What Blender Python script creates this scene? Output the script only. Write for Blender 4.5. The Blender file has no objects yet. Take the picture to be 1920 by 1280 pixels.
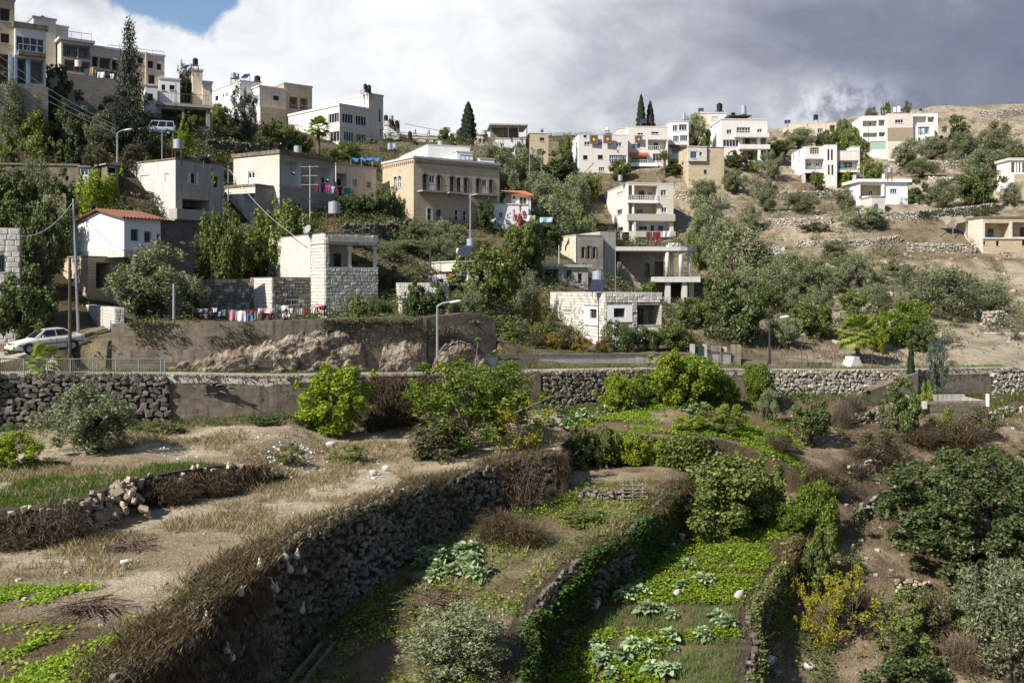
import bpy,bmesh,math,random
import numpy as np
from mathutils import Vector,Matrix,Euler
random.seed(7)
RG = np.random.default_rng(7)
S = bpy.context.scene
COL = S.collection
R = math.radians

# ------------------------------------------------------------------ camera
F,HX,HY,CZ = 1866.67,960.0,540.0,20.0      # focal length in photo pixels, horizon row, eye height
cam_d = bpy.data.cameras.new('camera')
cam_d.lens = 35.0
cam_d.sensor_width = 36.0
cam_d.shift_y = -100.0 / 1920.0
cam_d.clip_start = 0.5
cam_d.clip_end = 3000.0
cam = bpy.data.objects.new('camera',cam_d)
COL.objects.link(cam)
cam.location = (0,0,CZ)
cam.rotation_euler = (R(90),0,0)
S.camera = cam

# ------------------------------------------------------------------ light
SUN_ELEV,SUN_AZ = 39.0,41.0                       # azimuth: degrees in front of due left
SUND = Vector((-math.cos(R(SUN_AZ)) * math.cos(R(SUN_ELEV)),-math.sin(R(SUN_AZ)) * math.cos(R(SUN_ELEV)),math.sin(R(SUN_ELEV))))
sl = bpy.data.lights.new('sun','SUN')
sl.energy = 5.0
sl.angle = R(0.53)
sl.color = (1.0,0.94,0.84)
sun = bpy.data.objects.new('sun',sl)
COL.objects.link(sun)
sun.rotation_euler = SUND.to_track_quat('Z','Y').to_euler()
sun.location = (-60,-60,90)

S.view_settings.view_transform = 'Standard'
S.view_settings.look = 'None'
S.view_settings.gamma = 1.0
S.view_settings.exposure = 0.45
S.view_settings.use_curve_mapping = False
S.cycles.use_denoising = True
S.cycles.max_bounces = 5
S.cycles.diffuse_bounces = 3
S.cycles.glossy_bounces = 1
S.cycles.transmission_bounces = 2
S.cycles.transparent_max_bounces = 6
S.cycles.use_adaptive_sampling = True

class NT:
 """tiny helper to write node trees"""
 def __init__(s,tree):
  s.t = tree
  s.n = tree.nodes
  s.l = tree.links

 def put(s,sock,v):
  if hasattr(v,'is_output') or isinstance(v,bpy.types.NodeSocket):
   s.l.new(v,sock)
  elif v is not None:
   if sock.type == 'RGBA' and len(v) == 3:
    v = (*v,1)
   sock.default_value = v

 def node(s,typ,out=0,props=None,**kw):
  nd = s.n.new(typ)
  for k,v in (props or {}).items():
   setattr(nd,k,v)
  for k,v in kw.items():
   k = k.replace('_',' ')
   s.put(nd.inputs[k],v)
  return nd.outputs[out]

 def m(s,op,a,b=None,c=None,clamp=False):
  nd = s.n.new('ShaderNodeMath')
  nd.operation = op
  nd.use_clamp = clamp
  for i,v in enumerate((a,b,c)):
   if v is not None:
    s.put(nd.inputs[i],v)
  return nd.outputs[0]

 def vm(s,op,a,b=None):
  nd = s.n.new('ShaderNodeVectorMath')
  nd.operation = op
  s.put(nd.inputs[0],a)
  if b is not None:
   s.put(nd.inputs[1],b)
  return nd.outputs[0]

 def mix(s,f,a,b,blend='MIX'):
  nd = s.n.new('ShaderNodeMix')
  nd.data_type = 'RGBA'
  nd.blend_type = blend
  s.put(nd.inputs[0],f)
  s.put(nd.inputs[6],a)
  s.put(nd.inputs[7],b)
  return nd.outputs[2]

 def ramp(s,f,stops,interp='LINEAR'):
  nd = s.n.new('ShaderNodeValToRGB')
  nd.color_ramp.interpolation = interp
  el = nd.color_ramp.elements
  while len(el) < len(stops):
   el.new(0.5)
  for e,(p,c) in zip(el,stops):
   e.position = p
   e.color = (c,c,c,1) if isinstance(c,(int,float)) else (*c,1)
  s.put(nd.inputs[0],f)
  return nd.outputs[0]

 def noise(s,vec,scale,detail=4.0,rough=0.55,out=0,dist=0.0):
  return s.node('ShaderNodeTexNoise',out,Vector=vec,Scale=scale,Detail=detail,Roughness=rough,Distortion=dist)

 def smooth(s,x,a,b):
  nd = s.n.new('ShaderNodeMapRange')
  nd.interpolation_type = 'SMOOTHSTEP'
  s.put(nd.inputs[0],x)
  nd.inputs[1].default_value = a
  nd.inputs[2].default_value = b
  return nd.outputs[0]

# ------------------------------------------------------------------ sky
W = bpy.data.worlds.new('World')
S.world = W
W.cycles.sampling_method = 'MANUAL'
W.cycles.sample_map_resolution = 512
W.use_nodes = True
W.node_tree.nodes.clear()
q = NT(W.node_tree)
SKY_STRENGTH = 0.105
sky = q.node('ShaderNodeTexSky',0,dict(sky_type='NISHITA',sun_disc=False,sun_elevation=R(SUN_ELEV),
    sun_rotation=R(180 + 90 - SUN_AZ),altitude=700.0,air_density=1.0,dust_density=0.6,ozone_density=1.6))
dirv = q.vm('NORMALIZE',q.node('ShaderNodeTexCoord',0))
sx = q.n.new('ShaderNodeSeparateXYZ')
q.l.new(dirv,sx.inputs[0])
az = q.m('ARCTAN2',sx.outputs[0],sx.outputs[1])
el = q.m('ARCSINE',sx.outputs[2])
nz = q.m('SUBTRACT',q.noise(dirv,9.0,9.0,0.55),0.5)
nzl = q.m('SUBTRACT',q.noise(dirv,2.6,4.0,0.5),0.5)
nzb = q.m('SUBTRACT',q.noise(q.vm('MULTIPLY',dirv,(1,1,1.7)),5.0,6.0,0.6,0,0.3),0.5)
# clear wedge between the white cumulus and the grey sheet
sL = q.m('ADD',q.m('MULTIPLY',q.m('ADD',az,0.400),0.406),q.m('MULTIPLY',q.m('SUBTRACT',el,0.262),0.914))
sR = q.m('ADD',q.m('MULTIPLY',q.m('ADD',az,0.250),-0.909),q.m('MULTIPLY',q.m('SUBTRACT',el,0.273),0.416))
hole = q.m('MINIMUM',sL,sR)
hole = q.m('ADD',hole,q.m('ADD',q.m('MULTIPLY',nz,0.10),q.m('MULTIPLY',q.m('SUBTRACT',q.noise(dirv,28.0,6.0,0.6),0.5),0.035)))
hole = q.smooth(hole,0.004,0.016)
sdn = q.n.new('ShaderNodeVectorMath')
sdn.operation = 'DOT_PRODUCT'
q.l.new(dirv,sdn.inputs[0])
sdn.inputs[1].default_value = tuple(SUND)
# the sun is out, so the sky round it is open
holes2 = q.smooth(q.m('ADD',q.m('ADD',q.noise(dirv,3.1,5.0,0.5),q.m('MULTIPLY',el,0.10)),q.m('MULTIPLY',sdn.outputs['Value'],0.34)),0.66,0.76)
clear = q.m('MAXIMUM',hole,holes2)
# cloud tone: white towards the sun side, slate towards the far right
tone = q.m('ADD',az,q.m('ADD',q.m('MULTIPLY',nzl,0.55),q.m('MULTIPLY',nzb,0.85)))
tone = q.m('ADD',tone,q.m('MULTIPLY',q.m('SUBTRACT',el,0.2),-0.10))
tone = q.m('MULTIPLY',q.m('ADD',tone,1.0),0.5)
ccol = q.ramp(tone,[(0.0,(0.13,0.15,0.19)),(0.20,(0.34,0.37,0.42)),(0.29,(0.50,0.53,0.58)),(0.335,(0.70,0.715,0.73)),
      (0.43,(0.68,0.69,0.705)),(0.50,(0.54,0.555,0.585)),(0.57,(0.37,0.39,0.44)),(0.64,(0.26,0.28,0.335)),
      (0.70,(0.175,0.195,0.262)),(0.80,(0.135,0.158,0.232)),(0.90,(0.10,0.12,0.19)),(1.0,(0.085,0.10,0.15))])
edge = q.m('ADD',1.0,q.m('MULTIPLY',q.m('SUBTRACT',q.noise(q.vm('MULTIPLY',dirv,(1,1,1.6)),11.0,9.0,0.6,0,0.9),0.5),0.55))
# sunlit puff low over the ridge
pa,pe = q.m('DIVIDE',q.m('SUBTRACT',az,0.305),0.055),q.m('DIVIDE',q.m('SUBTRACT',el,0.170),0.024)
puff = q.m('ADD',q.m('MULTIPLY',pa,pa),q.m('MULTIPLY',pe,pe))
puff = q.m('MULTIPLY',q.m('POWER',2.718,q.m('MULTIPLY',puff,-1.0)),q.smooth(q.noise(dirv,34.0,7.0,0.6),0.38,0.62))
ccol = q.mix(puff,ccol,(0.66,0.68,0.72))
ccol = q.mix(1.0,ccol,q.node('ShaderNodeCombineColor',0,Red=edge,Green=edge,Blue=edge),'MULTIPLY')
k = 1.0 / SKY_STRENGTH
cl10 = q.mix(1.0,ccol,(k,k,k),'MULTIPLY')
nd = cl10.node
nd.clamp_result = False
fin = q.mix(clear,cl10,q.mix(1.0,sky,(1.0,1.0,1.0),'MULTIPLY'))
bg = q.node('ShaderNodeBackground',0,Color=fin,Strength=SKY_STRENGTH)
wo = q.n.new('ShaderNodeOutputWorld')
q.l.new(bg,wo.inputs[0])

# ------------------------------------------------------------------ helpers
def P(px,py,d):
 return Vector(((px - HX) / F * d,d,CZ + (HY - py) / F * d))

def tag(o,label=None,cat=None,group=None,kind=None):
 if label: o['label'] = label
 if cat: o['category'] = cat
 if group: o['group'] = group
 if kind: o['kind'] = kind
 return o

def empty(name,loc=(0,0,0),rz=0.0,parent=None):
 o = bpy.data.objects.new(name,None)
 o.empty_display_size = 0.3
 COL.objects.link(o)
 o.location = loc
 o.rotation_euler = (0,0,rz)
 o.parent = parent
 return o

def thing(name,label,cat,loc=(0,0,0),rz=0.0,group=None):
 return tag(empty(name,loc,rz),label,cat,group)

def link(name,me,parent=None,mat=None):
 if mat is not None and not me.materials:
  me.materials.append(mat)
 o = bpy.data.objects.new(name,me)
 COL.objects.link(o)
 o.parent = parent
 return o

def copy_tree(o,parent=None):
 c = o.copy()
 COL.objects.link(c)
 c.parent = parent
 for ch in o.children:
  copy_tree(ch,c)
 return c

ORD = ('first second third fourth fifth sixth seventh eighth ninth tenth eleventh twelfth thirteenth fourteenth fifteenth sixteenth '
  'seventeenth eighteenth nineteenth twentieth twenty-first twenty-second twenty-third twenty-fourth twenty-fifth twenty-sixth '
  'twenty-seventh twenty-eighth twenty-ninth thirtieth thirty-first thirty-second thirty-third thirty-fourth thirty-fifth '
  'thirty-sixth thirty-seventh thirty-eighth thirty-ninth fortieth').split()

class MB:
 """collects faces; build() links them as ONE mesh object"""
 def __init__(s):
  s.v = []
  s.f = []
  s.uv = {}

 def quad(s,a,b,c,d,uv=None):
  i = len(s.v)
  s.v += [tuple(a),tuple(b),tuple(c),tuple(d)]
  s.f.append((i,i + 1,i + 2,i + 3))
  if uv:
   s.uv[len(s.f) - 1] = uv
  return s

 def poly(s,pts):
  i = len(s.v)
  s.v += [tuple(p) for p in pts]
  s.f.append(tuple(range(i,i + len(pts))))
  return s

 def box(s,x0,x1,y0,y1,z0,z1):
  if x0 > x1: x0,x1 = x1,x0
  if y0 > y1: y0,y1 = y1,y0
  if z0 > z1: z0,z1 = z1,z0
  i = len(s.v)
  s.v += [(x0,y0,z0),(x1,y0,z0),(x1,y1,z0),(x0,y1,z0),(x0,y0,z1),(x1,y0,z1),(x1,y1,z1),(x0,y1,z1)]
  for f in ((0,3,2,1),(4,5,6,7),(0,1,5,4),(1,2,6,5),(2,3,7,6),(3,0,4,7)):
   s.f.append(tuple(i + k for k in f))
  return s

 def cyl(s,p0,p1,r0,r1=None,n=10,caps=True):
  return s.tube([p0,p1],[r0,r0 if r1 is None else r1],n,caps)

 def tube(s,pts,rad,n=8,caps=True):
  pts = [Vector(p) for p in pts]
  if isinstance(rad,(int,float)):
   rad = [rad] * len(pts)
  i0 = len(s.v)
  for j,p in enumerate(pts):
   t = (pts[min(j + 1,len(pts) - 1)] - pts[max(j - 1,0)])
   t = t.normalized() if t.length > 1e-9 else Vector((0,0,1))
   a = t.cross(Vector((0,0,1)) if abs(t.z) < 0.9 else Vector((1,0,0))).normalized()
   b = t.cross(a)
   for k in range(n):
    an = 2 * math.pi * k / n
    s.v.append(tuple(p + (a * math.cos(an) + b * math.sin(an)) * rad[j]))
  for j in range(len(pts) - 1):
   for k in range(n):
    k2 = (k + 1) % n
    s.f.append((i0 + j * n + k,i0 + j * n + k2,i0 + (j + 1) * n + k2,i0 + (j + 1) * n + k))
  if caps:
   s.f.append(tuple(i0 + k for k in range(n - 1,-1,-1)))
   s.f.append(tuple(i0 + (len(pts) - 1) * n + k for k in range(n)))
  return s

 def lathe(s,prof,n=16,c=(0,0,0)):
  i0 = len(s.v)
  for r,z in prof:
   for k in range(n):
    an = 2 * math.pi * k / n
    s.v.append((c[0] + r * math.cos(an),c[1] + r * math.sin(an),c[2] + z))
  for j in range(len(prof) - 1):
   for k in range(n):
    k2 = (k + 1) % n
    s.f.append((i0 + j * n + k,i0 + j * n + k2,i0 + (j + 1) * n + k2,i0 + (j + 1) * n + k))
  s.f.append(tuple(i0 + k for k in range(n - 1,-1,-1)))
  s.f.append(tuple(i0 + (len(prof) - 1) * n + k for k in range(n)))
  return s

 def mesh(s,name,mat=None,smooth=False):
  me = bpy.data.meshes.new(name)
  me.from_pydata(s.v,[],s.f)
  if s.uv:
   ul = me.uv_layers.new(name='UVMap')
   for p in me.polygons:
    u = s.uv.get(p.index)
    if u:
     for li,c in zip(p.loop_indices,u):
      ul.data[li].uv = c
  if mat:
   me.materials.append(mat)
  if smooth:
   me.polygons.foreach_set('use_smooth',[True] * len(me.polygons))
  me.update()
  return me

 def build(s,name,mat,parent=None,smooth=False):
  return link(name,s.mesh(name,mat,smooth),parent)

def np_mesh(name,verts,faces,mat=None,smooth=False,colors=None):
 """verts (N,3), faces (M,k) all the same size"""
 me = bpy.data.meshes.new(name)
 verts = np.asarray(verts,np.float32)
 faces = np.asarray(faces,np.int32)
 M,kk = faces.shape
 me.vertices.add(len(verts))
 me.vertices.foreach_set('co',verts.ravel())
 me.loops.add(M * kk)
 me.loops.foreach_set('vertex_index',faces.ravel())
 me.polygons.add(M)
 me.polygons.foreach_set('loop_start',np.arange(0,M * kk,kk,dtype=np.int32))
 me.polygons.foreach_set('use_smooth',np.full(M,bool(smooth)))
 me.update(calc_edges=True)
 if colors is not None:
  ca = me.color_attributes.new('Col','FLOAT_COLOR','POINT')
  c4 = np.ones((len(verts),4),np.float32)
  c4[:,:3] = colors
  ca.data.foreach_set('color',c4.ravel())
 if mat:
  me.materials.append(mat)
 return me

def merged(name,protos,xf,mat,parent=None,kind=None):
 """protos: list of (verts, tri faces); xf: list of (proto index, 4x4) -> one mesh object"""
 V,Fc,n = [],[],0
 for pi,m in xf:
  v,f = protos[pi]
  m = np.array(m)
  V.append(v @ m[:3,:3].T + m[:3,3])
  Fc.append(f + n)
  n += len(v)
 if not V:
  return None
 o = link(name,np_mesh(name,np.vstack(V),np.vstack(Fc),mat),parent)
 return tag(o,kind=kind)

# ------------------------------------------------------------------ materials
MAT = {}

def new_mat(name):
 m = bpy.data.materials.new(name)
 m.use_nodes = True
 m.node_tree.nodes.clear()
 t = NT(m.node_tree)
 return m,t

def finish(t,m,col,rough=0.9,bump=None,bstr=0.3,bdist=0.02,metal=0.0,spec=0.3,**kw):
 nrm = None
 if bump is not None:
  nrm = t.node('ShaderNodeBump',0,Strength=bstr,Distance=bdist,Height=bump)
 b = t.n.new('ShaderNodeBsdfPrincipled')
 t.put(b.inputs['Base Color'],col)
 t.put(b.inputs['Roughness'],rough)
 t.put(b.inputs['Metallic'],metal)
 t.put(b.inputs['Specular IOR Level'],spec)
 if nrm is not None:
  t.l.new(nrm,b.inputs['Normal'])
 for kx,v in kw.items():
  t.put(b.inputs[kx.replace('_',' ')],v)
 o = t.n.new('ShaderNodeOutputMaterial')
 t.l.new(b.outputs[0],o.inputs[0])
 return m

def c3(c,f):
 return tuple(x * f for x in c)

def plain(name,c,var=0.25,scale=1.5,rough=0.85,bump=0.25,bscale=14.0,dark=None,streak=0.0,metal=0.0,spec=0.3,c2=None):
 """mottled surface: two noise scales, optional vertical grime streaks"""
 m,t = new_mat(name)
 co = t.node('ShaderNodeTexCoord',3)
 inf = t.node('ShaderNodeObjectInfo',5)
 co = t.vm('ADD',co,t.node('ShaderNodeCombineXYZ',0,X=t.m('MULTIPLY',inf,37.0),Y=t.m('MULTIPLY',inf,11.0)))
 n1 = t.noise(co,scale,6.0,0.6)
 n2 = t.noise(co,scale * 7,4.0,0.6)
 f = t.m('ADD',t.m('MULTIPLY',n1,0.65),t.m('MULTIPLY',n2,0.35))
 f = t.smooth(f,0.32,0.68)
 col = t.mix(f,c3(c2,1.0) if c2 else c3(c,1 - var),c3(c,1 + var * 0.35))
 if streak > 0:
  sv = t.vm('MULTIPLY',co,(3.0,3.0,0.18))
  st = t.smooth(t.m('MULTIPLY',t.noise(sv,1.0,5.0,0.65),t.m('ADD',n1,0.55)),0.52,0.78)
  col = t.mix(t.m('MULTIPLY',st,streak),col,dark or c3(c,0.35))
 bb = t.noise(co,bscale,5.0,0.6)
 MAT[name] = finish(t,m,col,rough,bb,bump,0.03,metal,spec)
 return MAT[name]

def blockwork(name,c,c2,mortar,bw=0.5,rh=0.26,msz=0.012,stain=0.35,dark=(0.05,0.045,0.04),rough=0.9,bump=0.8):
 """coursed stone on UV (metres), with weathering"""
 m,t = new_mat(name)
 uv = t.node('ShaderNodeUVMap',0)
 br = t.n.new('ShaderNodeTexBrick')
 wob = t.noise(uv,1.3,3.0,0.5,1)
 vec = t.vm('ADD',uv,t.vm('MULTIPLY',t.vm('SUBTRACT',wob,(0.5,0.5,0.5)),(0.06,0.04,0.0)))
 t.put(br.inputs['Vector'],vec)
 t.put(br.inputs['Color1'],c)
 t.put(br.inputs['Color2'],c2)
 t.put(br.inputs['Mortar'],mortar)
 br.inputs['Scale'].default_value = 1.0
 br.inputs['Mortar Size'].default_value = msz
 br.inputs['Mortar Smooth'].default_value = 0.4
 br.inputs['Bias'].default_value = 0.0
 br.inputs['Brick Width'].default_value = bw
 br.inputs['Row Height'].default_value = rh
 co = t.node('ShaderNodeTexCoord',3)
 n1 = t.noise(co,0.5,6.0,0.65)
 n2 = t.noise(co,6.0,5.0,0.65)
 f = t.smooth(t.m('ADD',t.m('MULTIPLY',n1,0.6),t.m('MULTIPLY',n2,0.4)),0.44,0.66)
 col = t.mix(t.m('MULTIPLY',f,stain),br.outputs[0],dark)
 col = t.mix(t.m('MULTIPLY',t.smooth(n2,0.4,0.7),0.25),col,c3(c,1.15))
 hgt = t.m('ADD',t.m('MULTIPLY',t.m('SUBTRACT',1.0,br.outputs[1]),0.7),t.m('MULTIPLY',t.noise(co,9.0,5.0,0.65),0.6))
 MAT[name] = finish(t,m,col,rough,hgt,bump,0.06,0.0,0.2)
 return MAT[name]

def leafmat(name,ca,cb,cc=None,trans=0.28,rough=0.55,objvar=0.35):
 m,t = new_mat(name)
 g_ = 1.0 if 'grass' in name or 'twig' in name else 1.22
 ca,cb,cc = [c and (c[0] * g_ * 1.03,c[1] * g_,c[2] * g_ * 0.9) for c in (ca,cb,cc)]
 rnd = t.n.new('ShaderNodeNewGeometry').outputs['Random Per Island']
 inf = t.node('ShaderNodeObjectInfo',5)
 col = t.mix(rnd,ca,cb)
 if cc:
  col = t.mix(t.smooth(t.m('FRACT',t.m('MULTIPLY',rnd,17.31)),0.80,0.95),col,cc)
 f = t.m('ADD',1.0 - objvar * 0.5,t.m('MULTIPLY',inf,objvar))
 col = t.mix(1.0,col,t.node('ShaderNodeCombineColor',0,Red=f,Green=f,Blue=f),'MULTIPLY')
 b = t.n.new('ShaderNodeBsdfPrincipled')
 t.put(b.inputs['Base Color'],col)
 b.inputs['Roughness'].default_value = rough
 b.inputs['Specular IOR Level'].default_value = 0.35
 tr = t.n.new('ShaderNodeBsdfTranslucent')
 t.l.new(t.mix(1.0,col,(1.1,1.25,0.6),'MULTIPLY'),tr.inputs[0])
 mx = t.n.new('ShaderNodeMixShader')
 mx.inputs[0].default_value = trans
 t.l.new(b.outputs[0],mx.inputs[1])
 t.l.new(tr.outputs[0],mx.inputs[2])
 o = t.n.new('ShaderNodeOutputMaterial')
 t.l.new(mx.outputs[0],o.inputs[0])
 MAT[name] = m
 return m

# walls
plain('plaster_white',(0.74,0.72,0.68),0.10,0.6,streak=0.35,dark=(0.36,0.34,0.31),bump=0.12)
plain('plaster_pink',(0.70,0.65,0.60),0.10,0.6,streak=0.35,dark=(0.36,0.33,0.30),bump=0.12)  # grazing light on white fronts, put into the plaster colour
plain('paint_white',(0.82,0.82,0.81),0.05,0.5,streak=0.12,dark=(0.5,0.5,0.5),bump=0.06)
plain('plaster_cream',(0.66,0.575,0.45),0.16,0.7,streak=0.4,dark=(0.26,0.22,0.17),bump=0.15)
plain('plaster_ochre',(0.52,0.43,0.28),0.16,0.7,streak=0.45,dark=(0.2,0.17,0.12),bump=0.15)
plain('concrete_grey',(0.44,0.42,0.38),0.22,0.8,streak=0.7,dark=(0.13,0.12,0.105),bump=0.25)
plain('concrete_dark',(0.255,0.208,0.160),0.42,0.38,c2=(0.115,0.09,0.066),streak=0.8,dark=(0.06,0.055,0.045),bump=0.4)
plain('concrete_pale',(0.62,0.595,0.54),0.2,0.8,streak=0.5,dark=(0.2,0.185,0.16),bump=0.2)
plain('slab',(0.62,0.60,0.56),0.15,0.8,streak=0.45,dark=(0.2,0.18,0.16),bump=0.15)
blockwork('stone_white',(0.74,0.69,0.60),(0.64,0.59,0.51),(0.36,0.32,0.27),0.55,0.27,stain=0.3)
blockwork('stone_honey',(0.63,0.52,0.365),(0.53,0.43,0.30),(0.30,0.245,0.175),0.5,0.25,stain=0.28,dark=(0.14,0.11,0.08))
blockwork('stone_black',(0.17,0.155,0.135),(0.10,0.095,0.085),(0.05,0.045,0.04),0.5,0.27,stain=0.55)
blockwork('stone_grey',(0.44,0.40,0.335),(0.33,0.30,0.25),(0.15,0.135,0.11),0.5,0.27,stain=0.45)
blockwork('stone_clad',(0.66,0.61,0.53),(0.60,0.55,0.48),(0.48,0.44,0.38),0.7,0.3,0.008,stain=0.1,bump=0.3)
plain('block_pale',(0.74,0.70,0.625),0.26,1.3,streak=0.45,dark=(0.17,0.15,0.13),bump=0.6,bscale=7)
plain('block_mid',(0.56,0.52,0.45),0.35,1.1,streak=0.6,dark=(0.12,0.11,0.095),bump=0.6,bscale=7)
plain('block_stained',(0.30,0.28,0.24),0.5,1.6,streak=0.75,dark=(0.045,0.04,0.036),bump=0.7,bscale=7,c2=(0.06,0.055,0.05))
plain('mortar',(0.17,0.155,0.13),0.3,2.0)
plain('mortar_dark',(0.065,0.052,0.038),0.3,2.0)
plain('mortar_pale',(0.36,0.335,0.29),0.3,2.0)
# joinery and metal
plain('frame_white',(0.78,0.78,0.77),0.05,2.0,0.5,bump=0.02)
plain('frame_dark',(0.05,0.045,0.04),0.2,2.0,0.5,bump=0.05)
plain('frame_brown',(0.10,0.055,0.035),0.2,2.0,0.6,bump=0.1)
plain('shutter_white',(0.66,0.65,0.62),0.08,2.0,0.6,bump=0.05)
plain('door_blue',(0.06,0.19,0.32),0.2,2.0,0.5,bump=0.05)
plain('door_pale_blue',(0.19,0.30,0.36),0.2,2.0,0.6,bump=0.05)
plain('door_teal',(0.10,0.36,0.31),0.15,2.0,0.5,bump=0.05)
plain('door_green',(0.035,0.07,0.055),0.15,2.0,0.5,bump=0.05)
plain('door_mint',(0.36,0.52,0.38),0.1,2.0,0.5,bump=0.05)
plain('pillar_blue',(0.30,0.42,0.58),0.15,2.0,0.7,bump=0.1)
plain('rail_metal',(0.20,0.20,0.20),0.2,4.0,0.5,metal=0.5)
plain('rail_white',(0.62,0.61,0.58),0.1,4.0,0.6)
plain('galvanised',(0.42,0.47,0.51),0.15,1.5,0.45,streak=0.3,metal=0.35,dark=(0.2,0.21,0.22))
plain('tank_black',(0.015,0.016,0.019),0.2,2.0,0.45)
plain('tank_white',(0.72,0.73,0.74),0.08,2.0,0.5)
plain('dish_grey',(0.30,0.31,0.32),0.15,2.0,0.6)
plain('dish_dark',(0.025,0.026,0.03),0.15,2.0,0.6)
plain('rust',(0.17,0.075,0.04),0.4,3.0,0.85,c2=(0.07,0.045,0.035))
plain('pole_wood',(0.10,0.075,0.055),0.3,3.0,0.9,streak=0.5)
plain('pole_metal',(0.30,0.33,0.35),0.15,3.0,0.5,metal=0.3,streak=0.3)
plain('lamp_white',(0.75,0.75,0.73),0.05,3.0,0.4)
plain('wire',(0.35,0.35,0.36),0.1,3.0,0.6)
plain('wire_dark',(0.05,0.05,0.05),0.1,3.0,0.6)
plain('solar',(0.03,0.04,0.06),0.2,3.0,0.2,bump=0.0,spec=0.6)
plain('tile_red',(0.24,0.095,0.06),0.4,3.0,0.85,c2=(0.13,0.07,0.05))
plain('tile_orange',(0.50,0.17,0.07),0.25,3.0,0.85)
plain('glass',(0.018,0.022,0.027),0.3,1.0,0.12,bump=0.0,spec=0.6)
plain('glass_blue',(0.05,0.09,0.13),0.3,1.0,0.12,bump=0.0,spec=0.6)
plain('void',(0.012,0.011,0.010),0.2,1.0,0.95)  # flat near-black tone standing in for unlit depth
plain('tarp',(0.30,0.26,0.19),0.2,1.5,0.9)
plain('tarp_blue',(0.05,0.15,0.42),0.2,1.5,0.7)
plain('sack',(0.52,0.51,0.49),0.35,4.0,0.7,bump=0.5,bscale=9)
plain('gourd',(0.60,0.58,0.42),0.12,4.0,0.5,bump=0.1)
plain('wood_old',(0.28,0.24,0.19),0.3,5.0,0.9)
plain('twig',(0.16,0.115,0.08),0.4,5.0,0.95)
plain('bark',(0.085,0.065,0.05),0.4,4.0,0.95,bump=0.8)
plain('bark_pale',(0.25,0.20,0.15),0.3,4.0,0.95,bump=0.8)
plain('bark_palm',(0.16,0.12,0.085),0.4,6.0,0.95,bump=0.8)
plain('skin',(0.36,0.22,0.15),0.05,3.0,0.6)
plain('hair',(0.02,0.015,0.012),0.1,3.0,0.7)
plain('car_white',(0.70,0.69,0.64),0.04,1.0,0.3,bump=0.0,spec=0.6)
plain('car_silver',(0.42,0.50,0.53),0.04,1.0,0.3,bump=0.0,spec=0.6)
plain('tyre',(0.02,0.02,0.02),0.1,3.0,0.9)
plain('plate_yellow',(0.72,0.50,0.04),0.04,3.0,0.6)
plain('headlight',(0.45,0.46,0.46),0.05,3.0,0.15,bump=0,spec=0.7)
plain('bag_trash',(0.62,0.62,0.62),0.3,8.0,0.7)
m,t = new_mat('rock')
co = t.node('ShaderNodeTexCoord',3)
n1 = t.noise(co,1.1,8.0,0.65)
wv = t.vm('ADD',co,t.vm('MULTIPLY',t.noise(co,1.5,4.0,0.6,1),(0.9,0.9,0.9)))
vd = t.n.new('ShaderNodeTexVoronoi')
vd.feature = 'DISTANCE_TO_EDGE'
vd.inputs['Scale'].default_value = 0.55
t.l.new(wv,vd.inputs['Vector'])
crk = t.m('ADD',0.45,t.m('MULTIPLY',t.smooth(vd.outputs['Distance'],0.0,0.05),0.55))
col = t.mix(t.smooth(n1,0.36,0.62),(0.20,0.155,0.11),(0.47,0.40,0.31))
col = t.mix(t.m('MULTIPLY',t.smooth(t.noise(co,0.6,5.0,0.7),0.52,0.66),0.75),col,(0.055,0.046,0.036))
col = t.mix(crk,(0.06,0.048,0.036),col)
MAT['rock'] = finish(t,m,col,0.95,t.m('ADD',t.noise(co,3.0,8.0,0.7),t.m('MULTIPLY',crk,0.5)),1.0,0.25,0,0.1)
for nm,cc in (('rubble',(0.25,0.22,0.175)),('rubble_pale',(0.44,0.395,0.32)),('rubble_dark',(0.165,0.148,0.125)),('rubble_honey',(0.46,0.385,0.285))):  # rubble and rubble_dark toned down for walls lying in shade
 m,t = new_mat(nm)
 co = t.node('ShaderNodeTexCoord',3)
 inf = t.node('ShaderNodeObjectInfo',5)
 isl = t.n.new('ShaderNodeNewGeometry').outputs['Random Per Island']
 rr = t.m('FRACT',t.m('ADD',inf,isl))
 n1 = t.noise(co,2.2,5.0,0.65)
 col = t.mix(rr,c3(cc,0.62),c3(cc,1.28))
 col = t.mix(t.m('MULTIPLY',t.smooth(n1,0.5,0.72),0.65),col,c3(cc,0.22))
 MAT[nm] = finish(t,m,col,0.95,t.noise(co,5.0,5.0,0.6),0.6,0.05,0,0.15)

# foliage
leafmat('leaf_olive',(0.088,0.108,0.055),(0.195,0.218,0.128),(0.31,0.32,0.22),0.2)
leafmat('leaf_citrus',(0.050,0.105,0.014),(0.150,0.215,0.026),(0.30,0.31,0.035),0.32)
leafmat('leaf_lime',(0.115,0.185,0.018),(0.235,0.285,0.030),(0.36,0.34,0.04),0.36)
leafmat('leaf_dark',(0.040,0.062,0.022),(0.110,0.138,0.050),(0.18,0.21,0.085),0.26)
leafmat('leaf_mid',(0.070,0.100,0.026),(0.175,0.210,0.060),(0.28,0.28,0.10),0.3)
leafmat('leaf_scrub',(0.050,0.058,0.028),(0.115,0.110,0.058),(0.19,0.16,0.09),0.2)
leafmat('leaf_conifer',(0.010,0.019,0.013),(0.030,0.042,0.025),None,0.1)
leafmat('leaf_cypress',(0.012,0.025,0.013),(0.036,0.052,0.024),None,0.1)
leafmat('leaf_cedar',(0.035,0.055,0.040),(0.080,0.105,0.075),None,0.1)
leafmat('leaf_palm',(0.12,0.175,0.03),(0.25,0.30,0.06),(0.36,0.33,0.12),0.3)
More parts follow.
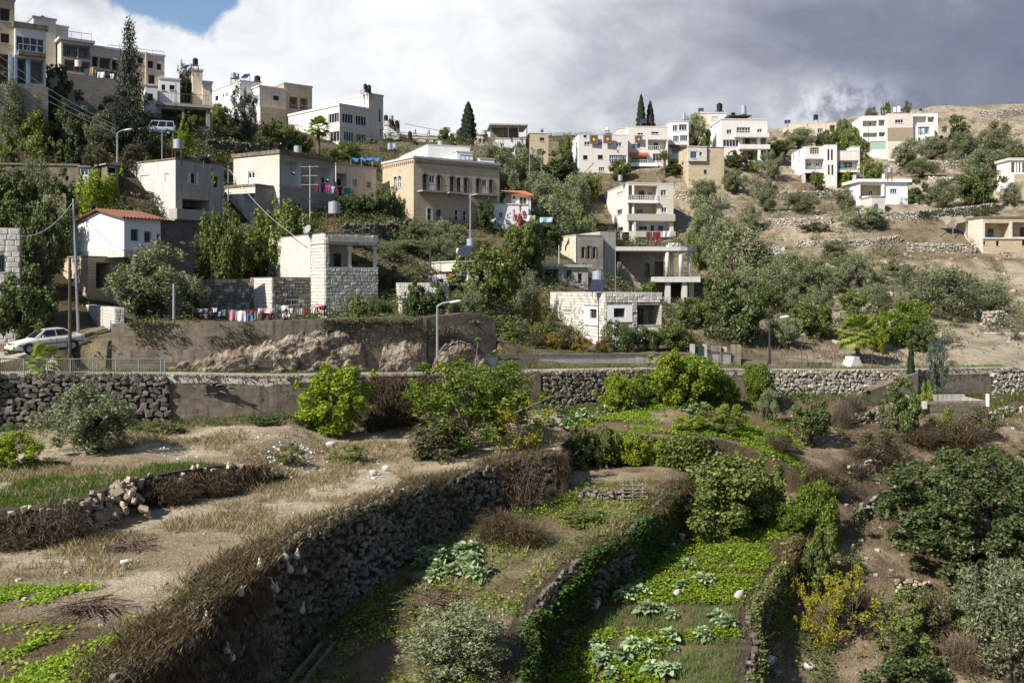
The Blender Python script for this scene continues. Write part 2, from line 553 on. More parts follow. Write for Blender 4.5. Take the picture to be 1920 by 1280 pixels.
leafmat('leaf_datepalm',(0.085,0.105,0.045),(0.16,0.17,0.08),(0.26,0.21,0.12),0.2)
leafmat('leaf_cabbage',(0.12,0.185,0.09),(0.27,0.35,0.20),(0.37,0.43,0.29),0.2,objvar=0.45)
leafmat('leaf_herb',(0.090,0.175,0.016),(0.245,0.340,0.030),(0.36,0.39,0.05),0.38)
leafmat('leaf_shadeherb',(0.040,0.085,0.014),(0.10,0.17,0.030),None,0.3)
leafmat('leaf_onion',(0.07,0.115,0.035),(0.15,0.20,0.075),None,0.25)
leafmat('leaf_autumn',(0.15,0.10,0.03),(0.27,0.19,0.05),(0.13,0.16,0.04),0.3)
leafmat('leaf_yellow',(0.15,0.15,0.02),(0.33,0.28,0.03),(0.10,0.14,0.03),0.35)
leafmat('leaf_red',(0.30,0.03,0.03),(0.45,0.06,0.06),None,0.3)
leafmat('leaf_cactus',(0.15,0.20,0.12),(0.26,0.31,0.20),None,0.05)
leafmat('grass_dry',(0.215,0.170,0.105),(0.40,0.335,0.225),(0.50,0.44,0.33),0.2)
leafmat('grass_brown',(0.062,0.044,0.026),(0.150,0.108,0.064),(0.26,0.20,0.13),0.15)
leafmat('grass_green',(0.060,0.115,0.018),(0.15,0.215,0.035),None,0.3)
leafmat('twig_dry',(0.095,0.070,0.052),(0.19,0.145,0.11),None,0.1)

# soil: the colour of the ground itself is stored per vertex, noise breaks it up
m,t = new_mat('soil')
att = t.n.new('ShaderNodeAttribute')
att.attribute_name = 'Col'
co = t.node('ShaderNodeTexCoord',3)
n1 = t.noise(co,0.7,8.0,0.65)
n2 = t.noise(co,9.0,6.0,0.65)
n3 = t.noise(co,2.5,6.0,0.6)
f = t.m('ADD',t.m('MULTIPLY',n1,0.9),t.m('MULTIPLY',n2,0.7))
f = t.m('ADD',t.m('MULTIPLY',t.m('SUBTRACT',f,0.8),1.9),1.0)
col = t.mix(1.0,att.outputs[0],t.node('ShaderNodeCombineColor',0,Red=f,Green=t.m('MULTIPLY',f,t.m('ADD',0.88,t.m('MULTIPLY',n3,0.22))),Blue=t.m('MULTIPLY',f,t.m('ADD',0.74,t.m('MULTIPLY',n3,0.5)))),'MULTIPLY')
peb = t.smooth(t.noise(co,16.0,2.0,0.5),0.66,0.72)
col = t.mix(t.m('MULTIPLY',peb,0.55),col,(0.42,0.38,0.31))
MAT['soil'] = finish(t,m,col,0.97,t.m('ADD',n2,t.m('MULTIPLY',n3,1.2)),1.0,0.12,0,0.1)
plain('road_dust',(0.40,0.36,0.30),0.2,0.5,0.95,bump=0.3,c2=(0.27,0.245,0.21))
# ------------------------------------------------------------------ terrain functions
class VN:
 """value noise on numpy arrays"""
 def __init__(s,seed):
  s.g = np.random.default_rng(seed).random((257,257))

 def __call__(s,x,y):
  x = np.asarray(x,float) % 256
  y = np.asarray(y,float) % 256
  xi,yi = x.astype(int),y.astype(int)
  fx,fy = x - xi,y - yi
  fx,fy = fx * fx * (3 - 2 * fx),fy * fy * (3 - 2 * fy)
  g = s.g
  return (g[xi,yi] * (1 - fx) * (1 - fy) + g[xi + 1,yi] * fx * (1 - fy) + g[xi,yi + 1] * (1 - fx) * fy + g[xi + 1,yi + 1] * fx * fy)

 def fbm(s,x,y,o=4):
  r,a,t = 0,0.5,0
  for i in range(o):
   r = r + a * s(x * 2 ** i + 17 * i,y * 2 ** i + 31 * i)
   t += a
   a *= 0.5
  return r / t

vn = VN(3)

class RBF:
 def __init__(s,pts,smooth=0.0):
  p = np.array(pts,float)
  s.c = p[:,:2] / 50.0
  n = len(p)
  A = np.zeros((n + 3,n + 3))
  A[:n,:n] = s.k(s.c,s.c) + smooth * np.eye(n)
  A[:n,n] = 1
  A[:n,n + 1:] = s.c
  A[n:,:n] = A[:n,n:].T
  s.w = np.linalg.solve(A,np.r_[p[:,2],0,0,0])

 def k(s,a,b):
  r2 = ((a[:,None,:] - b[None]) ** 2).sum(2)
  return 0.5 * r2 * np.log(r2 + 1e-12)

 def __call__(s,x,y):
  x,y = np.broadcast_arrays(np.asarray(x,float),np.asarray(y,float))
  sh = x.shape
  q = np.stack([x.ravel(),y.ravel()],1) / 50.0
  out = np.empty(len(q))
  n = len(s.c)
  for i in range(0,len(q),20000):
   b = q[i:i + 20000]
   out[i:i + 20000] = s.k(b,s.c) @ s.w[:n] + s.w[n] + b @ s.w[n + 1:]
  return out.reshape(sh)

ROADF = [(-400,706,50),(0,706,57),(310,706,59),(500,709,61),(800,704,66),(950,700,70),(1210,695,76),(1450,697,80),
   (1700,697,84),(1920,692,90),(2400,690,100)]
_rp = [P(*a) for a in ROADF]
_rx,_ry,_rz = [np.array([p[i] for p in _rp]) for i in range(3)]
ROADW = 3.4

def yfront(x): return np.interp(x,_rx,_ry)
def zroad(x): return np.interp(x,_rx,_rz)
def yback(x): return yfront(x) + ROADW

_w1 = [(10,-9.9),(24,-9.8),(29.1,-9.66),(32.8,-9.5),(36.6,-8.9),(39.4,-8.44),(44.3,-6.2),(50.7,-2.7),(53.7,0.0),(55.4,3.0),(62,3.5),(75,3.8)]
_w2 = [(10,-0.6),(35.9,-0.1),(40.2,0.32),(42.6,0.91),(46.3,2.85),(50.6,5.96),(56.9,9.6),(62,13.5)]
_w3 = [(10,8.0),(41.0,9.44),(47.8,11.1),(50.6,12.75),(55.2,15.4),(60,17.6)]

def w1(y): return np.interp(y,[a for a,b in _w1],[b for a,b in _w1]) + (vn(np.asarray(y) * 0.5,3.3) - 0.5) * 0.5
def w2(y): return np.interp(y,[a for a,b in _w2],[b for a,b in _w2]) + (vn(np.asarray(y) * 0.5,7.3) - 0.5) * 0.5
def w3(y): return np.interp(y,[a for a,b in _w3],[b for a,b in _w3]) + (vn(np.asarray(y) * 0.5,11.3) - 0.5) * 0.6
def w0(x): return np.interp(x,[-40,-19,-17.0,-16.6,-15.2,-12.9,-11.0],[34,36.9,38.0,42.5,45.0,47.2,49.0])

_g4 = [(1560,850,68),(1700,880,68),(1650,960,62),(1700,1000,60),(1700,1100,55),(1600,1200,52),(1500,1220,50),(1450,1280,46),
  (1900,1280,48),(1900,1130,55),(1600,800,75),(1450,780,76),(1800,820,76),(1900,780,84),(1500,760,78),(1640,740,82),
  (1800,755,84),(1920,860,72),(1430,870,66),(1500,930,61),(1620,1040,57),(1330,860,64),(2200,1000,62),(2200,800,84),(1700,1280,48),
  (1560,960,59),(2300,1280,48)]
g4 = RBF([tuple(P(*a)) for a in _g4],0.02)

def z1(x,y):
 z = 10.5 + np.clip(y - 48,0,30) * 0.035 + (vn.fbm(x * 0.15,y * 0.15) - 0.5) * 0.5
 up = (y > w0(x)) * np.clip((-10.5 - x) / 2.5,0,1)
 return z + up * 1.1

def z2(x,y): return 0.328 + 0.152 * y + (vn.fbm(x * 0.2 + 5,y * 0.2) - 0.5) * 0.35
def z3(x,y): return np.maximum(-3.0 + 0.165 * y,1.8) + (vn.fbm(x * 0.2 + 9,y * 0.2) - 0.5) * 0.3

def z4(x,y):
 z = g4(x,y)
 return z + (vn.fbm(x * 0.12 + 3,y * 0.12 + 8) - 0.5) * 1.0 + (vn.fbm(x * 0.5 + 3,y * 0.5 + 8) - 0.5) * 0.4

def sstep(a,b,x):
 u = np.clip((x - a) / (b - a),0,1)
 return u * u * (3 - 2 * u)

def zfore(x,y):
 x,y = np.broadcast_arrays(np.asarray(x,float),np.asarray(y,float))
 G = z4(x,y)
 zb = 9.0 + (vn.fbm(x * 0.3,y * 0.3) - 0.5) * 0.4
 zc = 10.8 + (vn.fbm(x * 0.3 + 4,y * 0.3) - 0.5) * 0.3 + np.clip(y - 66,0,10) * 0.04
 back = np.where(y < 62 + 0.4 * np.sin(x),zb * (1 - sstep(9,15,x)) + G * sstep(9,15,x),zc * (1 - sstep(11,21,x)) + G * sstep(11,21,x))
 z = np.where(y < 57,np.where(x < w2(y),z2(x,y),np.where(x < w3(y),z3(x,y),G)),back)
 z = np.where(x < w1(y),z1(x,y),z)
 return z

_hill = [(-60,690,58),(0,672,63),(60,655,64),(30,640,66),(150,640,66),(205,604,68),(215,604,67),(400,598,69),(550,596,71),(700,595,74),(800,597,77),
   (870,600,80),(160,600,74),(50,600,72),(650,600,86),(500,600,88),(330,600,84),(420,598,91),(560,600,87),(470,530,97),(410,510,97),(330,480,95),(330,420,98),(200,420,92),(100,480,82),(520,430,105),
   (600,450,100),(640,480,96),(800,418,118),(700,420,112),(840,480,105),(760,560,90),(840,565,89),(930,560,92),
   (250,300,101),(100,360,95),(60,250,107),(160,250,110),(300,257,118),(0,150,112),(0,330,92),(-100,400,85),(150,180,122),(400,250,138),
   (230,195,122),(340,233,128),
   (500,245,155),(600,290,150),(720,302,150),(900,290,158),(1000,300,165),(1000,400,140),(1100,503,124),(1080,552,112),(960,505,113),(880,545,99),(1260,588,124),(1310,580,128),(1200,582,116),(1240,552,142),(1170,548,138),(1000,566,110),(1050,566,108),(1120,520,132),
   (1140,646,87),(1030,650,87),(1010,630,92),(1240,645,89),(1130,590,101),(960,660,81),(1040,655,82),(1200,655,84),(1300,650,86),(1180,455,166),(1180,332,194),(1250,310,200),(1390,302,208),(1550,347,200),(1690,302,230),
   (1515,262,248),(1600,262,245),(1800,198,285),(1900,200,270),(1720,205,300),(1700,395,176),(1860,470,150),(1700,500,140),(1600,560,125),(1800,600,110),(1500,600,105),
   (1650,662,96),(1850,655,98),(1920,620,106),(1450,480,150),(1400,400,170),(1600,412,172),(1613,370,171),(1690,368,173),(1635,398,163),(1108,452,172),(1265,452,169),(1350,600,100),(1420,660,90),(1880,300,215),(1750,330,205),
   (1300,270,226),(1000,290,200),(700,270,200),(450,200,190),(300,190,165),(100,110,140),(-150,100,125),(1920,560,125),(2200,560,120),(2200,300,220),(2200,660,105),
   (2400,200,300)]
_hp = [tuple(P(*a)) for a in _hill]
_hp += [(-95,80,52),(-110,105,72),(-130,140,88),(-120,170,82),(-80,62,20),(-70,75,30)]  # unseen rise left of frame, added to shade the upper slope
_hp += [(-200,330,80),(0,330,60),(120,350,62),(260,360,70),(0,420,58),(200,430,60),(-300,200,110)]
hillf = RBF(_hp,0.01)

def zhill(x,y):
 x,y = np.broadcast_arrays(np.asarray(x,float),np.asarray(y,float))
 z = hillf(x,y)
 t = np.clip(y - yback(x),0,None)
 # shallow terracing of the open slopes on the far right
 st = sstep(28,45,x) * sstep(110,125,y)
 zz = z / 2.4
 fr = zz - np.floor(zz)
 z = z * (1 - st) + st * 2.4 * (np.floor(zz) + np.where(fr < 0.62,fr * 0.45,0.28 + (fr - 0.62) * 1.895))
 z = z + (vn.fbm(x * 0.12,y * 0.12) - 0.5) * 0.9 * sstep(1,6,t) + (vn.fbm(x * 0.5,y * 0.5) - 0.5) * 0.4 * sstep(0.5,3,t)
 wall = (x > -27.2) & (x < -1.2)                     # held back by the retaining wall
 ztop = np.interp(x,[-27,-22,-15.5,-10.5,-5,-1.5],[17.7,17.7,17.65,17.6,17.5,17.0])
 z = np.where(wall & (t < 6),np.minimum(z,ztop - 0.12),z)
 return np.where(t < np.where(wall,1.05,0.25),zroad(x),z)

def ground_z(x,y):
 x,y = np.broadcast_arrays(np.asarray(x,float),np.asarray(y,float))
 return np.where(y < yfront(x),zfore(x,y),np.where(y < yback(x) + 0.2,zroad(x),zhill(x,y)))

def gz(x,y):
 return float(ground_z(np.array([x]),np.array([y]))[0])

def hit(px,py,d0=18.0,d1=330.0):
 """where the sight line through photo pixel (px, py) meets the ground"""
 d = np.arange(d0,d1,0.25)
 x = (px - HX) / F * d
 zr = CZ + (HY - py) / F * d
 below = zr <= ground_z(x,d)
 i = int(np.argmax(below)) if below.any() else len(d) - 1
 g_ = ground_z(x,d)
 if i > 4 and g_[i] - g_[i - 1] > 0.5:      # met the foot of a wall: stand just in front of it
  i -= 3
 return Vector((float(x[i]),float(d[i]),float(ground_z(x[i:i + 1],d[i:i + 1])[0])))

# ------------------------------------------------------------------ ground sheets
def grid_mesh(name,X,Y,Z,col,mat):
 r,c = X.shape
 v = np.stack([X,Y,Z],2).reshape(-1,3)
 i = np.arange(r * c).reshape(r,c)
 f = np.stack([i[:-1,:-1],i[:-1,1:],i[1:,1:],i[1:,:-1]],2).reshape(-1,4)
 return link(name,np_mesh(name,v,f,mat,True,col.reshape(-1,3)))

def lerp3(a,b,t):
 return np.asarray(a)[None,None] * (1 - t[...,None]) + np.asarray(b)[None,None] * t[...,None]

xs = np.linspace(-38,66,420)
rr = np.linspace(0,1,300)
X = np.repeat(xs[None],len(rr),0)
Y = 12 + (yfront(X) + 0.05 - 12) * rr[:,None]
Z = zfore(X,Y)
n_a,n_b = vn.fbm(X * 0.25,Y * 0.25),vn.fbm(X * 0.8 + 50,Y * 0.8)
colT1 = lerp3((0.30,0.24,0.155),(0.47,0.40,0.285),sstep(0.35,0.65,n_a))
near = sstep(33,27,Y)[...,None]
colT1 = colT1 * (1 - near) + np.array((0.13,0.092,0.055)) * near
colT2 = lerp3((0.17,0.12,0.075),(0.20,0.165,0.10),sstep(0.35,0.65,n_b))
colT3 = lerp3((0.105,0.085,0.045),(0.15,0.125,0.065),sstep(0.4,0.6,n_b))
colT4 = lerp3((0.165,0.118,0.075),(0.30,0.235,0.155),sstep(0.35,0.65,n_a * 0.6 + n_b * 0.4))
inT1 = X < w1(Y)
inT2 = (~inT1) & (X < w2(Y)) & (Y < 57)
inT3 = (~inT1) & (~inT2) & (X < w3(Y)) & (Y < 57)
colr = np.where(inT1[...,None],colT1,np.where(inT2[...,None],colT2,np.where(inT3[...,None],colT3,colT4)))
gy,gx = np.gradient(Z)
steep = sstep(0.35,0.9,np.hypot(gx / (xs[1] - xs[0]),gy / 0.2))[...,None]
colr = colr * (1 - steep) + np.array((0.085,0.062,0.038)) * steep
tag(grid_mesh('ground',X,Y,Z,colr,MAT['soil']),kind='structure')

xs = np.concatenate([np.linspace(-190,-40,110),np.linspace(-39.5,20,120),np.linspace(21,215,150)])
tt = np.concatenate([[0.0,0.3,0.6,1.0,1.1],np.linspace(1.6,40,58),np.linspace(41,130,80),np.geomspace(132,380,50)])
X = np.repeat(xs[None],len(tt),0)
Y = yback(X) + tt[:,None]
Z = zhill(X,Y)
n_a,n_b = vn.fbm(X * 0.10,Y * 0.10),vn.fbm(X * 0.5 + 50,Y * 0.5)
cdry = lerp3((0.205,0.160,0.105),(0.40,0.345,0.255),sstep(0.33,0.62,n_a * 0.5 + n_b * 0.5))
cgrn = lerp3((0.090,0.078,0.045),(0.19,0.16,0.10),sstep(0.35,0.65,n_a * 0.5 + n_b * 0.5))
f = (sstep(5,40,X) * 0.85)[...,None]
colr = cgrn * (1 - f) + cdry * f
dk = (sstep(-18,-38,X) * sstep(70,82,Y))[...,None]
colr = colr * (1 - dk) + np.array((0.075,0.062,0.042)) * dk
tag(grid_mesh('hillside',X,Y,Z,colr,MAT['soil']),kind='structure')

# road: one sheet following the wall tops, slightly rough edge
xs = np.linspace(-42,75,240)
X = np.repeat(xs[None],6,0)
Y = yfront(X) + np.array([0.45,-0.1,0.5,1.7,2.9,4.4])[:,None]
Z = np.repeat(zroad(xs)[None],6,0) + np.array([-2.5,0.0,0.02,0.05,0.02,0.02])[:,None]
tag(link('road',np_mesh('road',np.stack([X,Y,Z],2).reshape(-1,3),
   np.stack([(i := np.arange(X.size).reshape(X.shape))[:-1,:-1],i[:-1,1:],i[1:,1:],i[1:,:-1]],2).reshape(-1,4),MAT['road_dust'],True)),kind='structure')

# ------------------------------------------------------------------ stones and walls
def rock_proto(seed,n=13,sq=0.75):
 r = np.random.default_rng(seed)
 bm = bmesh.new()
 for c_ in [(x,y,z) for x in (-1,1) for y in (-1,1) for z in (-1,1)]:
  bm.verts.new(np.array(c_) * 0.5 * r.uniform(0.5,1.0,3))
 for i in range(n):
  v = r.normal(size=3)
  bm.verts.new(v / np.linalg.norm(v) * 0.5 * r.uniform(0.85,1.05))
 g = bmesh.ops.convex_hull(bm,input=bm.verts)
 for v in [v for v in bm.verts if not v.link_faces]:
  bm.verts.remove(v)
 bmesh.ops.triangulate(bm,faces=bm.faces)
 bm.verts.index_update()
 v = np.array([x.co[:] for x in bm.verts])
 f = np.array([[l.index for l in x.verts] for x in bm.faces])
 bm.free()
 return v,f

ROCKS = [rock_proto(100 + i,5) for i in range(9)]
_rock_me = {}

def rock_mesh(i,matname):
 if (i,matname) not in _rock_me:
  _rock_me[(i,matname)] = np_mesh('stone',ROCKS[i][0],ROCKS[i][1],MAT[matname])
 return _rock_me[(i,matname)]

def poly_path(pts):
 """pts (x, y, zb, zt) -> sampler over arc length"""
 a = np.array(pts,float)
 seg = np.hypot(np.diff(a[:,0]),np.diff(a[:,1]))
 s = np.r_[0,np.cumsum(seg)]

 def at(u):
  x,y,b,t = [np.interp(u,s,a[:,k]) for k in range(4)]
  e = 0.15
  dx = np.interp(u + e,s,a[:,0]) - np.interp(u - e,s,a[:,0])
  dy = np.interp(u + e,s,a[:,1]) - np.interp(u - e,s,a[:,1])
  l = math.hypot(dx,dy) or 1.0
  return x,y,b,t,dx / l,dy / l
 return at,s[-1]

def strip_mesh(mb,pts,off=0.0,thick=0.4,batter=0.0,top=True,step=1.0,rough=0.0):
 at,L = poly_path(pts)
 n = max(2,int(L / step) + 1)
 prev = None
 rows = 4
 for i in range(n):
  u = L * i / (n - 1)
  x,y,b,t,dx,dy = at(u)
  nx,ny = dy,-dx
  colp = []
  for k in range(rows + 1):
   fr = k / rows
   o = off + batter * (t - b) * (1 - fr) + (random.uniform(-rough,rough) if 0 < k < rows else 0)
   colp.append((x + nx * o,y + ny * o,b + (t - b) * fr,u,b + (t - b) * fr))
  bk = (x - nx * thick,y - ny * thick,t)
  if prev:
   pc,pb = prev
   for k in range(rows):
    mb.quad(pc[k][:3],colp[k][:3],colp[k + 1][:3],pc[k + 1][:3],
      [(pc[k][3],pc[k][4]),(colp[k][3],colp[k][4]),(colp[k + 1][3],colp[k + 1][4]),(pc[k + 1][3],pc[k + 1][4])])
   if top:
    mb.quad(pc[-1][:3],colp[-1][:3],bk,pb,[(pc[-1][3],0),(colp[-1][3],0),(colp[-1][3],thick),(pc[-1][3],thick)])
  prev = (colp,bk)
 return mb

def stone_wall(name,label,pts,size=0.38,matname='rubble',core='mortar',off=0.12,batter=0.08,skip=0.0,cat='stone wall',group=None,aspect=0.75,limit=300,seed=1,topraise=0.12,proud=0.0):
 at,L = poly_path(pts)
 x0,y0,b0,t0,_,_ = at(L / 2)
 root = thing(name,label,cat,(0,0,0),0,group)
 mb = MB()
 strip_mesh(mb,pts,off - 0.12,0.5,batter)
 mb.build('core',MAT[core],root)
 r = np.random.default_rng(seed)
 st = []
 row = 0
 zmax = max(p[3] - p[2] for p in pts)
 h = 0.0
 while h < zmax + 0.1:
  rh = size * aspect * r.uniform(0.75,1.2)
  u = r.uniform(0,size)
  while u < L:
   w = size * r.uniform(0.5,1.6)
   x,y,b,t,dx,dy = at(u)
   z = b + h + rh * 0.5 + r.uniform(-0.3,0.3) * rh
   if z < t + topraise and r.random() > skip:
    o = off + batter * max(t - z,0) + r.uniform(-0.05,0.05) + proud
    dep = size * r.uniform(0.7,1.0)
    m = Matrix.Translation((x + dy * o,y - dx * o,z)) @ Matrix.Rotation(math.atan2(dy,dx) + r.uniform(-0.25,0.25),4,'Z') @ \
     Matrix.Rotation(r.uniform(-0.5,0.5),4,'Y') @ Matrix.Diagonal((w * 1.0,dep,rh * r.uniform(0.8,1.35),1))
    st.append((w * rh / (y * y + x * x),int(r.integers(len(ROCKS))),m,x / max(y,1)))
   u += w * 0.97
  h += rh * 0.93
 vis = [s for s in st if abs(s[3]) < 0.54]
 vis.sort(key=lambda s: -s[0])
 keep = vis[:limit]
 ids = set(id(s) for s in keep)
 for _,pi,m,_ in keep:
  o = link('stone',rock_mesh(pi,matname),root)
  o.matrix_basis = m
 merged('small_stones',ROCKS,[(s[1],s[2]) for s in st if id(s) not in ids],MAT[matname],root,'stuff')
 return root

def concrete_wall(name,label,pts,matname='concrete_dark',thick=0.35,batter=0.05,cat='wall',group=None,lifts=0,cap=None,off=0.0):
 """cast wall: body, plus proud board-marked lifts as parts"""
 root = thing(name,label,cat,(0,0,0),0,group)
 mb = MB()
 strip_mesh(mb,pts,off,thick,batter,rough=0.015)
 mb.build('body',MAT[matname],root)
 if lifts:
  at,L = poly_path(pts)
  for i in range(lifts):
   sub = []
   for u in np.linspace(0.02 * L,0.98 * L,max(3,int(L / 1.5))):
    x,y,b,t,dx,dy = at(u)
    zz = b + (t - b) * (i + 0.5) / lifts
    sub.append((x + dy * (off + batter * (t - zz)),y - dx * (off + batter * (t - zz)),b + (t - b) * (i + 0.015) / lifts,b + (t - b) * (i + 0.985) / lifts))
   mb = MB()
   strip_mesh(mb,sub,0.012 + 0.012 * (i % 2),0.03,0.0,rough=0.008)
   mb.build('concrete_lift',MAT[matname],root)
 if cap:
  at,L = poly_path(pts)
  sub = []
  for u in np.linspace(0,L,max(3,int(L / 1.5))):
   x,y,b,t,dx,dy = at(u)
   sub.append((x,y,t + 0.004,t + 0.10))
  mb = MB()
  strip_mesh(mb,sub,off + 0.07,thick + 0.06,0.0)
  mb.build('coping',MAT[cap],root)
 return root

def curve_pts(fx,ys,zt,zb,extra=0.3):
 return [(float(fx(y)),float(y),float(zb(fx(y) + 0.8,y)) - extra,float(zt(fx(y) - 0.5,y)) + 0.02) for y in ys]

def rp(px,d=None,off=0.0):
 """point on the valley-side edge of the road below photo column px"""
 d = np.interp(px,[a[0] for a in ROADF],[a[2] for a in ROADF])
 x = (px - HX) / F * d
 return x,float(yfront(x)) - off,float(zroad(x))

def road_edge(px0,px1,n=10,drop=4.0,rise=0.0,off=0.0):
 out = []
 for px in np.linspace(px0,px1,n):
  x,y,z = rp(px)
  out.append((x,y - off,min(z - 0.5,float(zfore(np.array([x]),np.array([y - 1.2]))[0]) - 0.3),z + rise))
 return out

stone_wall('terrace_wall','long dry stone terrace wall in shade with dead grass and hanging gourds',curve_pts(w1,np.linspace(18,55.0,40),z1,z2),0.26,'rubble','mortar_dark',0.28,0.07,skip=0.36,seed=11,limit=300)
stone_wall('terrace_wall','overgrown terrace wall between the cabbage patch and the lush vegetable garden',curve_pts(w2,np.linspace(24,57.0,34),z2,z3),0.30,'rubble_dark','mortar_dark',0.28,0.07,skip=0.35,seed=12,limit=220)
stone_wall('terrace_wall','vine covered terrace wall holding up the lush vegetable garden',curve_pts(w3,np.linspace(34,57.0,24),z3,z4),0.30,'rubble_dark','mortar_dark',0.30,0.07,skip=0.35,seed=13,limit=220)
_x0 = np.array([-26,-21,-18.8,-17.3,-16.9,-16.5,-15.2,-13.6,-12.4,-11.6])
stone_wall('terrace_wall','low broken stone terrace wall beside the green grass patch on the dry field',
   [(x,float(w0(x)),10.2,11.75 - 0.5 * max(0,(x + 13.5) / 2)) for x in _x0],0.30,'rubble_honey','mortar_dark',0.25,0.1,skip=0.5,seed=14,limit=200)
stone_wall('road_wall','tall dark rubble stone wall under the metal railing',road_edge(-60,318,12,rise=-0.02),0.37,'rubble_dark','mortar_dark',0.15,0.05,seed=15,limit=300,aspect=0.8)  # stones darkened to carry the shade on this wall
stone_wall('road_wall','rough rubble wall below the road behind the small lemon trees',road_edge(1015,1215,8,rise=-0.05),0.33,'rubble','mortar_dark',0.15,0.05,seed=16,limit=260)
stone_wall('road_wall','bright rounded cobble wall below the road',road_edge(1437,1726,9,rise=-0.02),0.38,'rubble_pale','mortar',0.15,0.05,seed=17,limit=300,aspect=0.85)
stone_wall('road_wall','pale cobble wall under the road at the frame edge',road_edge(1858,2000,5,rise=-0.02),0.38,'rubble_pale','mortar',0.15,0.05,seed=18,limit=200)
concrete_wall('road_wall','stained grey board marked concrete wall below the road with a jagged hole',road_edge(316,700,9,rise=-0.02),'concrete_dark',0.4,0.04,'concrete wall',lifts=5)
concrete_wall('road_wall','short concrete wall stub with upright end pier below the road',road_edge(944,1014,3,rise=-0.02,off=0.25),'concrete_dark',0.5,0.04,'concrete wall',lifts=2)
concrete_wall('road_wall','plain concrete wall below the road behind the lemon grove',road_edge(1215,1437,5,rise=-0.02),'concrete_dark',0.4,0.03,'concrete wall',lifts=2)
concrete_wall('road_wall','dark concrete wall below the road behind the feathery cedar',road_edge(1726,1858,4,rise=-0.02),'concrete_dark',0.4,0.03,'concrete wall',lifts=3)
# ------------------------------------------------------------------ building kit
class House:
 """An Empty at the corner nearest the eye; local +x runs along the right-hand face, +y along the left-hand face.
    Measurements are read off the photograph (zf = origin and scale of the view they were read from) and turned into metres."""
 def __init__(s,name,label,zf,xc,d,th,cat='house',group=None,base=None):
  s.zf = zf
  s.th = R(th)
  fx,_ = s.full(xc,0)
  s.C = Vector(((fx - HX) / F * d,d,0.0))
  zb = base if base is not None else gz(s.C.x,s.C.y)
  s.C.z = zb
  s.root = thing(name,label,cat,s.C,s.th,group)
  s.blocks = []

 def full(s,x,y):
  return s.zf[0] + x / s.zf[2],s.zf[1] + y / s.zf[2]

 def ray(s,x,y):
  fx,fy = s.full(x,y)
  o = Vector((0,0,CZ)) - s.C
  dr = Vector(((fx - HX) / F,1.0,(HY - fy) / F))
  c,sn = math.cos(-s.th),math.sin(-s.th)
  rot = lambda v: Vector((v.x * c - v.y * sn,v.x * sn + v.y * c,v.z))
  return rot(o),rot(dr)

 def on_y(s,x,y,py):
  o,dr = s.ray(x,y)
  t = (py - o.y) / dr.y
  return o.x + t * dr.x,o.z + t * dr.z

 def on_x(s,x,y,pxx):
  o,dr = s.ray(x,y)
  t = (pxx - o.x) / dr.x
  return o.y + t * dr.y,o.z + t * dr.z

 def block(s,mat,xc=None,xl=None,xr=None,top=0,base=None,ox=None,oy=None,wr=None,wl=None,zt=None,zb=None,matL=None,roof='slab',over=0.1,roof_h=0.22,topf='R'):
  b = Block()
  b.h = s
  if oy is None: oy = 0.0
  if ox is None:
   ox = s.on_y(xc,top,oy)[0] if xc is not None else 0.0
  b.ox,b.oy = ox,oy
  b.wr = wr if wr is not None else (s.on_y(xr,top,oy)[0] - ox)
  if wl is not None:
   b.wl = wl
  else:
   b.wl = max(0.5,s.on_x(xl,top,ox)[0] - oy)
  xm = xc if xc is not None else xr
  b.zt = zt if zt is not None else (s.on_y(xm,top,oy)[1])
  b.zb = zb if zb is not None else (s.on_y(xm,base,oy)[1] if base is not None else -4.0)
  b.mat,b.matL,b.roof,b.over,b.roof_h = mat,matL or mat,roof,over,roof_h  # many left faces take a paler copy, sunlight put into the colour
  b.op = {'R': [],'L': []}
  b.done = False
  s.blocks.append(b)
  return b

 def finish(s):
  for b in s.blocks:
   b.finish()
  return s.root

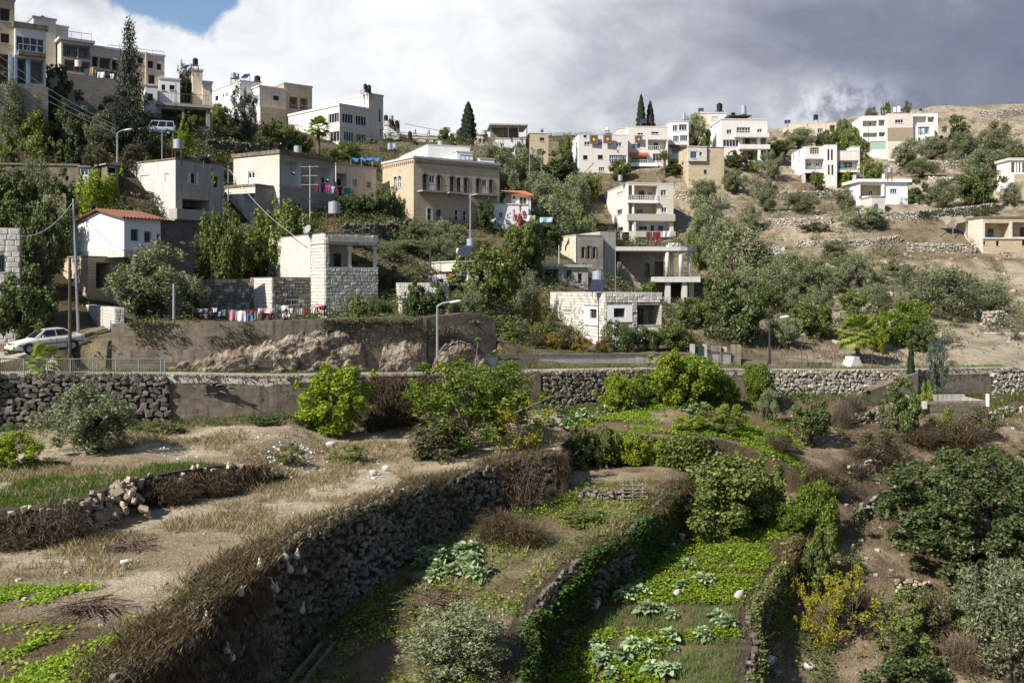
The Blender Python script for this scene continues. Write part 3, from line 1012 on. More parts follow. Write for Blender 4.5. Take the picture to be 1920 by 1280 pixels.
class Block:
 def m(b,face,u,o,z):
  return (u,b.oy - o,z) if face == 'R' else (b.ox - o,u,z)

 def bx(b,mb,face,u0,u1,o0,o1,z0,z1):
  p,q_ = b.m(face,u0,o0,z0),b.m(face,u1,o1,z1)
  mb.box(p[0],q_[0],p[1],q_[1],p[2],q_[2])

 def rect(b,face,x0,y0,x1,y1,o=0.0):
  h = b.h
  xm,ym = (x0 + x1) / 2,(y0 + y1) / 2
  g = (lambda x,y: h.on_y(x,y,b.oy - o)) if face == 'R' else (lambda x,y: h.on_x(x,y,b.ox - o))
  ua,ub = g(x0,ym)[0],g(x1,ym)[0]
  za,zb = g(xm,y1)[1],g(xm,y0)[1]
  lim = b.wr if face == 'R' else b.wl
  org = b.ox if face == 'R' else b.oy
  u0,u1 = min(ua,ub),max(ua,ub)
  return max(u0,org + 0.05),min(u1,org + lim - 0.05),max(za,b.zb + 0.01),min(zb,b.zt - 0.05)

 def hole(b,face,r,depth,kind='win',side=True,mat=None):
  b.op[face].append((r,depth,kind,mat))

 # ---- features
 def win(b,face,x0,y0,x1,y1,cols=2,rows=1,frame='frame_white',pane='glass',sill='slab',shutter=None,bars=None,arch=False,surround=None,depth=0.18,lab=None,name='window',at=None):
  r = at or b.rect(face,x0,y0,x1,y1)
  u0,u1,z0,z1 = r
  if u1 - u0 < 0.1 or z1 - z0 < 0.1:
   return None
  b.hole(face,r,depth,'arch' if arch else 'win')
  fw = min(0.07,(u1 - u0) * 0.12)
  mb = MB()
  o0,o1 = -depth,-depth + 0.05
  b.bx(mb,face,u0,u0 + fw,o0,o1,z0,z1)
  b.bx(mb,face,u1 - fw,u1,o0,o1,z0,z1)
  b.bx(mb,face,u0 + fw,u1 - fw,o0,o1,z0,z0 + fw)
  b.bx(mb,face,u0 + fw,u1 - fw,o0,o1,z1 - fw,z1)
  for i in range(1,cols):
   u = u0 + (u1 - u0) * i / cols
   b.bx(mb,face,u - fw / 2,u + fw / 2,o0,o1 - 0.005,z0 + fw,z1 - fw)
  for i in range(1,rows):
   z = z0 + (z1 - z0) * i / rows
   b.bx(mb,face,u0 + fw,u1 - fw,o0,o1 - 0.01,z - fw / 2,z + fw / 2)
  w = mb.build(name,MAT[frame],b.h.root)
  if lab: w['label'] = lab
  for i in range(cols):
   for j in range(rows if cols * rows <= 8 else 1):
    nr = rows if cols * rows <= 8 else 1
    ua,ub = u0 + (u1 - u0) * i / cols,u0 + (u1 - u0) * (i + 1) / cols
    za,zb = z0 + (z1 - z0) * j / nr,z0 + (z1 - z0) * (j + 1) / nr
    mb = MB()
    b.bx(mb,face,ua + 0.01,ub - 0.01,o0 + 0.005,o0 + 0.02,za + 0.01,zb - 0.01)
    mb.build('pane',MAT[pane],w)
  if sill:
   mb = MB()
   b.bx(mb,face,u0 - 0.08,u1 + 0.08,-depth + 0.02,0.07,z0 - 0.08,z0 - 0.002)
   mb.build('sill',MAT[sill],w)
  if surround:
   mb = MB()
   sw = 0.16
   b.bx(mb,face,u0 - sw,u0 - 0.002,0.004,0.05,z0,z1)
   b.bx(mb,face,u1 + 0.002,u1 + sw,0.004,0.05,z0,z1)
   if arch:
    cu,rad = (u0 + u1) / 2,(u1 - u0) / 2
    zs = z1 - rad
    for k in range(8):
     a0,a1 = math.pi * k / 8,math.pi * (k + 1) / 8
     pr = [(cu + math.cos(a) * rr_,zs + math.sin(a) * rr_) for rr_,a in ((rad,a0),(rad + sw,a0),(rad + sw,a1),(rad,a1))]
     f_ = [b.m(face,pu,0.05,pz) for pu,pz in pr]
     g_ = [b.m(face,pu,0.004,pz) for pu,pz in pr]
     if face == 'R':
      f_,g_ = f_[::-1],g_[::-1]
     mb.quad(*f_)
     for e in range(4):
      mb.quad(f_[e],f_[(e + 1) % 4],g_[(e + 1) % 4],g_[e])
   else:
    b.bx(mb,face,u0 - sw,u1 + sw,0.004,0.05,z1 + 0.002,z1 + sw)
   mb.build('surround',MAT[surround],w)
  if shutter:
   for sgn,e in ((-1,u0),(1,u1)):
    wd = (u1 - u0) * 0.5
    mb = MB()
    a,c = (e - wd,e - 0.01) if sgn < 0 else (e + 0.01,e + wd)
    b.bx(mb,face,a,c,0.01,0.05,z0,z1)
    for k in range(6):
     zz = z0 + (z1 - z0) * (k + 0.5) / 6
     b.bx(mb,face,a + 0.05,c - 0.05,0.052,0.07,zz - 0.03,zz + 0.03)
    mb.build('shutter',MAT[shutter],w)
  if bars:
   n = max(3,int((u1 - u0) / 0.16))
   for i in range(n + 1):
    u = u0 + (u1 - u0) * i / n
    mb = MB()
    b.bx(mb,face,u - 0.012,u + 0.012,0.03,0.055,z0,z1)
    mb.build('bar',MAT[bars],w)
   for zz in (z0 + 0.1,z1 - 0.1):
    mb = MB()
    b.bx(mb,face,u0 - 0.05,u1 + 0.05,0.056,0.08,zz - 0.015,zz + 0.015)
    mb.build('bar',MAT[bars],w)
  return w

 def blind(b,face,x0,y0,x1,y1,mat='shutter_white',depth=0.1,name='window'):
  """closed roller shutter"""
  r = b.rect(face,x0,y0,x1,y1)
  u0,u1,z0,z1 = r
  if u1 - u0 < 0.1 or z1 - z0 < 0.1:
   return
  b.hole(face,r,depth)
  mb = MB()
  b.bx(mb,face,u0,u0 + 0.05,-depth,0.02,z0,z1)
  b.bx(mb,face,u1 - 0.05,u1,-depth,0.02,z0,z1)
  b.bx(mb,face,u0 + 0.05,u1 - 0.05,-depth,0.03,z1 - 0.12,z1)
  w = mb.build(name,MAT[mat],b.h.root)
  n = max(4,min(9,int((z1 - z0) / 0.15)))
  for i in range(n):
   mb = MB()
   za = z0 + (z1 - 0.12 - z0) * i / n
   zb = z0 + (z1 - 0.12 - z0) * (i + 1) / n
   b.bx(mb,face,u0 + 0.05,u1 - 0.05,-depth,-depth + 0.04,za + 0.012,zb)
   mb.build('slat',MAT[mat],w)

 def door(b,face,x0,y0,x1,y1,mat='door_blue',depth=0.15,arch=False,surround=None,at=None,panels=2):
  r = at or b.rect(face,x0,y0,x1,y1)
  u0,u1,z0,z1 = r
  if u1 - u0 < 0.1:
   return
  if not at:
   b.hole(face,r,depth,'arch' if arch else 'win')
  mb = MB()
  b.bx(mb,face,u0,u1,-depth,-depth + 0.05,z0,z1)
  dd = mb.build('door',MAT[mat],b.h.root)
  for i in range(panels):
   mb = MB()
   ua,ub = u0 + (u1 - u0) * (i + 0.15) / panels,u0 + (u1 - u0) * (i + 0.85) / panels
   b.bx(mb,face,ua,ub,-depth + 0.052,-depth + 0.07,z0 + 0.15,z0 + (z1 - z0) * 0.5)
   mb.build('panel',MAT[mat],dd)
   mb = MB()
   b.bx(mb,face,ua,ub,-depth + 0.052,-depth + 0.06,z0 + (z1 - z0) * 0.55,z1 - 0.15)
   mb.build('pane',MAT['glass'],dd)
  mb = MB()
  b.bx(mb,face,(u0 + u1) / 2 + 0.03,(u0 + u1) / 2 + 0.12,-depth + 0.07,-depth + 0.12,(z0 + z1) / 2 - 0.1,(z0 + z1) / 2 - 0.05)
  mb.build('handle',MAT['rail_metal'],dd)
  if surround:
   mb = MB()
   sw = 0.18
   b.bx(mb,face,u0 - sw,u0 - 0.002,0.004,0.05,z0,z1)
   b.bx(mb,face,u1 + 0.002,u1 + sw,0.004,0.05,z0,z1)
   b.bx(mb,face,u0 - sw,u1 + sw,0.004,0.05,z1 + 0.002,z1 + sw)
   mb.build('surround',MAT[surround],dd)
  return dd

 def loggia(b,face,x0,y0,x1,y1,depth=2.0,mat=None,wins=(),doors=(),open_right=False):
  """deep recess; wins / doors are photo rectangles on its back wall"""
  r = b.rect(face,x0,y0,x1,y1)
  if r[1] - r[0] < 0.2:
   return
  b.hole(face,r,depth,'open' if open_right else 'loggia',mat=mat)
  back = Block()
  back.__dict__.update(b.__dict__)
  if face == 'R': back.oy = b.oy + depth
  else: back.ox = b.ox + depth
  back.op = {'R': [],'L': []}
  for w in wins:
   q_ = back.rect(face,*w[:4])
   u0,u1,z0,z1 = max(q_[0],r[0]),min(q_[1],r[1]),max(q_[2],r[2]),min(q_[3],r[3])
   if u1 - u0 < 0.15 or z1 - z0 < 0.15: continue
   back.win(face,0,0,0,0,w[4] if len(w) > 4 else 2,at=(u0,u1,z0,z1),depth=-0.07,sill=None)
  for w in doors:
   q_ = back.rect(face,*w[:4])
   u0,u1,z0,z1 = max(q_[0],r[0]),min(q_[1],r[1]),r[2],min(q_[3],r[3])
   if u1 - u0 < 0.15 or z1 - z0 < 0.15: continue
   back.door(face,0,0,0,0,w[4] if len(w) > 4 else 'frame_dark',at=(u0,u1,z0 + 0.02,z1),depth=-0.06)
  return r

 def part(b,name,face,x0,y0,x1,y1,o0,o1,mat,grow=(0,0),clip=False,lab=None):
  """a block standing out of the face between offsets o0 and o1"""
  h = b.h
  xm,ym = (x0 + x1) / 2,(y0 + y1) / 2
  om = max(o0,o1)
  g = (lambda x,y: h.on_y(x,y,b.oy - om)) if face == 'R' else (lambda x,y: h.on_x(x,y,b.ox - om))
  ua,ub = g(x0,ym)[0],g(x1,ym)[0]
  z0,z1 = g(xm,y1)[1],g(xm,y0)[1]
  mb = MB()
  b.bx(mb,face,min(ua,ub) - grow[0],max(ua,ub) + grow[1],o0,o1,z0,z1)
  o = mb.build(name,MAT[mat],h.root)
  if lab: o['label'] = lab
  return o

 def railing(b,face,x0,y0,x1,y1,o,mat='rail_metal',style='bars',sp=0.22,name='railing'):
  """railing on a balcony front: y0 top, y1 foot (photo rows)"""
  h = b.h
  xm,ym = (x0 + x1) / 2,(y0 + y1) / 2
  g = (lambda x,y: h.on_y(x,y,b.oy - o)) if face == 'R' else (lambda x,y: h.on_x(x,y,b.ox - o))
  ua,ub = sorted((g(x0,ym)[0],g(x1,ym)[0]))
  z0,z1 = g(xm,y1)[1],g(xm,y0)[1]
  mb = MB()
  b.bx(mb,face,ua,ub,o - 0.03,o + 0.03,z1 - 0.05,z1)
  rail = mb.build(name,MAT[mat],h.root)
  mb = MB()
  b.bx(mb,face,ua,ub,o - 0.02,o + 0.02,z0,z0 + 0.04)
  mb.build('bottom_rail',MAT[mat],rail)
  n = max(2,min(40,int((ub - ua) / sp)))
  for i in range(n + 1):
   u = ua + (ub - ua) * i / n
   mb = MB()
   if style == 'bars':
    b.bx(mb,face,u - 0.015,u + 0.015,o - 0.012,o + 0.012,z0 + 0.041,z1 - 0.051)
    mb.build('bar',MAT[mat],rail)
   else:
    p = b.m(face,u,o,z0)
    hh = z1 - z0
    mb.lathe([(0.05,0.04),(0.035,hh * 0.2),(0.075,hh * 0.38),(0.03,hh * 0.62),(0.045,hh - 0.05)],8,p)
    mb.build('baluster',MAT[mat],rail,True)
  return rail

 def blocks_on(b,face,mat,bw=0.5,rh=0.27,limit=300,seed=1,area=None,proud=0.05,name='stone_block',skip=0.0,mat2=None):
  """rock-faced ashlar laid on the face, one object per stone, leaving the openings free"""
  r = np.random.default_rng(seed)
  org,lim = (b.ox,b.wr) if face == 'R' else (b.oy,b.wl)
  u0a,u1a,z0a,z1a = area or (org,org + lim,b.zb,b.zt)
  cells = []
  z = z1a
  row = 0
  while z - rh * 0.6 > z0a:
   u = u0a - r.uniform(0,bw * 0.6)
   hh = rh * r.uniform(0.9,1.1)
   while u < u1a:
    w = bw * r.uniform(0.65,1.35)
    a,c = max(u,u0a),min(u + w,u1a)
    zz0,zz1 = max(z - hh,z0a),z
    ok = c - a > 0.12 and r.random() >= skip
    for (ru,_,_,_) in b.op[face]:
     if a < ru[1] + 0.02 and c > ru[0] - 0.02 and zz0 < ru[3] + 0.02 and zz1 > ru[2] - 0.02:
      if a < ru[0] - 0.12 and c > ru[0]: c = ru[0] - 0.02
      elif c > ru[1] + 0.12 and a < ru[1]: a = ru[1] + 0.02
      else: ok = False
    if ok and c - a > 0.1:
     cells.append((a,c,zz0,zz1))
    u += w
   z -= hh
   row += 1
  # the lowest rows are usually hidden, so keep the top ones as single stones
  xf = []
  for k,(a,c,q0,q1) in enumerate(cells):
   ctr = b.m(face,(a + c) / 2,proud * 0.5 + r.uniform(-0.012,0.012),(q0 + q1) / 2)
   m = Matrix.Translation(ctr) @ Matrix.Rotation(0 if face == 'R' else -math.pi / 2,4,'Z') @ Matrix.Diagonal((c - a - 0.02,proud * 2.2,q1 - q0 - 0.02,1))
   if k < limit:
    o = link(name,ashlar_mesh(int(r.integers(6)),mat2 if (mat2 and r.random() < 0.3) else mat),b.h.root)
    o.matrix_basis = m
   else:
    xf.append((int(r.integers(6)),m))
  merged('stone_blocks',ASHLAR,xf,MAT[mat],b.h.root,'stuff')

 def finish(b):
  if b.done: return
  b.done = True
  mbs = {'R': MB(),'L': MB()}
  for face in 'RL':
   org,lim = (b.ox,b.wr) if face == 'R' else (b.oy,b.wl)
   mb = mbs[face]
   ops = b.op[face]
   us = sorted(set([org,org + lim] + [x for o in ops for x in o[0][:2]]))
   zs = sorted(set([b.zb,b.zt] + [x for o in ops for x in o[0][2:]]))
   flip = face == 'L'

   def qd(a,b_,c,d,uv):
    if flip: mb.quad(d,c,b_,a,uv[::-1])
    else: mb.quad(a,b_,c,d,uv)
   for i in range(len(us) - 1):
    for j in range(len(zs) - 1):
     u,z = (us[i] + us[i + 1]) / 2,(zs[j] + zs[j + 1]) / 2
     if any(o[0][0] < u < o[0][1] and o[0][2] < z < o[0][3] for o in ops):
      continue
     c = [(us[i],zs[j]),(us[i + 1],zs[j]),(us[i + 1],zs[j + 1]),(us[i],zs[j + 1])]
     qd(*[b.m(face,p[0],0,p[1]) for p in c],c)
   for (u0,u1,z0,z1),dep,kind,om in ops:
    t = b if om is None else None
    tgt = mb
    sub = MB() if om else mb
    def q2(a,b_,c,d,uv=None):
     if flip: sub.quad(d,c,b_,a,uv[::-1] if uv else None)
     else: sub.quad(a,b_,c,d,uv)
    if kind == 'open': dep_r = 0.3
    A = lambda u,o,z: b.m(face,u,o,z)
    q2(A(u0,0,z0),A(u0,-dep,z0),A(u0,-dep,z1),A(u0,0,z1),[(0,z0),(dep,z0),(dep,z1),(0,z1)])
    if kind != 'open':
     q2(A(u1,0,z1),A(u1,-dep,z1),A(u1,-dep,z0),A(u1,0,z0),[(0,z1),(dep,z1),(dep,z0),(0,z0)])
    q2(A(u0,0,z1),A(u0,-dep,z1),A(u1,-dep,z1),A(u1,0,z1),[(0,0),(0,dep),(u1 - u0,dep),(u1 - u0,0)])
    q2(A(u0,-dep,z0),A(u0,0,z0),A(u1,0,z0),A(u1,-dep,z0),[(0,dep),(0,0),(u1 - u0,0),(u1 - u0,dep)])
    if kind in ('loggia','win','arch'):
     dd = dep + (0.004 if kind != 'loggia' else 0)
     q2(A(u0,-dd,z0),A(u1,-dd,z0),A(u1,-dd,z1),A(u0,-dd,z1),[(u0,z0),(u1,z0),(u1,z1),(u0,z1)])
    if kind == 'arch':
     cu,rad = (u0 + u1) / 2,(u1 - u0) / 2
     zsp = z1 - rad
     for sg in (-1,1):
      e = u0 if sg < 0 else u1
      arc = [(cu + sg * rad * math.cos(a),zsp + rad * math.sin(a)) for a in np.linspace(0,math.pi / 2,6)]
      for k in range(5):
       p,r_ = arc[k],arc[k + 1]
       pts = [b.m(face,e,-0.01,z1),b.m(face,p[0],-0.01,p[1]),b.m(face,r_[0],-0.01,r_[1])]
       mb.poly(pts if (sg > 0) != flip else pts[::-1])
    if om:
     sub.build('recess',MAT[om],b.h.root)
  x1,y1 = b.ox + b.wr,b.oy + b.wl
  mb = mbs['R']
  z0,z1 = b.zb,b.zt
  opn = [o for o in b.op['R'] if o[2] == 'open']
  if not opn:
   mb.quad((x1,b.oy,z0),(x1,y1,z0),(x1,y1,z1),(x1,b.oy,z1),[(0,z0),(b.wl,z0),(b.wl,z1),(0,z1)])
  mb.quad((x1,y1,z0),(b.ox,y1,z0),(b.ox,y1,z1),(x1,y1,z1),[(0,z0),(b.wr,z0),(b.wr,z1),(0,z1)])
  mb.quad((b.ox,b.oy,z1),(x1,b.oy,z1),(x1,y1,z1),(b.ox,y1,z1))
  mb.build('wall',MAT[b.mat],b.h.root)
  mbs['L'].build('wall',MAT[b.matL],b.h.root)
  if b.roof:
   mb = MB()
   o = b.over
   mb.box(b.ox - o,x1 + o,b.oy - o,y1 + o,z1 + 0.003,z1 + b.roof_h)
   mb.build('roof',MAT[b.roof],b.h.root)

def ashlar_proto(seed):
 r = np.random.default_rng(seed)
 v = [(-.5,.5,-.5),(.5,.5,-.5),(.5,.5,.5),(-.5,.5,.5),(-.5,0,-.5),(.5,0,-.5),(.5,0,.5),(-.5,0,.5)]
 e = 0.10
 for x,z in ((-.5 + e,-.5 + e),(.5 - e,-.5 + e),(.5 - e,.5 - e),(-.5 + e,.5 - e)):
  v.append((x + r.uniform(-.04,.04),-0.5 + r.uniform(-0.1,0.25),z + r.uniform(-.05,.05)))
 f = [(0,1,5),(0,5,4),(1,2,6),(1,6,5),(2,3,7),(2,7,6),(3,0,4),(3,4,7)]
 for i in range(4):
  j = (i + 1) % 4
  f += [(4 + i,4 + j,8 + j),(4 + i,8 + j,8 + i)]
 f += [(8,9,10),(8,10,11)]
 return np.array(v),np.array(f)

ASHLAR = [ashlar_proto(200 + i) for i in range(6)]
_ash = {}

def ashlar_mesh(i,mat):
 if (i,mat) not in _ash:
  _ash[(i,mat)] = np_mesh('stone_block',ASHLAR[i][0],ASHLAR[i][1],MAT[mat])
 return _ash[(i,mat)]

# ------------------------------------------------------------------ roof furniture
def unit(px,d):
 return d / F

def water_tank(label,px0,py0,px1,py1,d,mat='galvanised',legs=0.0,group='roof water tanks'):
 """cylinder between photo corners; legs = stand height in metres"""
 c = P((px0 + px1) / 2,py1,d)
 w = (px1 - px0) * d / F
 h = (py1 - py0) * d / F
 root = thing('water_tank',label,'water tank',(c.x,c.y,c.z - legs),random.uniform(0,3),group)
 r = w / 2
 mb = MB()
 if mat == 'tank_black':
  mb.lathe([(r * 0.92,0.0),(r,0.06 * h),(r,0.3 * h),(r * 0.95,0.33 * h),(r,0.36 * h),(r,0.6 * h),(r * 0.95,0.63 * h),(r,0.66 * h),(r,0.84 * h),(r * 0.5,0.95 * h),(r * 0.3,0.96 * h)],18,(0,0,legs))
 else:
  mb.lathe([(r,0.0),(r,0.32 * h),(r * 1.02,0.335 * h),(r,0.35 * h),(r,0.64 * h),(r * 1.02,0.655 * h),(r,0.67 * h),(r,0.95 * h),(r * 0.3,h)],18,(0,0,legs))
 mb.build('barrel',MAT[mat],root,False)
 MB().lathe([(r * 0.34,0.0),(r * 0.34,0.07 * h),(r * 0.1,0.09 * h)],12,(0,0,legs + h * 0.955)).build('lid',MAT[mat],root)
 if legs > 0.15:
  MB().box(-r * 1.05,r * 1.05,-r * 1.05,r * 1.05,legs - 0.07,legs - 0.004).build('platform',MAT['rust'],root)
  for sx_ in (-1,1):
   for sy_ in (-1,1):
    MB().box(sx_ * r * 0.9 - 0.03,sx_ * r * 0.9 + 0.03,sy_ * r * 0.9 - 0.03,sy_ * r * 0.9 + 0.03,-0.3,legs - 0.072).build('leg',MAT['rust'],root)
  MB().tube([(-r * 0.9,-r * 0.9,0.1),(r * 0.9,-r * 0.9,legs - 0.1)],0.02,5).build('brace',MAT['rust'],root)
 return root

def dish(label,px,py,d,wpx,face=(-0.2,-1,0.5),mat='dish_grey'):
 """satellite dish centred on the pixel"""
 c = P(px,py,d)
 r = wpx * d / F / 2
 root = thing('satellite_dish',label,'satellite dish',c,0,'satellite dishes')
 rot = Vector(face).normalized().to_track_quat('Z','Y').to_matrix().to_4x4()
 mb = MB()
 prof = [(0.02,0.0),(r * 0.4,r * 0.05),(r * 0.75,r * 0.17),(r,r * 0.32),(r * 1.0,r * 0.34),(r * 0.74,r * 0.20),(r * 0.4,r * 0.08),(0.02,0.03)]
 mb.lathe(prof,20)
 o = mb.build('bowl',MAT[mat],root,True)
 o.matrix_basis = rot @ Matrix.Translation((0,0,-r * 0.2))
 o = MB().tube([(0,-r * 0.9,r * 0.1),(0,-r * 0.15,r * 0.95)],0.02,6).build('feed_arm',MAT['rail_metal'],root)
 o.matrix_basis = rot
 o = MB().lathe([(0.05,0),(0.06,0.12),(0.03,0.16)],8,(0,-r * 0.15,r * 0.9)).build('receiver',MAT['tank_white'],root)
 o.matrix_basis = rot
 back = -Vector(face).normalized() * r * 0.2
 MB().tube([tuple(back),(back.x * 1.6,back.y * 1.6,-r * 0.6),(back.x * 1.6,back.y * 1.6,-r * 1.5)],0.03,6).build('mast',MAT['rail_metal'],root)
 return root

def solar(label,px,py,d,wpx,tilt=40,rz=-0.3):
 c = P(px,py,d)
 w = wpx * d / F
 root = thing('solar_panel',label,'solar panel',c,rz,'roof solar heaters')
 h = w * 1.1
 t = R(tilt)
 for i in range(2):
  mb = MB().box(-w / 2 + i * w / 2 + 0.02,-w / 2 + (i + 1) * w / 2 - 0.02,-h / 2,h / 2,0,0.08)
  o = mb.build('collector',MAT['solar'],root)
  o.matrix_basis = Matrix.Translation((0,0,h * 0.4)) @ Matrix.Rotation(t,4,'X')
 for sx_ in (-1,1):
  MB().box(sx_ * w * 0.4 - 0.03,sx_ * w * 0.4 + 0.03,h * 0.28,h * 0.34,-0.5,h * 0.55).build('leg',MAT['rail_metal'],root)
 return root

def mast(name,label,px,py0,py1,d,r=0.035,mat='pole_metal',arms=0,cat='antenna',group=None,lean=0.0):
 """upright pole from foot row py1 to top row py0"""
 a = P(px,py1,d)
 h = (py1 - py0) * d / F
 root = thing(name,label,cat,a,random.uniform(-0.4,0.4),group)
 MB().tube([(0,0,-0.6),(lean * 0.5,0,h * 0.5),(lean,0,h)],[r,r * 0.9,r * 0.7],8).build('pole',MAT[mat],root)
 for i in range(arms):
  z = h * (0.98 - 0.13 * i)
  L = 0.9 - 0.15 * (i % 2)
  MB().tube([(-L + lean,0,z),(L + lean,0,z)],0.016,5).build('arm',MAT[mat],root)
  for k in range(4):
   x = -L + 2 * L * (k + 0.5) / 4
   MB().tube([(x + lean,-0.28,z + 0.02),(x + lean,0.28,z + 0.02)],0.01,4).build('element',MAT[mat],root)
 return root

def street_lamp(label,px,py0,py1,d,arm=1.2,mat='pole_metal',side=1,group='street lamps'):
 a = P(px,py1,d)
 h = (py1 - py0) * d / F
 root = thing('street_lamp',label,'street lamp',a,0,group)
 MB().tube([(0,0,-0.6),(0,0,h * 0.5),(0,0,h - 0.2)],[0.11,0.09,0.07],10).build('pole',MAT[mat],root)
 MB().tube([(0,0,h - 0.22),(side * arm * 0.4,-0.1,h),(side * arm,-0.2,h + 0.1)],[0.05,0.045,0.04],7).build('arm',MAT[mat],root)
 mb = MB().lathe([(0.03,-0.42),(0.14,-0.30),(0.17,0.05),(0.13,0.32),(0.03,0.40)],10)
 o = mb.build('lamp_head',MAT['lamp_white'],root,True)
 o.matrix_basis = Matrix.Translation((side * (arm + 0.3),-0.25,h + 0.1)) @ Matrix.Rotation(R(82),4,'Y') @ Matrix.Diagonal((0.6,1.2,1.0,1))
 return root

def cable(label,a,b,sag=0.6,r=0.018,mat='wire',n=14,group='overhead cables'):
 a,b = Vector(a),Vector(b)
 pts = [a.lerp(b,i / n) - Vector((0,0,sag * 4 * (i / n) * (1 - i / n))) for i in range(n + 1)]
 mb = MB().tube(pts,r,5)
 return tag(mb.build('overhead_cable',MAT[mat]),label,'cable',group)
# ------------------------------------------------------------------ the houses
Z1,Z2,Z3,Z4 = (0,0,3.5556),(380,100,3.5556),(680,180,3.5556),(1040,160,3.5556)
Z5,Z6,Z7,Z8 = (1440,160,3.5556),(0,360,3.5556),(360,400,3.5556),(740,400,3.2)

# --- upper left row on the shaded slope
h = House('apartment_house','ochre plaster house cut by the frame edge with brown shutters',Z1,-160,98,36)
b = h.block('plaster_ochre',xc=-160,xl=-260,xr=97,top=-30,base=560,roof='concrete_grey')
b.win('R',0,58,66,142,2,frame='frame_brown',pane='glass')
b.win('R',5,225,62,288,2,frame='frame_brown',pane='glass')
b.win('R',-110,60,-50,142,2,frame='frame_brown')
b.loggia('R',-40,360,58,560,2.5)
b.part('column','R',60,362,80,560,0.0,0.25,'pillar_blue')
h.block('stone_grey',ox=b.ox,oy=-0.1,wr=b.wr,wl=b.wl,zt=b.zb - 0.004,zb=-12,roof=None)
h.finish()

h = House('apartment_house','white house on blue pillars with a wide four pane window and planter',Z1,101,99.5,36)
b = h.block('plaster_white',xc=101,xl=98,xr=306,top=178,wl=7,base=562,roof='concrete_dark',roof_h=0.5,over=0.2)
b.win('R',108,250,296,345,4,pane='glass_blue')
b.loggia('R',116,385,178,560,3.0)
b.loggia('R',203,395,296,560,3.0)
b.part('column','R',98,365,115,560,0.0,0.15,'pillar_blue')
b.part('column','R',179,375,201,560,0.0,0.15,'pillar_blue')
b.part('planter','R',125,345,305,372,0.0,0.55,'concrete_dark')
b.railing('R',125,300,296,345,0.05,'rail_white',sp=0.6)
h.block('stone_grey',ox=b.ox - 0.1,oy=-0.12,wr=b.wr + 0.3,wl=b.wl,zt=b.zb - 0.004,zb=-12,roof=None)
h.finish()

h = House('apartment_house','banded stone rooftop storey with one sunlit white side wall',Z1,222,113,38)
b = h.block('stone_clad',xc=222,xl=110,xr=372,top=118,wl=9,zb=-2,matL='paint_white',roof='concrete_grey')
b2 = h.block('stone_clad',xr=455,top=190,ox=b.ox + b.wr,oy=1.2,wl=7,zb=-2,roof='slab')
h.finish()

h = House('apartment_house','two storey terrace house with deep verandas and a roof railing',Z1,408,113,36)
b = h.block('plaster_cream',xc=408,xl=395,xr=612,top=265,wl=8,base=485,roof='slab',roof_h=0.3,over=0.3)
b.loggia('R',420,300,603,385,2.2,wins=((440,330,470,375),(485,340,520,385),(560,350,585,390)),mat='plaster_pink')
b.part('column','R',516,318,523,388,-0.15,0.05,'slab')
b.loggia('R',430,405,600,480,2.5)
b.railing('R',420,345,603,385,0.0,'rail_metal',sp=0.5)
b.railing('R',410,215,610,262,0.15,'rail_metal',sp=0.9)
b2 = h.block('plaster_cream',xr=800,top=340,ox=b.ox + b.wr + 0.01,oy=0.05,wl=7,zb=b.zb,roof='slab',roof_h=0.25)
b2.loggia('R',615,378,655,445,2.0)
b2.loggia('R',664,388,738,460,2.0,wins=((705,430,730,460,2),))
b2.loggia('R',747,400,792,470,2.0)
b2.loggia('R',640,475,780,520,2.0)
h.block('stone_grey',ox=b.ox - 1.5,oy=-0.12,wr=b.wr + b2.wr + 1.5,wl=b.wl,zt=b.zb - 0.004,zb=-12,roof=None)
h.finish()

h = House('apartment_house','long beige house with paired windows behind the tall dark conifer',Z1,700,124,34)
b = h.block('plaster_cream',xc=700,xl=650,xr=1097,top=330,zb=-6,wl=9,roof='slab')
for r_ in ((915,385,955,425),(985,407,1020,455),(1045,425,1075,470),(990,500,1030,560),(860,370,890,410)):
 b.win('R',*r_,2,frame='frame_brown')
b.part('pilaster','R',970,345,982,560,0.0,0.2,'plaster_cream')
b.railing('R',720,322,1090,345,0.0,'rail_metal',sp=1.2)
h.finish()

h = House('villa','small white villa over a stone edged terrace with an open portico',Z1,1055,124,24)
b = h.block('stone_grey',xc=1055,xl=1000,xr=1400,top=700,wl=8,zb=-4,matL='stone_white',roof='stone_white',roof_h=0.35,over=0.25)
b.loggia('R',1075,728,1215,838,3.0,mat='plaster_cream',wins=((1130,770,1160,800),))
b.loggia('R',1228,728,1375,838,3.0,mat='plaster_cream',doors=((1270,770,1300,830),))
b.railing('R',1060,625,1390,688,0.1,'rail_metal',sp=0.35)
b2 = h.block('paint_white',xc=1060,xr=1200,top=525,oy=3.0,wl=5,zt=None,zb=1.0,roof='slab',matL='stone_white')
b2.win('R',1078,565,1102,602,2,frame='frame_brown')
b2.win('R',1130,568,1165,600,2,frame='frame_brown')
b3 = h.block('plaster_cream',xc=1285,xr=1352,top=468,oy=4.2,wl=4,zb=1.0,roof='slab')
b4 = h.block('plaster_cream',xc=1352,xr=1415,top=550,oy=3.2,wl=5,zb=-3.0,roof='slab')
b5 = h.block('plaster_white',xc=968,xr=1050,top=570,oy=0.6,wl=4,zb=-3.0,roof='slab')
b5.win('R',985,625,1020,672,2,frame='frame_brown')
h.finish()

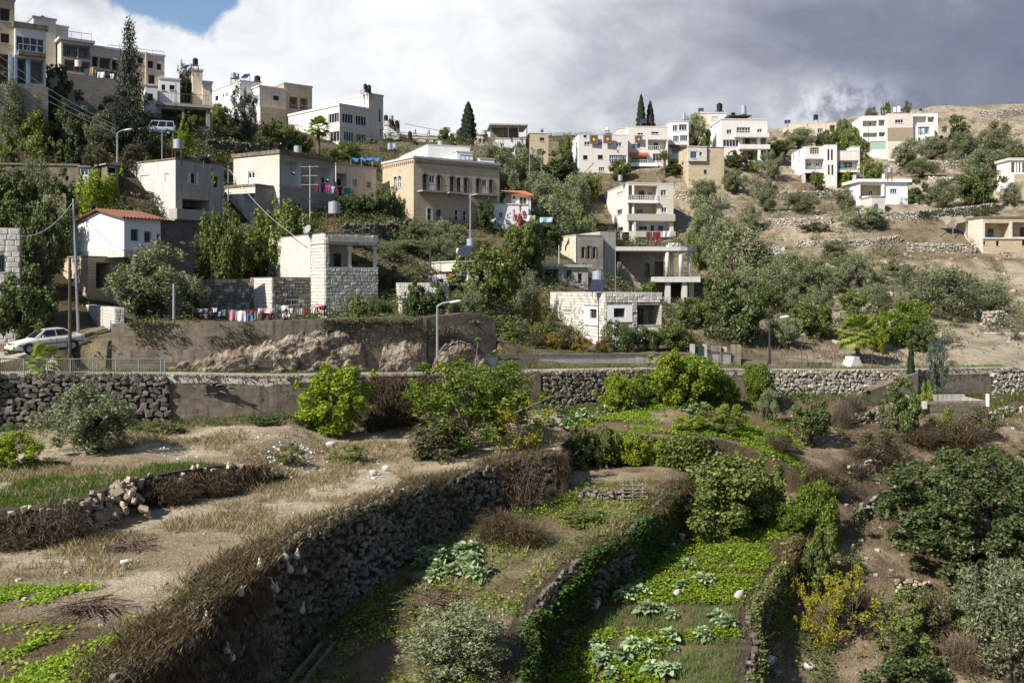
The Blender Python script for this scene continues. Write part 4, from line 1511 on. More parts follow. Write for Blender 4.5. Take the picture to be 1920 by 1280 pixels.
# --- grey concrete house and its neighbours
h = House('house','weathered grey concrete house with white shutters and a flat roof',Z1,1170,97,57)
b = h.block('concrete_grey',xc=1170,xl=792,xr=1492,top=1062,zb=-7,roof='concrete_dark',roof_h=0.15,over=0.08,matL='concrete_pale')  # pale left, grey right: sun and shade set into the concrete colour
b.blind('L',935,1160,995,1225)
b.blind('L',1097,1147,1130,1215)
b.win('R',1270,1150,1305,1228,1,frame='frame_white',shutter='shutter_white')
b.win('R',1420,1178,1452,1252,2,frame='frame_brown',pane='frame_brown')
b.blind('L',1000,1385,1050,1440)
b.loggia('R',1215,1330,1395,1400,2.5)
b.part('balcony_slab','R',1180,1402,1500,1470,0.0,1.2,'concrete_grey')
h.finish()
h = House('shed','little open window shed leaning on the grey concrete house',Z1,715,96,45,cat='shed')
b = h.block('concrete_dark',xc=715,xl=700,xr=790,top=1098,wl=2.2,zb=-4,roof='concrete_grey',roof_h=0.12,over=0.25)
b.win('R',722,1112,778,1158,1,frame='frame_white',pane='void')
h.finish()

h = House('house','stone house with white plaster loggias and clothes drying on its balcony',Z2,512,106,58)
b = h.block('stone_grey',xc=512,xl=205,xr=884,top=668,zb=-6,matL='stone_white',roof='concrete_dark',roof_h=0.4,over=0.15)  # sunlit left face given whiter stone, shaded right face greyer
b.loggia('R',522,712,655,885,1.6,mat='plaster_white')
b.loggia('R',742,757,872,930,1.6,mat='plaster_white',doors=((790,830,815,930),))
b.blind('R',672,805,735,862,'concrete_grey')
b.door('L',303,785,345,880,'frame_white')
for r_ in ((607,1000,624,1045),(634,1002,652,1048),(768,1030,784,1105),(791,1033,808,1112)):
 b.win('R',*r_,1,arch=True,frame='frame_brown',sill=None)
b3 = h.block('stone_grey',xc=356,xl=150,xr=512,top=885,ox=h.on_x(356,885,-2.6)[0] * 0 - 2.6,oy=0.9,wl=11,zb=-6,wr=2.55,matL='stone_white',roof='concrete_dark',roof_h=0.25)
b3.loggia('L',268,935,350,1060,1.5,mat='plaster_white',doors=((305,990,340,1060,'frame_white'),))
h.finish()

h = House('house','plain beige plaster wing with two small windows and a laundry recess',Z2,889,117,48)
b = h.block('plaster_cream',xc=889,xl=880,xr=1157,top=742,wl=8,zb=-5,roof='concrete_grey',roof_h=0.2)
b.loggia('R',892,800,960,885,1.3,mat='plaster_pink',doors=((895,838,930,885),))
b.win('R',1000,838,1030,885,2)
b.win('R',1093,853,1121,900,2)
h.finish()

h = House('house','white two part house on the skyline with dark square windows and roof tanks',Z2,250,168,39)
b = h.block('paint_white',xc=250,xl=56,xr=380,top=185,zb=-8,roof='slab',roof_h=0.2,matL='paint_white')
for r_ in ((84,284,104,317),(135,271,144,293),(157,265,167,287),(198,248,220,281)):
 b.win('L',*r_,1,frame='frame_dark',pane='void',sill=None)
b2 = h.block('plaster_cream',xc=378,xl=258,xr=556,top=222,oy=-3.0,zb=-8,wl=7,matL='paint_white',roof='slab',roof_h=0.25,over=0.15)
b2.win('R',470,283,508,315,2,frame='frame_brown')
b2.loggia('L',322,280,374,332,1.2)
b2.blind('L',205,360,230,395)
b3 = h.block('stone_honey',xr=730,top=232,ox=b2.ox + b2.wr,oy=-2.2,wl=7,zb=-8,roof='concrete_grey',roof_h=0.3)
b3.loggia('R',578,290,634,372,2.0)
b3.loggia('R',648,298,702,378,2.0)
b3.railing('R',578,345,634,372,0.0,'rail_white',sp=0.4)
b3.railing('R',648,350,702,378,0.0,'rail_white',sp=0.4)
b4 = h.block('stone_honey',xc=385,xr=560,top=352,oy=-3.3,wl=1.0,zb=-8,roof=None)
b4.win('R',460,430,476,458,1,arch=True,frame='frame_white',sill=None)
b4.win('R',484,432,500,460,1,arch=True,frame='frame_white',sill=None)
h.finish()

h = House('apartment_building','modern cream stone clad building with ribbon windows and a stair tower',Z2,912,158,46,cat='building')
b = h.block('stone_clad',xc=912,xl=572,xr=1112,top=350,zb=-9,matL='plaster_white',roof='slab',roof_h=0.4,over=0.12)
for r_ in ((932,404,1005,466),(1020,417,1092,481)):
 b.win('R',*r_,4,pane='glass')
for r_ in ((942,523,1008,585),(1026,538,1092,598)):
 b.win('R',*r_,4,pane='glass_blue')
b.win('L',838,402,908,462,4)
b.win('L',845,522,910,590,3)
b.blind('L',603,470,643,500)
b.part('string_course','R',914,498,1112,508,0.0,0.12,'slab')
b2 = h.block('stone_clad',xr=1204,top=290,ox=b.ox + b.wr + 0.02,oy=0.25,wl=8,zb=-9,roof='slab',roof_h=0.25,over=0.1,matL='plaster_white')
b2.win('R',1175,372,1190,458,1)
b2.win('R',1183,502,1194,580,1)
b2.win('R',1120,572,1140,628,1,frame='frame_brown',pane='frame_brown')
b2.win('R',1146,576,1165,632,1,frame='frame_brown',pane='frame_brown')
b2.blind('R',1114,456,1152,497)
b3 = h.block('plaster_white',xc=1075,xr=1114,top=284,oy=1.2,wl=10,zb=2.0,roof='slab',roof_h=0.25)
h.finish()

# --- arched stone mansion
h = House('stone_mansion','honey coloured two storey stone mansion with arched windows and iron balconies',Z3,340,118,36)
b = h.block('stone_honey',xc=340,xl=133,xr=912,top=412,zb=-4,roof='slab',roof_h=0.25,over=0.12,matL='stone_honey')
for r_ in ((210,535,228,612),(239,530,257,612)):
 b.win('L',*r_,1,2,arch=True,surround='slab')
for i,(x0,y0,x1,y1) in enumerate(((402,520,428,625),(447,524,478,640),(496,530,520,630),(583,538,608,640),(628,543,655,650),(676,547,698,645),(757,551,780,645),(798,555,826,655),(845,560,864,648))):
 if i % 3 == 1: b.door('R',x0,y0,x1,y1,'frame_white' if i != 4 else 'frame_brown',arch=True,surround=None)
 else: b.win('R',x0,y0,x1,y1,1,2,arch=True,surround='stone_grey',sill=None,frame='frame_dark')
for x0,y0,x1,y1 in ((432,747,460,828),(612,757,638,832),(668,762,692,835)):
 b.win('R',x0,y0,x1,y1,1,2,arch=True,surround='slab')
b.door('R',490,752,522,858,'door_pale_blue',arch=True,surround=None)
for (x0,x1,ys,yt) in ((400,570,632,592),(580,722,644,598),(762,918,655,612)):
 b.part('balcony_slab','R',x0,ys,x1,ys + 8,0.0,1.3,'concrete_grey')
 b.railing('R',x0,yt,x1,ys,1.25,'rail_metal',sp=0.25,name='balcony_railing')
 for xx in (x0 + 15,x1 - 15):
  b.part('bracket','R',xx - 3,ys + 9,xx + 3,ys + 22,0.0,0.7,'concrete_grey')
for i in range(40):
 u = b.ox + 0.2 + (b.wr - 0.4) * i / 39
 mb = MB()
 b.bx(mb,'R',u - 0.09,u + 0.09,0.004,0.12,b.zt - 0.55,b.zt - 0.28)
 mb.build('dentil',MAT['stone_grey'],h.root)
for i in range(16):
 u = b.oy + 0.2 + (b.wl - 0.4) * i / 15
 mb = MB()
 b.bx(mb,'L',u - 0.09,u + 0.09,0.004,0.12,b.zt - 0.55,b.zt - 0.28)
 mb.build('dentil',MAT['stone_honey'],h.root)
h.finish()

h = House('house','small white house with an orange tile roof beside the stone mansion',Z3,992,127,12)
b = h.block('plaster_pink',xc=992,xl=925,xr=1122,top=662,zb=-4,wl=5,roof=None,matL='paint_white')
b.win('R',1045,672,1095,735,2,2,surround='frame_white')
b.win('R',1000,664,1020,686,1)
mb = MB()
zr = b.zt + 1.0
o = 0.35
for n_ in range(12):
 xa = b.ox - o + (b.wr + 2 * o) * n_ / 12
 xb = b.ox - o + (b.wr + 2 * o) * (n_ + 1) / 12
 mb.quad((xa,b.oy - o,b.zt),(xb - 0.03,b.oy - o,b.zt),(xb - 0.03,b.oy + b.wl,zr),(xa,b.oy + b.wl,zr))
 mb.quad((xa,b.oy - o,b.zt - 0.1),(xb - 0.03,b.oy - o,b.zt - 0.1),(xb - 0.03,b.oy - o,b.zt),(xa,b.oy - o,b.zt))
rf = mb.build('roof',MAT['tile_orange'],h.root)
for n_ in range(12):
 xa = b.ox - o + (b.wr + 2 * o) * (n_ + 0.5) / 12
 MB().tube([(xa,b.oy - o,b.zt + 0.03),(xa,b.oy + b.wl,zr + 0.03)],0.1,6).build('tile',MAT['tile_orange'],rf)
b2 = h.block('paint_white',xc=870,xr=1105,top=722,oy=-2.2,wl=2.15,zb=-5,roof='slab',roof_h=0.15)
b2.win('R',908,775,935,812,2)
b2.win('R',962,788,976,803,1)
h.finish()

h = House('house','white parapet walls rising behind the stone mansion roof',Z3,435,136,22)
b = h.block('paint_white',xc=435,xl=215,xr=716,top=328,zb=-6,roof='slab',roof_h=0.15,over=0.03)
b2 = h.block('paint_white',xc=628,xr=735,top=372,oy=-3.5,wl=3.4,zb=-6,roof='slab',roof_h=0.12)
b2.railing('R',650,392,735,425,0.05,'door_pale_blue',sp=0.5)
b3 = h.block('paint_white',xc=780,xr=878,top=418,oy=-4,wl=3,zb=-6,roof='slab',roof_h=0.12)
h.finish()

# --- far houses on the saddle
h = House('house','white block crowded with water tanks on the skyline saddle',Z3,150,178,10)
b = h.block('paint_white',xc=148,xl=140,xr=245,top=195,wl=8,zb=-8,roof='slab')
b.railing('R',148,160,245,192,0.0,sp=0.6)
h.finish()
h = House('house','low cream house with pale railings on the skyline saddle',Z3,250,184,8)
b = h.block('plaster_cream',xc=250,xl=235,xr=520,top=282,wl=9,zb=-8,roof='slab')
for x in (290,350,420,470):
 b.win('R',x,292,x + 24,318,2)
b.railing('R',250,252,520,278,0.0,'rail_white',sp=0.5)
h.finish()
h = House('house','weathered tan house beside the pointed cypress',Z3,588,186,6)
b = h.block('plaster_cream',xc=588,xl=560,xr=832,top=258,wl=9,zb=-8,roof='concrete_grey')
for x in (610,775,800):
 b.win('R',x,285,x + 18,312,1,frame='frame_brown')
h.finish()
h = House('house','beige house with an open flat roofed upper room on thin posts',Z3,862,176,6)
b = h.block('plaster_white',xc=890,xl=862,xr=1085,top=285,wl=7,zb=-6,roof='slab',roof_h=0.15)
b.win('R',918,318,945,335,2)
b.loggia('R',900,345,1010,375,2.0)
zz = b.zt
MB().box(b.ox - 1.2,b.ox + b.wr + 0.4,-0.8,7.0,zz + 2.3,zz + 2.55).build('canopy_slab',MAT['concrete_grey'],h.root)
for x in (b.ox - 1.0,b.ox + b.wr * 0.4,b.ox + b.wr * 0.75,b.ox + b.wr + 0.2):
 MB().box(x - 0.08,x + 0.08,-0.6,-0.44,zz + 0.15,zz + 2.29).build('post',MAT['rail_metal'],h.root)
MB().box(b.ox - 0.8,b.ox + b.wr * 0.8,2.5,2.7,zz + 0.16,zz + 2.29).build('back_wall',MAT['concrete_dark'],h.root)
b2 = h.block('stone_honey',xc=1118,xr=1238,top=250,oy=-0.5,wl=7,zb=-6,roof='slab')
b2.win('R',1180,278,1212,300,2,frame='frame_brown')
b3 = h.block('paint_white',xc=762,xr=860,top=332,oy=-2.0,wl=0.3,zb=-6,roof='slab',roof_h=0.1,over=0.02)
h.finish()

# --- white houses right of centre
h = House('house','wide white house with two carpets hung from its parapet',Z4,160,195,5)
b = h.block('plaster_pink',xc=160,xl=130,xr=488,top=330,zb=-6,wl=9,matL='paint_white',roof='slab',roof_h=0.15,over=0.05)  # duller front beside a white side, the sun's fall painted in
for r_ in ((198,376,235,400),(290,376,318,400),(410,381,447,408)):
 b.win('R',*r_,2,pane='glass_blue')
for r_ in ((190,467,220,495),(288,465,322,493)):
 b.win('R',*r_,1,frame='frame_dark',pane='void')
b.win('R',365,465,480,512,8,2,pane='glass_blue')
b.win('R',295,546,333,574,3,pane='glass_blue')
b.win('R',192,332,214,350,1,frame='frame_brown')
b.win('L',138,385,150,410,1)
h.finish()

h = House('house','stepped pale house with a balustrade balcony and a red tiled awning',Z4,490,199,4)
b = h.block('plaster_pink',xc=490,xl=480,xr=755,top=278,zb=-8,wl=9,roof='slab',roof_h=0.2,over=0.05)
b.win('R',518,390,570,422,2,pane='glass_blue')
b.win('R',553,318,592,333,2)
b.win('R',645,310,695,326,2)
b.loggia('R',622,362,748,428,2.0,doors=((660,385,690,428),))
b.railing('R',622,402,700,428,0.05,'rail_white','balusters',0.35)
b.loggia('R',510,478,616,518,2.0,wins=((530,485,560,505),))
b.railing('R',508,495,620,518,1.0,'rail_white','balusters',0.35)
b.win('R',655,455,715,505,3,pane='glass')
b.loggia('R',515,540,620,580,2.5)
b.part('balcony_slab','R',492,518,690,540,0.0,1.1,'paint_white')
aw = b.part('awning','R',488,450,628,468,0.0,1.2,'tile_orange')
h.finish()
h = House('house','low pale parapet wing behind the carpet house',Z4,425,208,4)
b = h.block('plaster_pink',xc=425,xl=415,xr=560,top=288,wl=7,zb=-6,roof='slab',roof_h=0.15)
b.win('R',450,316,500,334,2)
h.finish()

h = House('house','narrow white house with two rows of sun porch windows',Z4,772,205,3)
b = h.block('paint_white',xc=772,xl=765,xr=893,top=240,wl=8,zb=-8,roof='slab',roof_h=0.2)
for r_ in ((788,266,822,304),(829,261,882,300)):
 b.win('R',*r_,3)
for r_ in ((790,338,830,376),(837,334,888,370)):
 b.win('R',*r_,4)
b.part('awning','R',768,396,885,412,0.0,1.0,'tile_red')
b.loggia('R',782,420,845,455,2.0)
b.loggia('R',855,425,885,520,2.0)
h.finish()

h = House('house','beige and white house high behind the white balcony villa',Z4,1030,228,2)
b = h.block('plaster_white',xc=1030,xl=950,xr=1145,top=188,wl=9,zb=-8,roof='slab',matL='plaster_cream')
b.blind('R',1045,205,1090,246)
b2 = h.block('plaster_cream',xc=952,xr=1028,top=188,oy=1.0,wl=7,zb=-8,roof='slab')
b2.win('R',972,206,990,232,1,frame='frame_brown')
h.finish()

h = House('villa','three storey white villa with stacked balconies and glazed veranda',Z4,1112,209,2)
b = h.block('plaster_pink',xc=1112,xl=1064,xr=1418,top=230,zb=-8,wl=10,matL='paint_white',roof='slab',roof_h=0.25,over=0.1)  # white villa whose front is toned down for grazing light
b.win('R',1147,296,1180,322,2)
b.win('R',1213,280,1305,322,5,2)
b.win('R',1350,291,1382,315,2)
b.win('R',1124,363,1226,408,5,pane='glass')
b.loggia('R',1252,345,1352,398,2.0,doors=((1270,352,1300,398,'frame_brown'),(1310,352,1335,398,'frame_white')))
b.loggia('R',1372,345,1412,396,2.0)
b.loggia('R',1255,432,1358,500,2.5,mat='plaster_cream',doors=((1290,450,1320,500),))
b.loggia('R',1378,432,1412,500,2.5)
b.part('balcony_parapet','R',1206,317,1432,345,0.0,1.3,'plaster_pink')
b.part('balcony_parapet','R',1236,394,1437,424,0.0,1.5,'plaster_pink')
b.railing('R',1206,300,1310,317,1.25,'rail_white',sp=0.5)
b.part('column','R',1356,426,1372,500,1.0,1.35,'paint_white')
MB().box(b.ox + 1.5,b.ox + 6.5,0.2,4,b.zt + 0.9,b.zt + 1.05).build('roof_canopy',MAT['rust'],h.root)
for x in (b.ox + 1.6,b.ox + 6.4):
 MB().box(x - 0.05,x + 0.05,0.3,0.4,b.zt + 0.26,b.zt + 0.89).build('post',MAT['rail_metal'],h.root)
h.finish()

h = House('house','rough stone cottage with one white windowed corner among the shrubs',Z4,892,190,6)
b = h.block('stone_honey',xc=892,xl=885,xr=1130,top=412,wl=7,zb=-6,roof='stone_grey',roof_h=0.1)
b.win('R',995,563,1015,592,1,frame='frame_brown')
b2 = h.block('stone_white',xc=888,xr=1014,top=410,oy=-0.5,wl=0.45,zt=None,base=505,roof='slab',roof_h=0.15)
b2.win('R',905,440,950,488,1,pane='glass_blue')
b2.win('R',965,445,985,470,1)
h.finish()

h = House('apartment_building','four storey pale building with stacked corner balconies',Z4,490,170,8,cat='building')
b = h.block('stone_clad',xc=490,xl=330,xr=792,top=656,zb=-7,matL='plaster_white',roof='slab',roof_h=0.2,over=0.05)
b.loggia('R',494,668,684,765,2.2,mat='plaster_cream',doors=((560,705,598,765,'frame_brown'),),wins=((620,710,650,735),))
b.railing('R',490,732,690,765,0.1,'rail_white','balusters',0.3)
b.loggia('R',494,786,684,858,2.2,mat='plaster_cream',wins=((545,822,588,857),))
b.loggia('R',494,908,770,972,2.4,mat='plaster_white',wins=((560,938,615,965,2),),doors=((640,935,660,972),(690,935,720,972,'door_blue')))
b.win('R',708,698,745,735,2,pane='glass_blue')
b.win('R',712,815,747,848,2,pane='glass_blue')
for ya,yb in ((668,730),(786,855),(908,970)):
 b.part('column','R',518,ya,530,yb,-0.1,0.15,'paint_white')
b.part('balcony_parapet','R',486,765,692,784,0.0,0.6,'paint_white')
b.part('balcony_parapet','R',486,857,804,903,0.0,0.6,'stone_clad')
b.part('balcony_parapet','R',538,972,806,1012,0.0,0.6,'stone_clad')
b.part('column','R',528,903,542,1050,0.1,0.45,'slab')
b.blind('L',413,709,455,745)
b.win('L',413,829,448,860,2)
b.door('L',397,918,418,975,'frame_brown')
b.win('L',425,945,455,975,1)
b2 = h.block('plaster_white',xc=338,xl=225,xr=342,top=762,ox=0.0,oy=b.wl + 0.02,wr=3.5,wl=None,zb=-7,roof='slab',roof_h=0.15)
h.finish()

# --- portico with a rounded end, open pillars
h = House('portico_house','open concrete portico with a rounded roof end on slim columns',Z8,1330,135,2,cat='pavilion')
b = h.block('stone_grey',xc=1350,xl=1320,xr=1615,top=228,oy=5.0,wl=4,zb=-3,roof=None)
b.loggia('R',1500,300,1530,380,1.0)
b.loggia('R',1560,290,1610,385,1.5)
zt = h.on_y(1480,224,0)[1]
zu = h.on_y(1480,200,0)[1]
x0,x1 = h.on_y(1325,210,0)[0],h.on_y(1700,210,0)[0]
x2 = h.on_y(1825,210,2.5)[0]
pts = [(x0,0.0),(x1,0.0)] + [(x1 + (x2 - x1) * math.sin(a),4.5 - 4.5 * math.cos(a)) for a in np.linspace(0.15,math.pi - 0.15,12)] + [(x1,9.0),(x0,9.0)]
mb = MB()
mb.poly([(p[0],p[1],zu) for p in pts])
mb.poly([(p[0],p[1],zt) for p in pts][::-1])
for i in range(len(pts)):
 p,q_ = pts[i],pts[(i + 1) % len(pts)]
 mb.quad((p[0],p[1],zt),(q_[0],q_[1],zt),(q_[0],q_[1],zu),(p[0],p[1],zu))
mb.build('roof_slab',MAT['slab'],h.root)
mb = MB()
for i in range(2,13):
 p,q_ = pts[i],pts[i + 1]
 mb.quad((p[0] * 0.98,p[1],zu + 0.004),(q_[0] * 0.98,q_[1],zu + 0.004),(q_[0] * 0.98,q_[1],zu + 0.7),(p[0] * 0.98,p[1],zu + 0.7))
zf0 = h.on_y(1700,412,0)[1]
zf1 = h.on_y(1700,380,0)[1]
xf0 = h.on_y(1560,395,0)[0]
MB().box(xf0,x2 - 0.3,0.2,8.5,zf0,zf1).build('floor_slab',MAT['slab'],h.root)
zg = -4.0
for px,yy in ((1635,0.4),(1662,3.5),(1716,0.6),(1767,1.6),(1600,8.0)):
 xx = h.on_y(px,300,yy)[0]
 MB().cyl((xx,yy,zf1 + 0.002),(xx,yy,zt - 0.002),0.26,0.26,14).build('column',MAT['slab'],h.root,True)
for px,yy in ((1640,0.6),(1740,0.6),(1780,3.0)):
 xx = h.on_y(px,450,yy)[0]
 MB().box(xx - 0.35,xx + 0.35,yy,yy + 0.7,zg,zf0 - 0.003).build('pillar',MAT['slab'],h.root)
b2 = h.block('concrete_dark',xc=1560,xr=1790,top=414,oy=4.0,wl=4,zb=-3,roof=None)
b2.loggia('R',1660,425,1735,505,2.0)
for i in range(9):
 a = 0.2 + i * 0.28
 MB().box(-0.25,0.25,-0.15,0.15,0,0.55).build('crenel',MAT['slab'],h.root).matrix_basis = Matrix.Translation((x1 - 1.5 + (x2 - x1) * 0.75 * math.sin(a),4.5 - 4.2 * math.cos(a),zu + 0.004)) @ Matrix.Rotation(a,4,'Z')
h.finish()

h = House('stone_house','square stone house with a yellow plaster side and three arched windows',Z8,1088,124,22)
b = h.block('stone_grey',xc=1088,xl=880,xr=1250,top=132,zb=-3,matL='plaster_cream',roof='concrete_grey',roof_h=0.12,over=0.05)
for r_ in ((1122,203,1140,266),(1156,196,1173,268),(1189,203,1206,266)):
 b.win('R',*r_,1,2,arch=True,surround='stone_grey',sill=None,frame='frame_dark')
b2 = h.block('concrete_grey',xr=1325,top=112,ox=b.ox + b.wr + 0.05,oy=1.0,wl=6,zb=-3,roof=None)
for s_,o_ in ((0,0.0),(1,0)):
 pass
rq = np.random.default_rng(5)
for i in range(14):                      # toothed quoins at the corner
 zq = b.zt - 0.3 - i * 0.33
 wq = 0.75 if i % 2 else 0.45
 mb = MB()
 mb.box(b.ox - 0.06,b.ox - 0.004,b.oy - 0.05,b.oy + wq,zq - 0.15,zq + 0.15)
 mb.build('quoin',MAT['block_pale'],h.root)
 mb = MB()
 mb.box(b.ox - 0.06,b.ox - 0.004,b.oy + b.wl - wq,b.oy + b.wl,zq - 0.15,zq + 0.15)
 mb.build('quoin',MAT['block_pale'],h.root)
h.finish()

h = House('house','low concrete house with a glazed porch below the arched stone house',Z8,838,114,14)
b = h.block('concrete_grey',xc=838,xl=690,xr=1160,top=322,zb=-3,wl=7,roof='concrete_grey',roof_h=0.3,over=0.35,matL='plaster_white')
b.win('L',748,338,825,400,3,2)
b.loggia('R',845,332,885,430,1.5,mat='plaster_cream')
b.loggia('R',900,335,985,430,2.0)
b.win('R',1030,340,1060,390,1,frame='frame_brown',pane='frame_brown')
b.win('R',1100,360,1125,420,2,frame='frame_dark')
b2 = h.block('plaster_cream',xc=655,xr=720,top=262,oy=5.5,wl=3,zb=-1,roof='slab',roof_h=0.1)
b2.win('R',660,265,690,292,1,frame='frame_dark')
h.finish()

h = House('house','low white stone house with a shaded porch where people sit',Z8,380,93,26)
b = h.block('stone_white',xc=380,xl=44,xr=560,top=290,zb=-3,wl=None,matL='stone_white',roof='slab',roof_h=0.12,over=0.1)
b.loggia('L',255,348,372,402,2.0,doors=((300,362,330,402),))
b.win('R',400,350,440,400,2)
h.finish()

# --- tall loggia house with its two annexes
h = House('stone_house','tall pale stone house with a columned upper loggia and stained annexes',Z7,887,86,36)
zfl = h.on_y(900,364,0)[1]
b = h.block('mortar_pale',xc=887,xl=455,xr=1240,top=364,zb=-3,roof=None,matL='mortar_pale')
b.blocks_on('R','block_mid',0.55,0.29,300,21,mat2='block_pale')
uL = h.on_x(795,300,0)[0]
b.blocks_on('L','block_pale',0.6,0.29,150,22,area=(0.0,uL,-1.5,b.zt))  # paler blocks than the front's, sunlight put into the stone
wr_up = h.on_y(1062,290,2.6)[0]
bu = h.block('plaster_cream',top=0,ox=0.0,oy=2.6,wr=wr_up,wl=b.wl - 2.6,zt=h.on_y(887,205,0)[1],zb=b.zt - 0.05,roof=None,matL='mortar_pale')
bu.door('R',945,268,995,357,'frame_brown',depth=0.12)
zr0,zr1 = h.on_y(900,210,0)[1],h.on_y(887,134,0)[1]
bt = h.block('mortar_pale',top=0,ox=0.0,oy=0.0,wr=b.wr,wl=b.wl,zt=zr1,zb=zr0,roof='stone_grey',roof_h=0.1,over=0.06)
bt.blocks_on('R','block_mid',0.55,0.3,120,23,mat2='block_pale')
bt.blocks_on('L','block_pale',0.6,0.3,60,24,area=(0,uL,zr0,zr1))
bs = h.block('mortar_pale',top=0,ox=0.0,oy=0.0,wr=h.on_y(916,290,0)[0],wl=2.6,zt=zr0 - 0.004,zb=b.zt + 0.004,roof=None)
bs.blocks_on('R','block_mid',0.5,0.29,20,25)
bs.blocks_on('L','block_pale',0.6,0.29,60,26)
bu.blocks_on('L','block_pale',0.6,0.29,40,27,area=(2.6,max(2.7,uL),b.zt,zr0))
for (ua,ub,za,zb_) in ((uL + 0.02,b.wl,b.zb + 0.5,b.zt),(uL + 0.02,b.wl,b.zt + 0.002,zr1 - 0.01)):
 MB().box(-0.07,-0.004,ua,ub,za,zb_).build('plaster_panel',MAT['concrete_pale'],h.root)
for px in (1051,1219):
 xx = h.on_y(px,290,0.35)[0]
 MB().lathe([(0.24,0),(0.24,0.15),(0.17,0.2),(0.15,(zr0 - b.zt) * 0.8),(0.2,(zr0 - b.zt) * 0.86),(0.26,(zr0 - b.zt) * 0.9),(0.26,zr0 - b.zt - 0.01)],14,(xx,0.35,b.zt + 0.005)).build('column',MAT['block_pale'],h.root,True)
xx = b.ox + b.wr
MB().lathe([(0.2,0),(0.15,0.2),(0.15,(zr0 - b.zt) * 0.85),(0.22,zr0 - b.zt - 0.01)],14,(xx - 0.35,b.wl * 0.5,b.zt + 0.005)).build('column',MAT['block_pale'],h.root,True)
MB().box(b.ox + 0.2,xx + 0.04,-0.06,0.2,b.zt + 0.003,b.zt + 0.1).build('sill',MAT['slab'],h.root)
for i in range(20):
 u = 0.3 + (b.wr - 0.6) * i / 19
 MB().box(u - 0.12,u + 0.12,-0.16,-0.09,zr0 + 0.3,zr0 + 0.75).build('soldier_block',MAT['block_mid'],h.root)
# annexes: their street faces are black with lichen, their sides paled for sunlight
ba = h.block('mortar',xc=535,xr=792,top=430,oy=uL,wl=5,zb=-3,roof='stone_grey',roof_h=0.08,over=0.03)
ba.wr = -ba.ox - 0.08
ba.win('R',627,570,708,618,2,bars='rail_white',pane='void',sill=None)
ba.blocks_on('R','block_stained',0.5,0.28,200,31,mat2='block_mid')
ba.blocks_on('L','block_pale',0.55,0.28,120,32)
bb = h.block('mortar',xc=110,xl=20,xr=414,top=440,oy=h.on_x(415,432,ba.ox)[0],zb=-3,roof='stone_grey',roof_h=0.08,over=0.03,wl=5)
bb.wr = ba.ox - bb.ox - 0.08
bb.win('R',231,585,285,642,2,frame='door_pale_blue',pane='door_pale_blue',sill=None)
bb.win('R',446,574,500,630,2,frame='door_pale_blue',pane='door_pale_blue',sill=None)
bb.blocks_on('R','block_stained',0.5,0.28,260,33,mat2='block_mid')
bb.blocks_on('L','block_pale',0.55,0.28,60,34)
h.finish()

# --- white house with the red tile gable
h = House('house','white painted house with a red tiled gable roof',Z6,827,78,52)
b = h.block('paint_white',xc=827,xl=482,xr=1070,top=168,base=385,roof=None)
b.win('R',872,248,918,325,2,frame='frame_dark',bars='rail_metal',sill=None)
b.win('R',962,263,1003,335,2,frame='frame_dark',bars='rail_metal',sill=None)
b.door('R',1045,276,1068,384,'door_teal',panels=1)
zr = h.on_x(640,120,-0.3)[1]
yr = h.on_x(640,120,-0.3)[0]
mb = MB()
mb.poly([(0,b.oy,b.zt),(0,b.oy + b.wl,b.zt - 0.2),(0,yr,zr - 0.1)][::-1])
mb.poly([(b.wr,b.oy,b.zt),(b.wr,b.oy + b.wl,b.zt - 0.2),(b.wr,yr,zr - 0.1)])
mb.build('gable',MAT['paint_white'],h.root)
e = 0.4
mb = MB()
for (ya,za,yb,zb_) in ((-e,b.zt - 0.12,yr,zr),(b.wl + e,b.zt - 0.35,yr,zr)):
 mb.quad((-e,ya,za),(b.wr + e,ya,za),(b.wr + e,yb,zb_),(-e,yb,zb_))
 mb.quad((-e,ya,za + 0.08),(b.wr + e,ya,za + 0.08),(b.wr + e,yb,zb_ + 0.08),(-e,yb,zb_ + 0.08))
 mb.quad((-e,ya,za),(-e,ya,za + 0.08),(-e,yb,zb_ + 0.08),(-e,yb,zb_))
 mb.quad((-e,ya,za),(b.wr + e,ya,za),(b.wr + e,ya,za + 0.08),(-e,ya,za + 0.08))
rf = mb.build('roof',MAT['tile_red'],h.root)
n_ = int((b.wr + 2 * e) / 0.3)
for i in range(n_):
 xa = -e + (b.wr + 2 * e) * (i + 0.5) / n_
 MB().tube([(xa,-e - 0.02,b.zt - 0.03),(xa,yr,zr + 0.09)],0.085,6).build('tile',MAT['tile_red'],rf)
b2 = h.block('concrete_pale',top=0,ox=0.02,oy=0.02,wr=b.wr - 0.04,wl=b.wl - 0.04,zt=b.zb - 0.004,zb=h.on_y(827,432,0)[1],roof=None)
b3 = h.block('stone_honey',top=0,ox=-1.6,oy=2.5,wr=b.wr,wl=b.wl + 3.5,zt=b2.zb - 0.004,zb=-4,roof='concrete_grey',roof_h=0.1,over=0.05,matL='stone_honey')
b3.win('L',300,535,378,625,2,frame='frame_brown',pane='glass')
b3.loggia('L',452,575,490,650,0.8)
b3.loggia('R',640,470,740,640,2.5)
b4 = h.block('stone_black',top=180,ox=b.wr + 0.05,oy=0.15,wr=3.2,wl=5,zt=b.zt - 0.1,zb=-3,roof='stone_black',roof_h=0.1)
h.finish()
h = House('house','pale block house cut by the frame edge above the dark bush',Z6,-260,65,25)
b = h.block('mortar_pale',xc=-260,xl=-300,xr=134,top=238,zb=-4,wl=6,roof='concrete_grey',roof_h=0.08,over=0.02)
b.win('R',-30,418,28,532,2,bars='rail_metal',frame='frame_dark',sill='slab')
b.blocks_on('R','block_pale',0.62,0.36,220,41,proud=0.03)
h.finish()

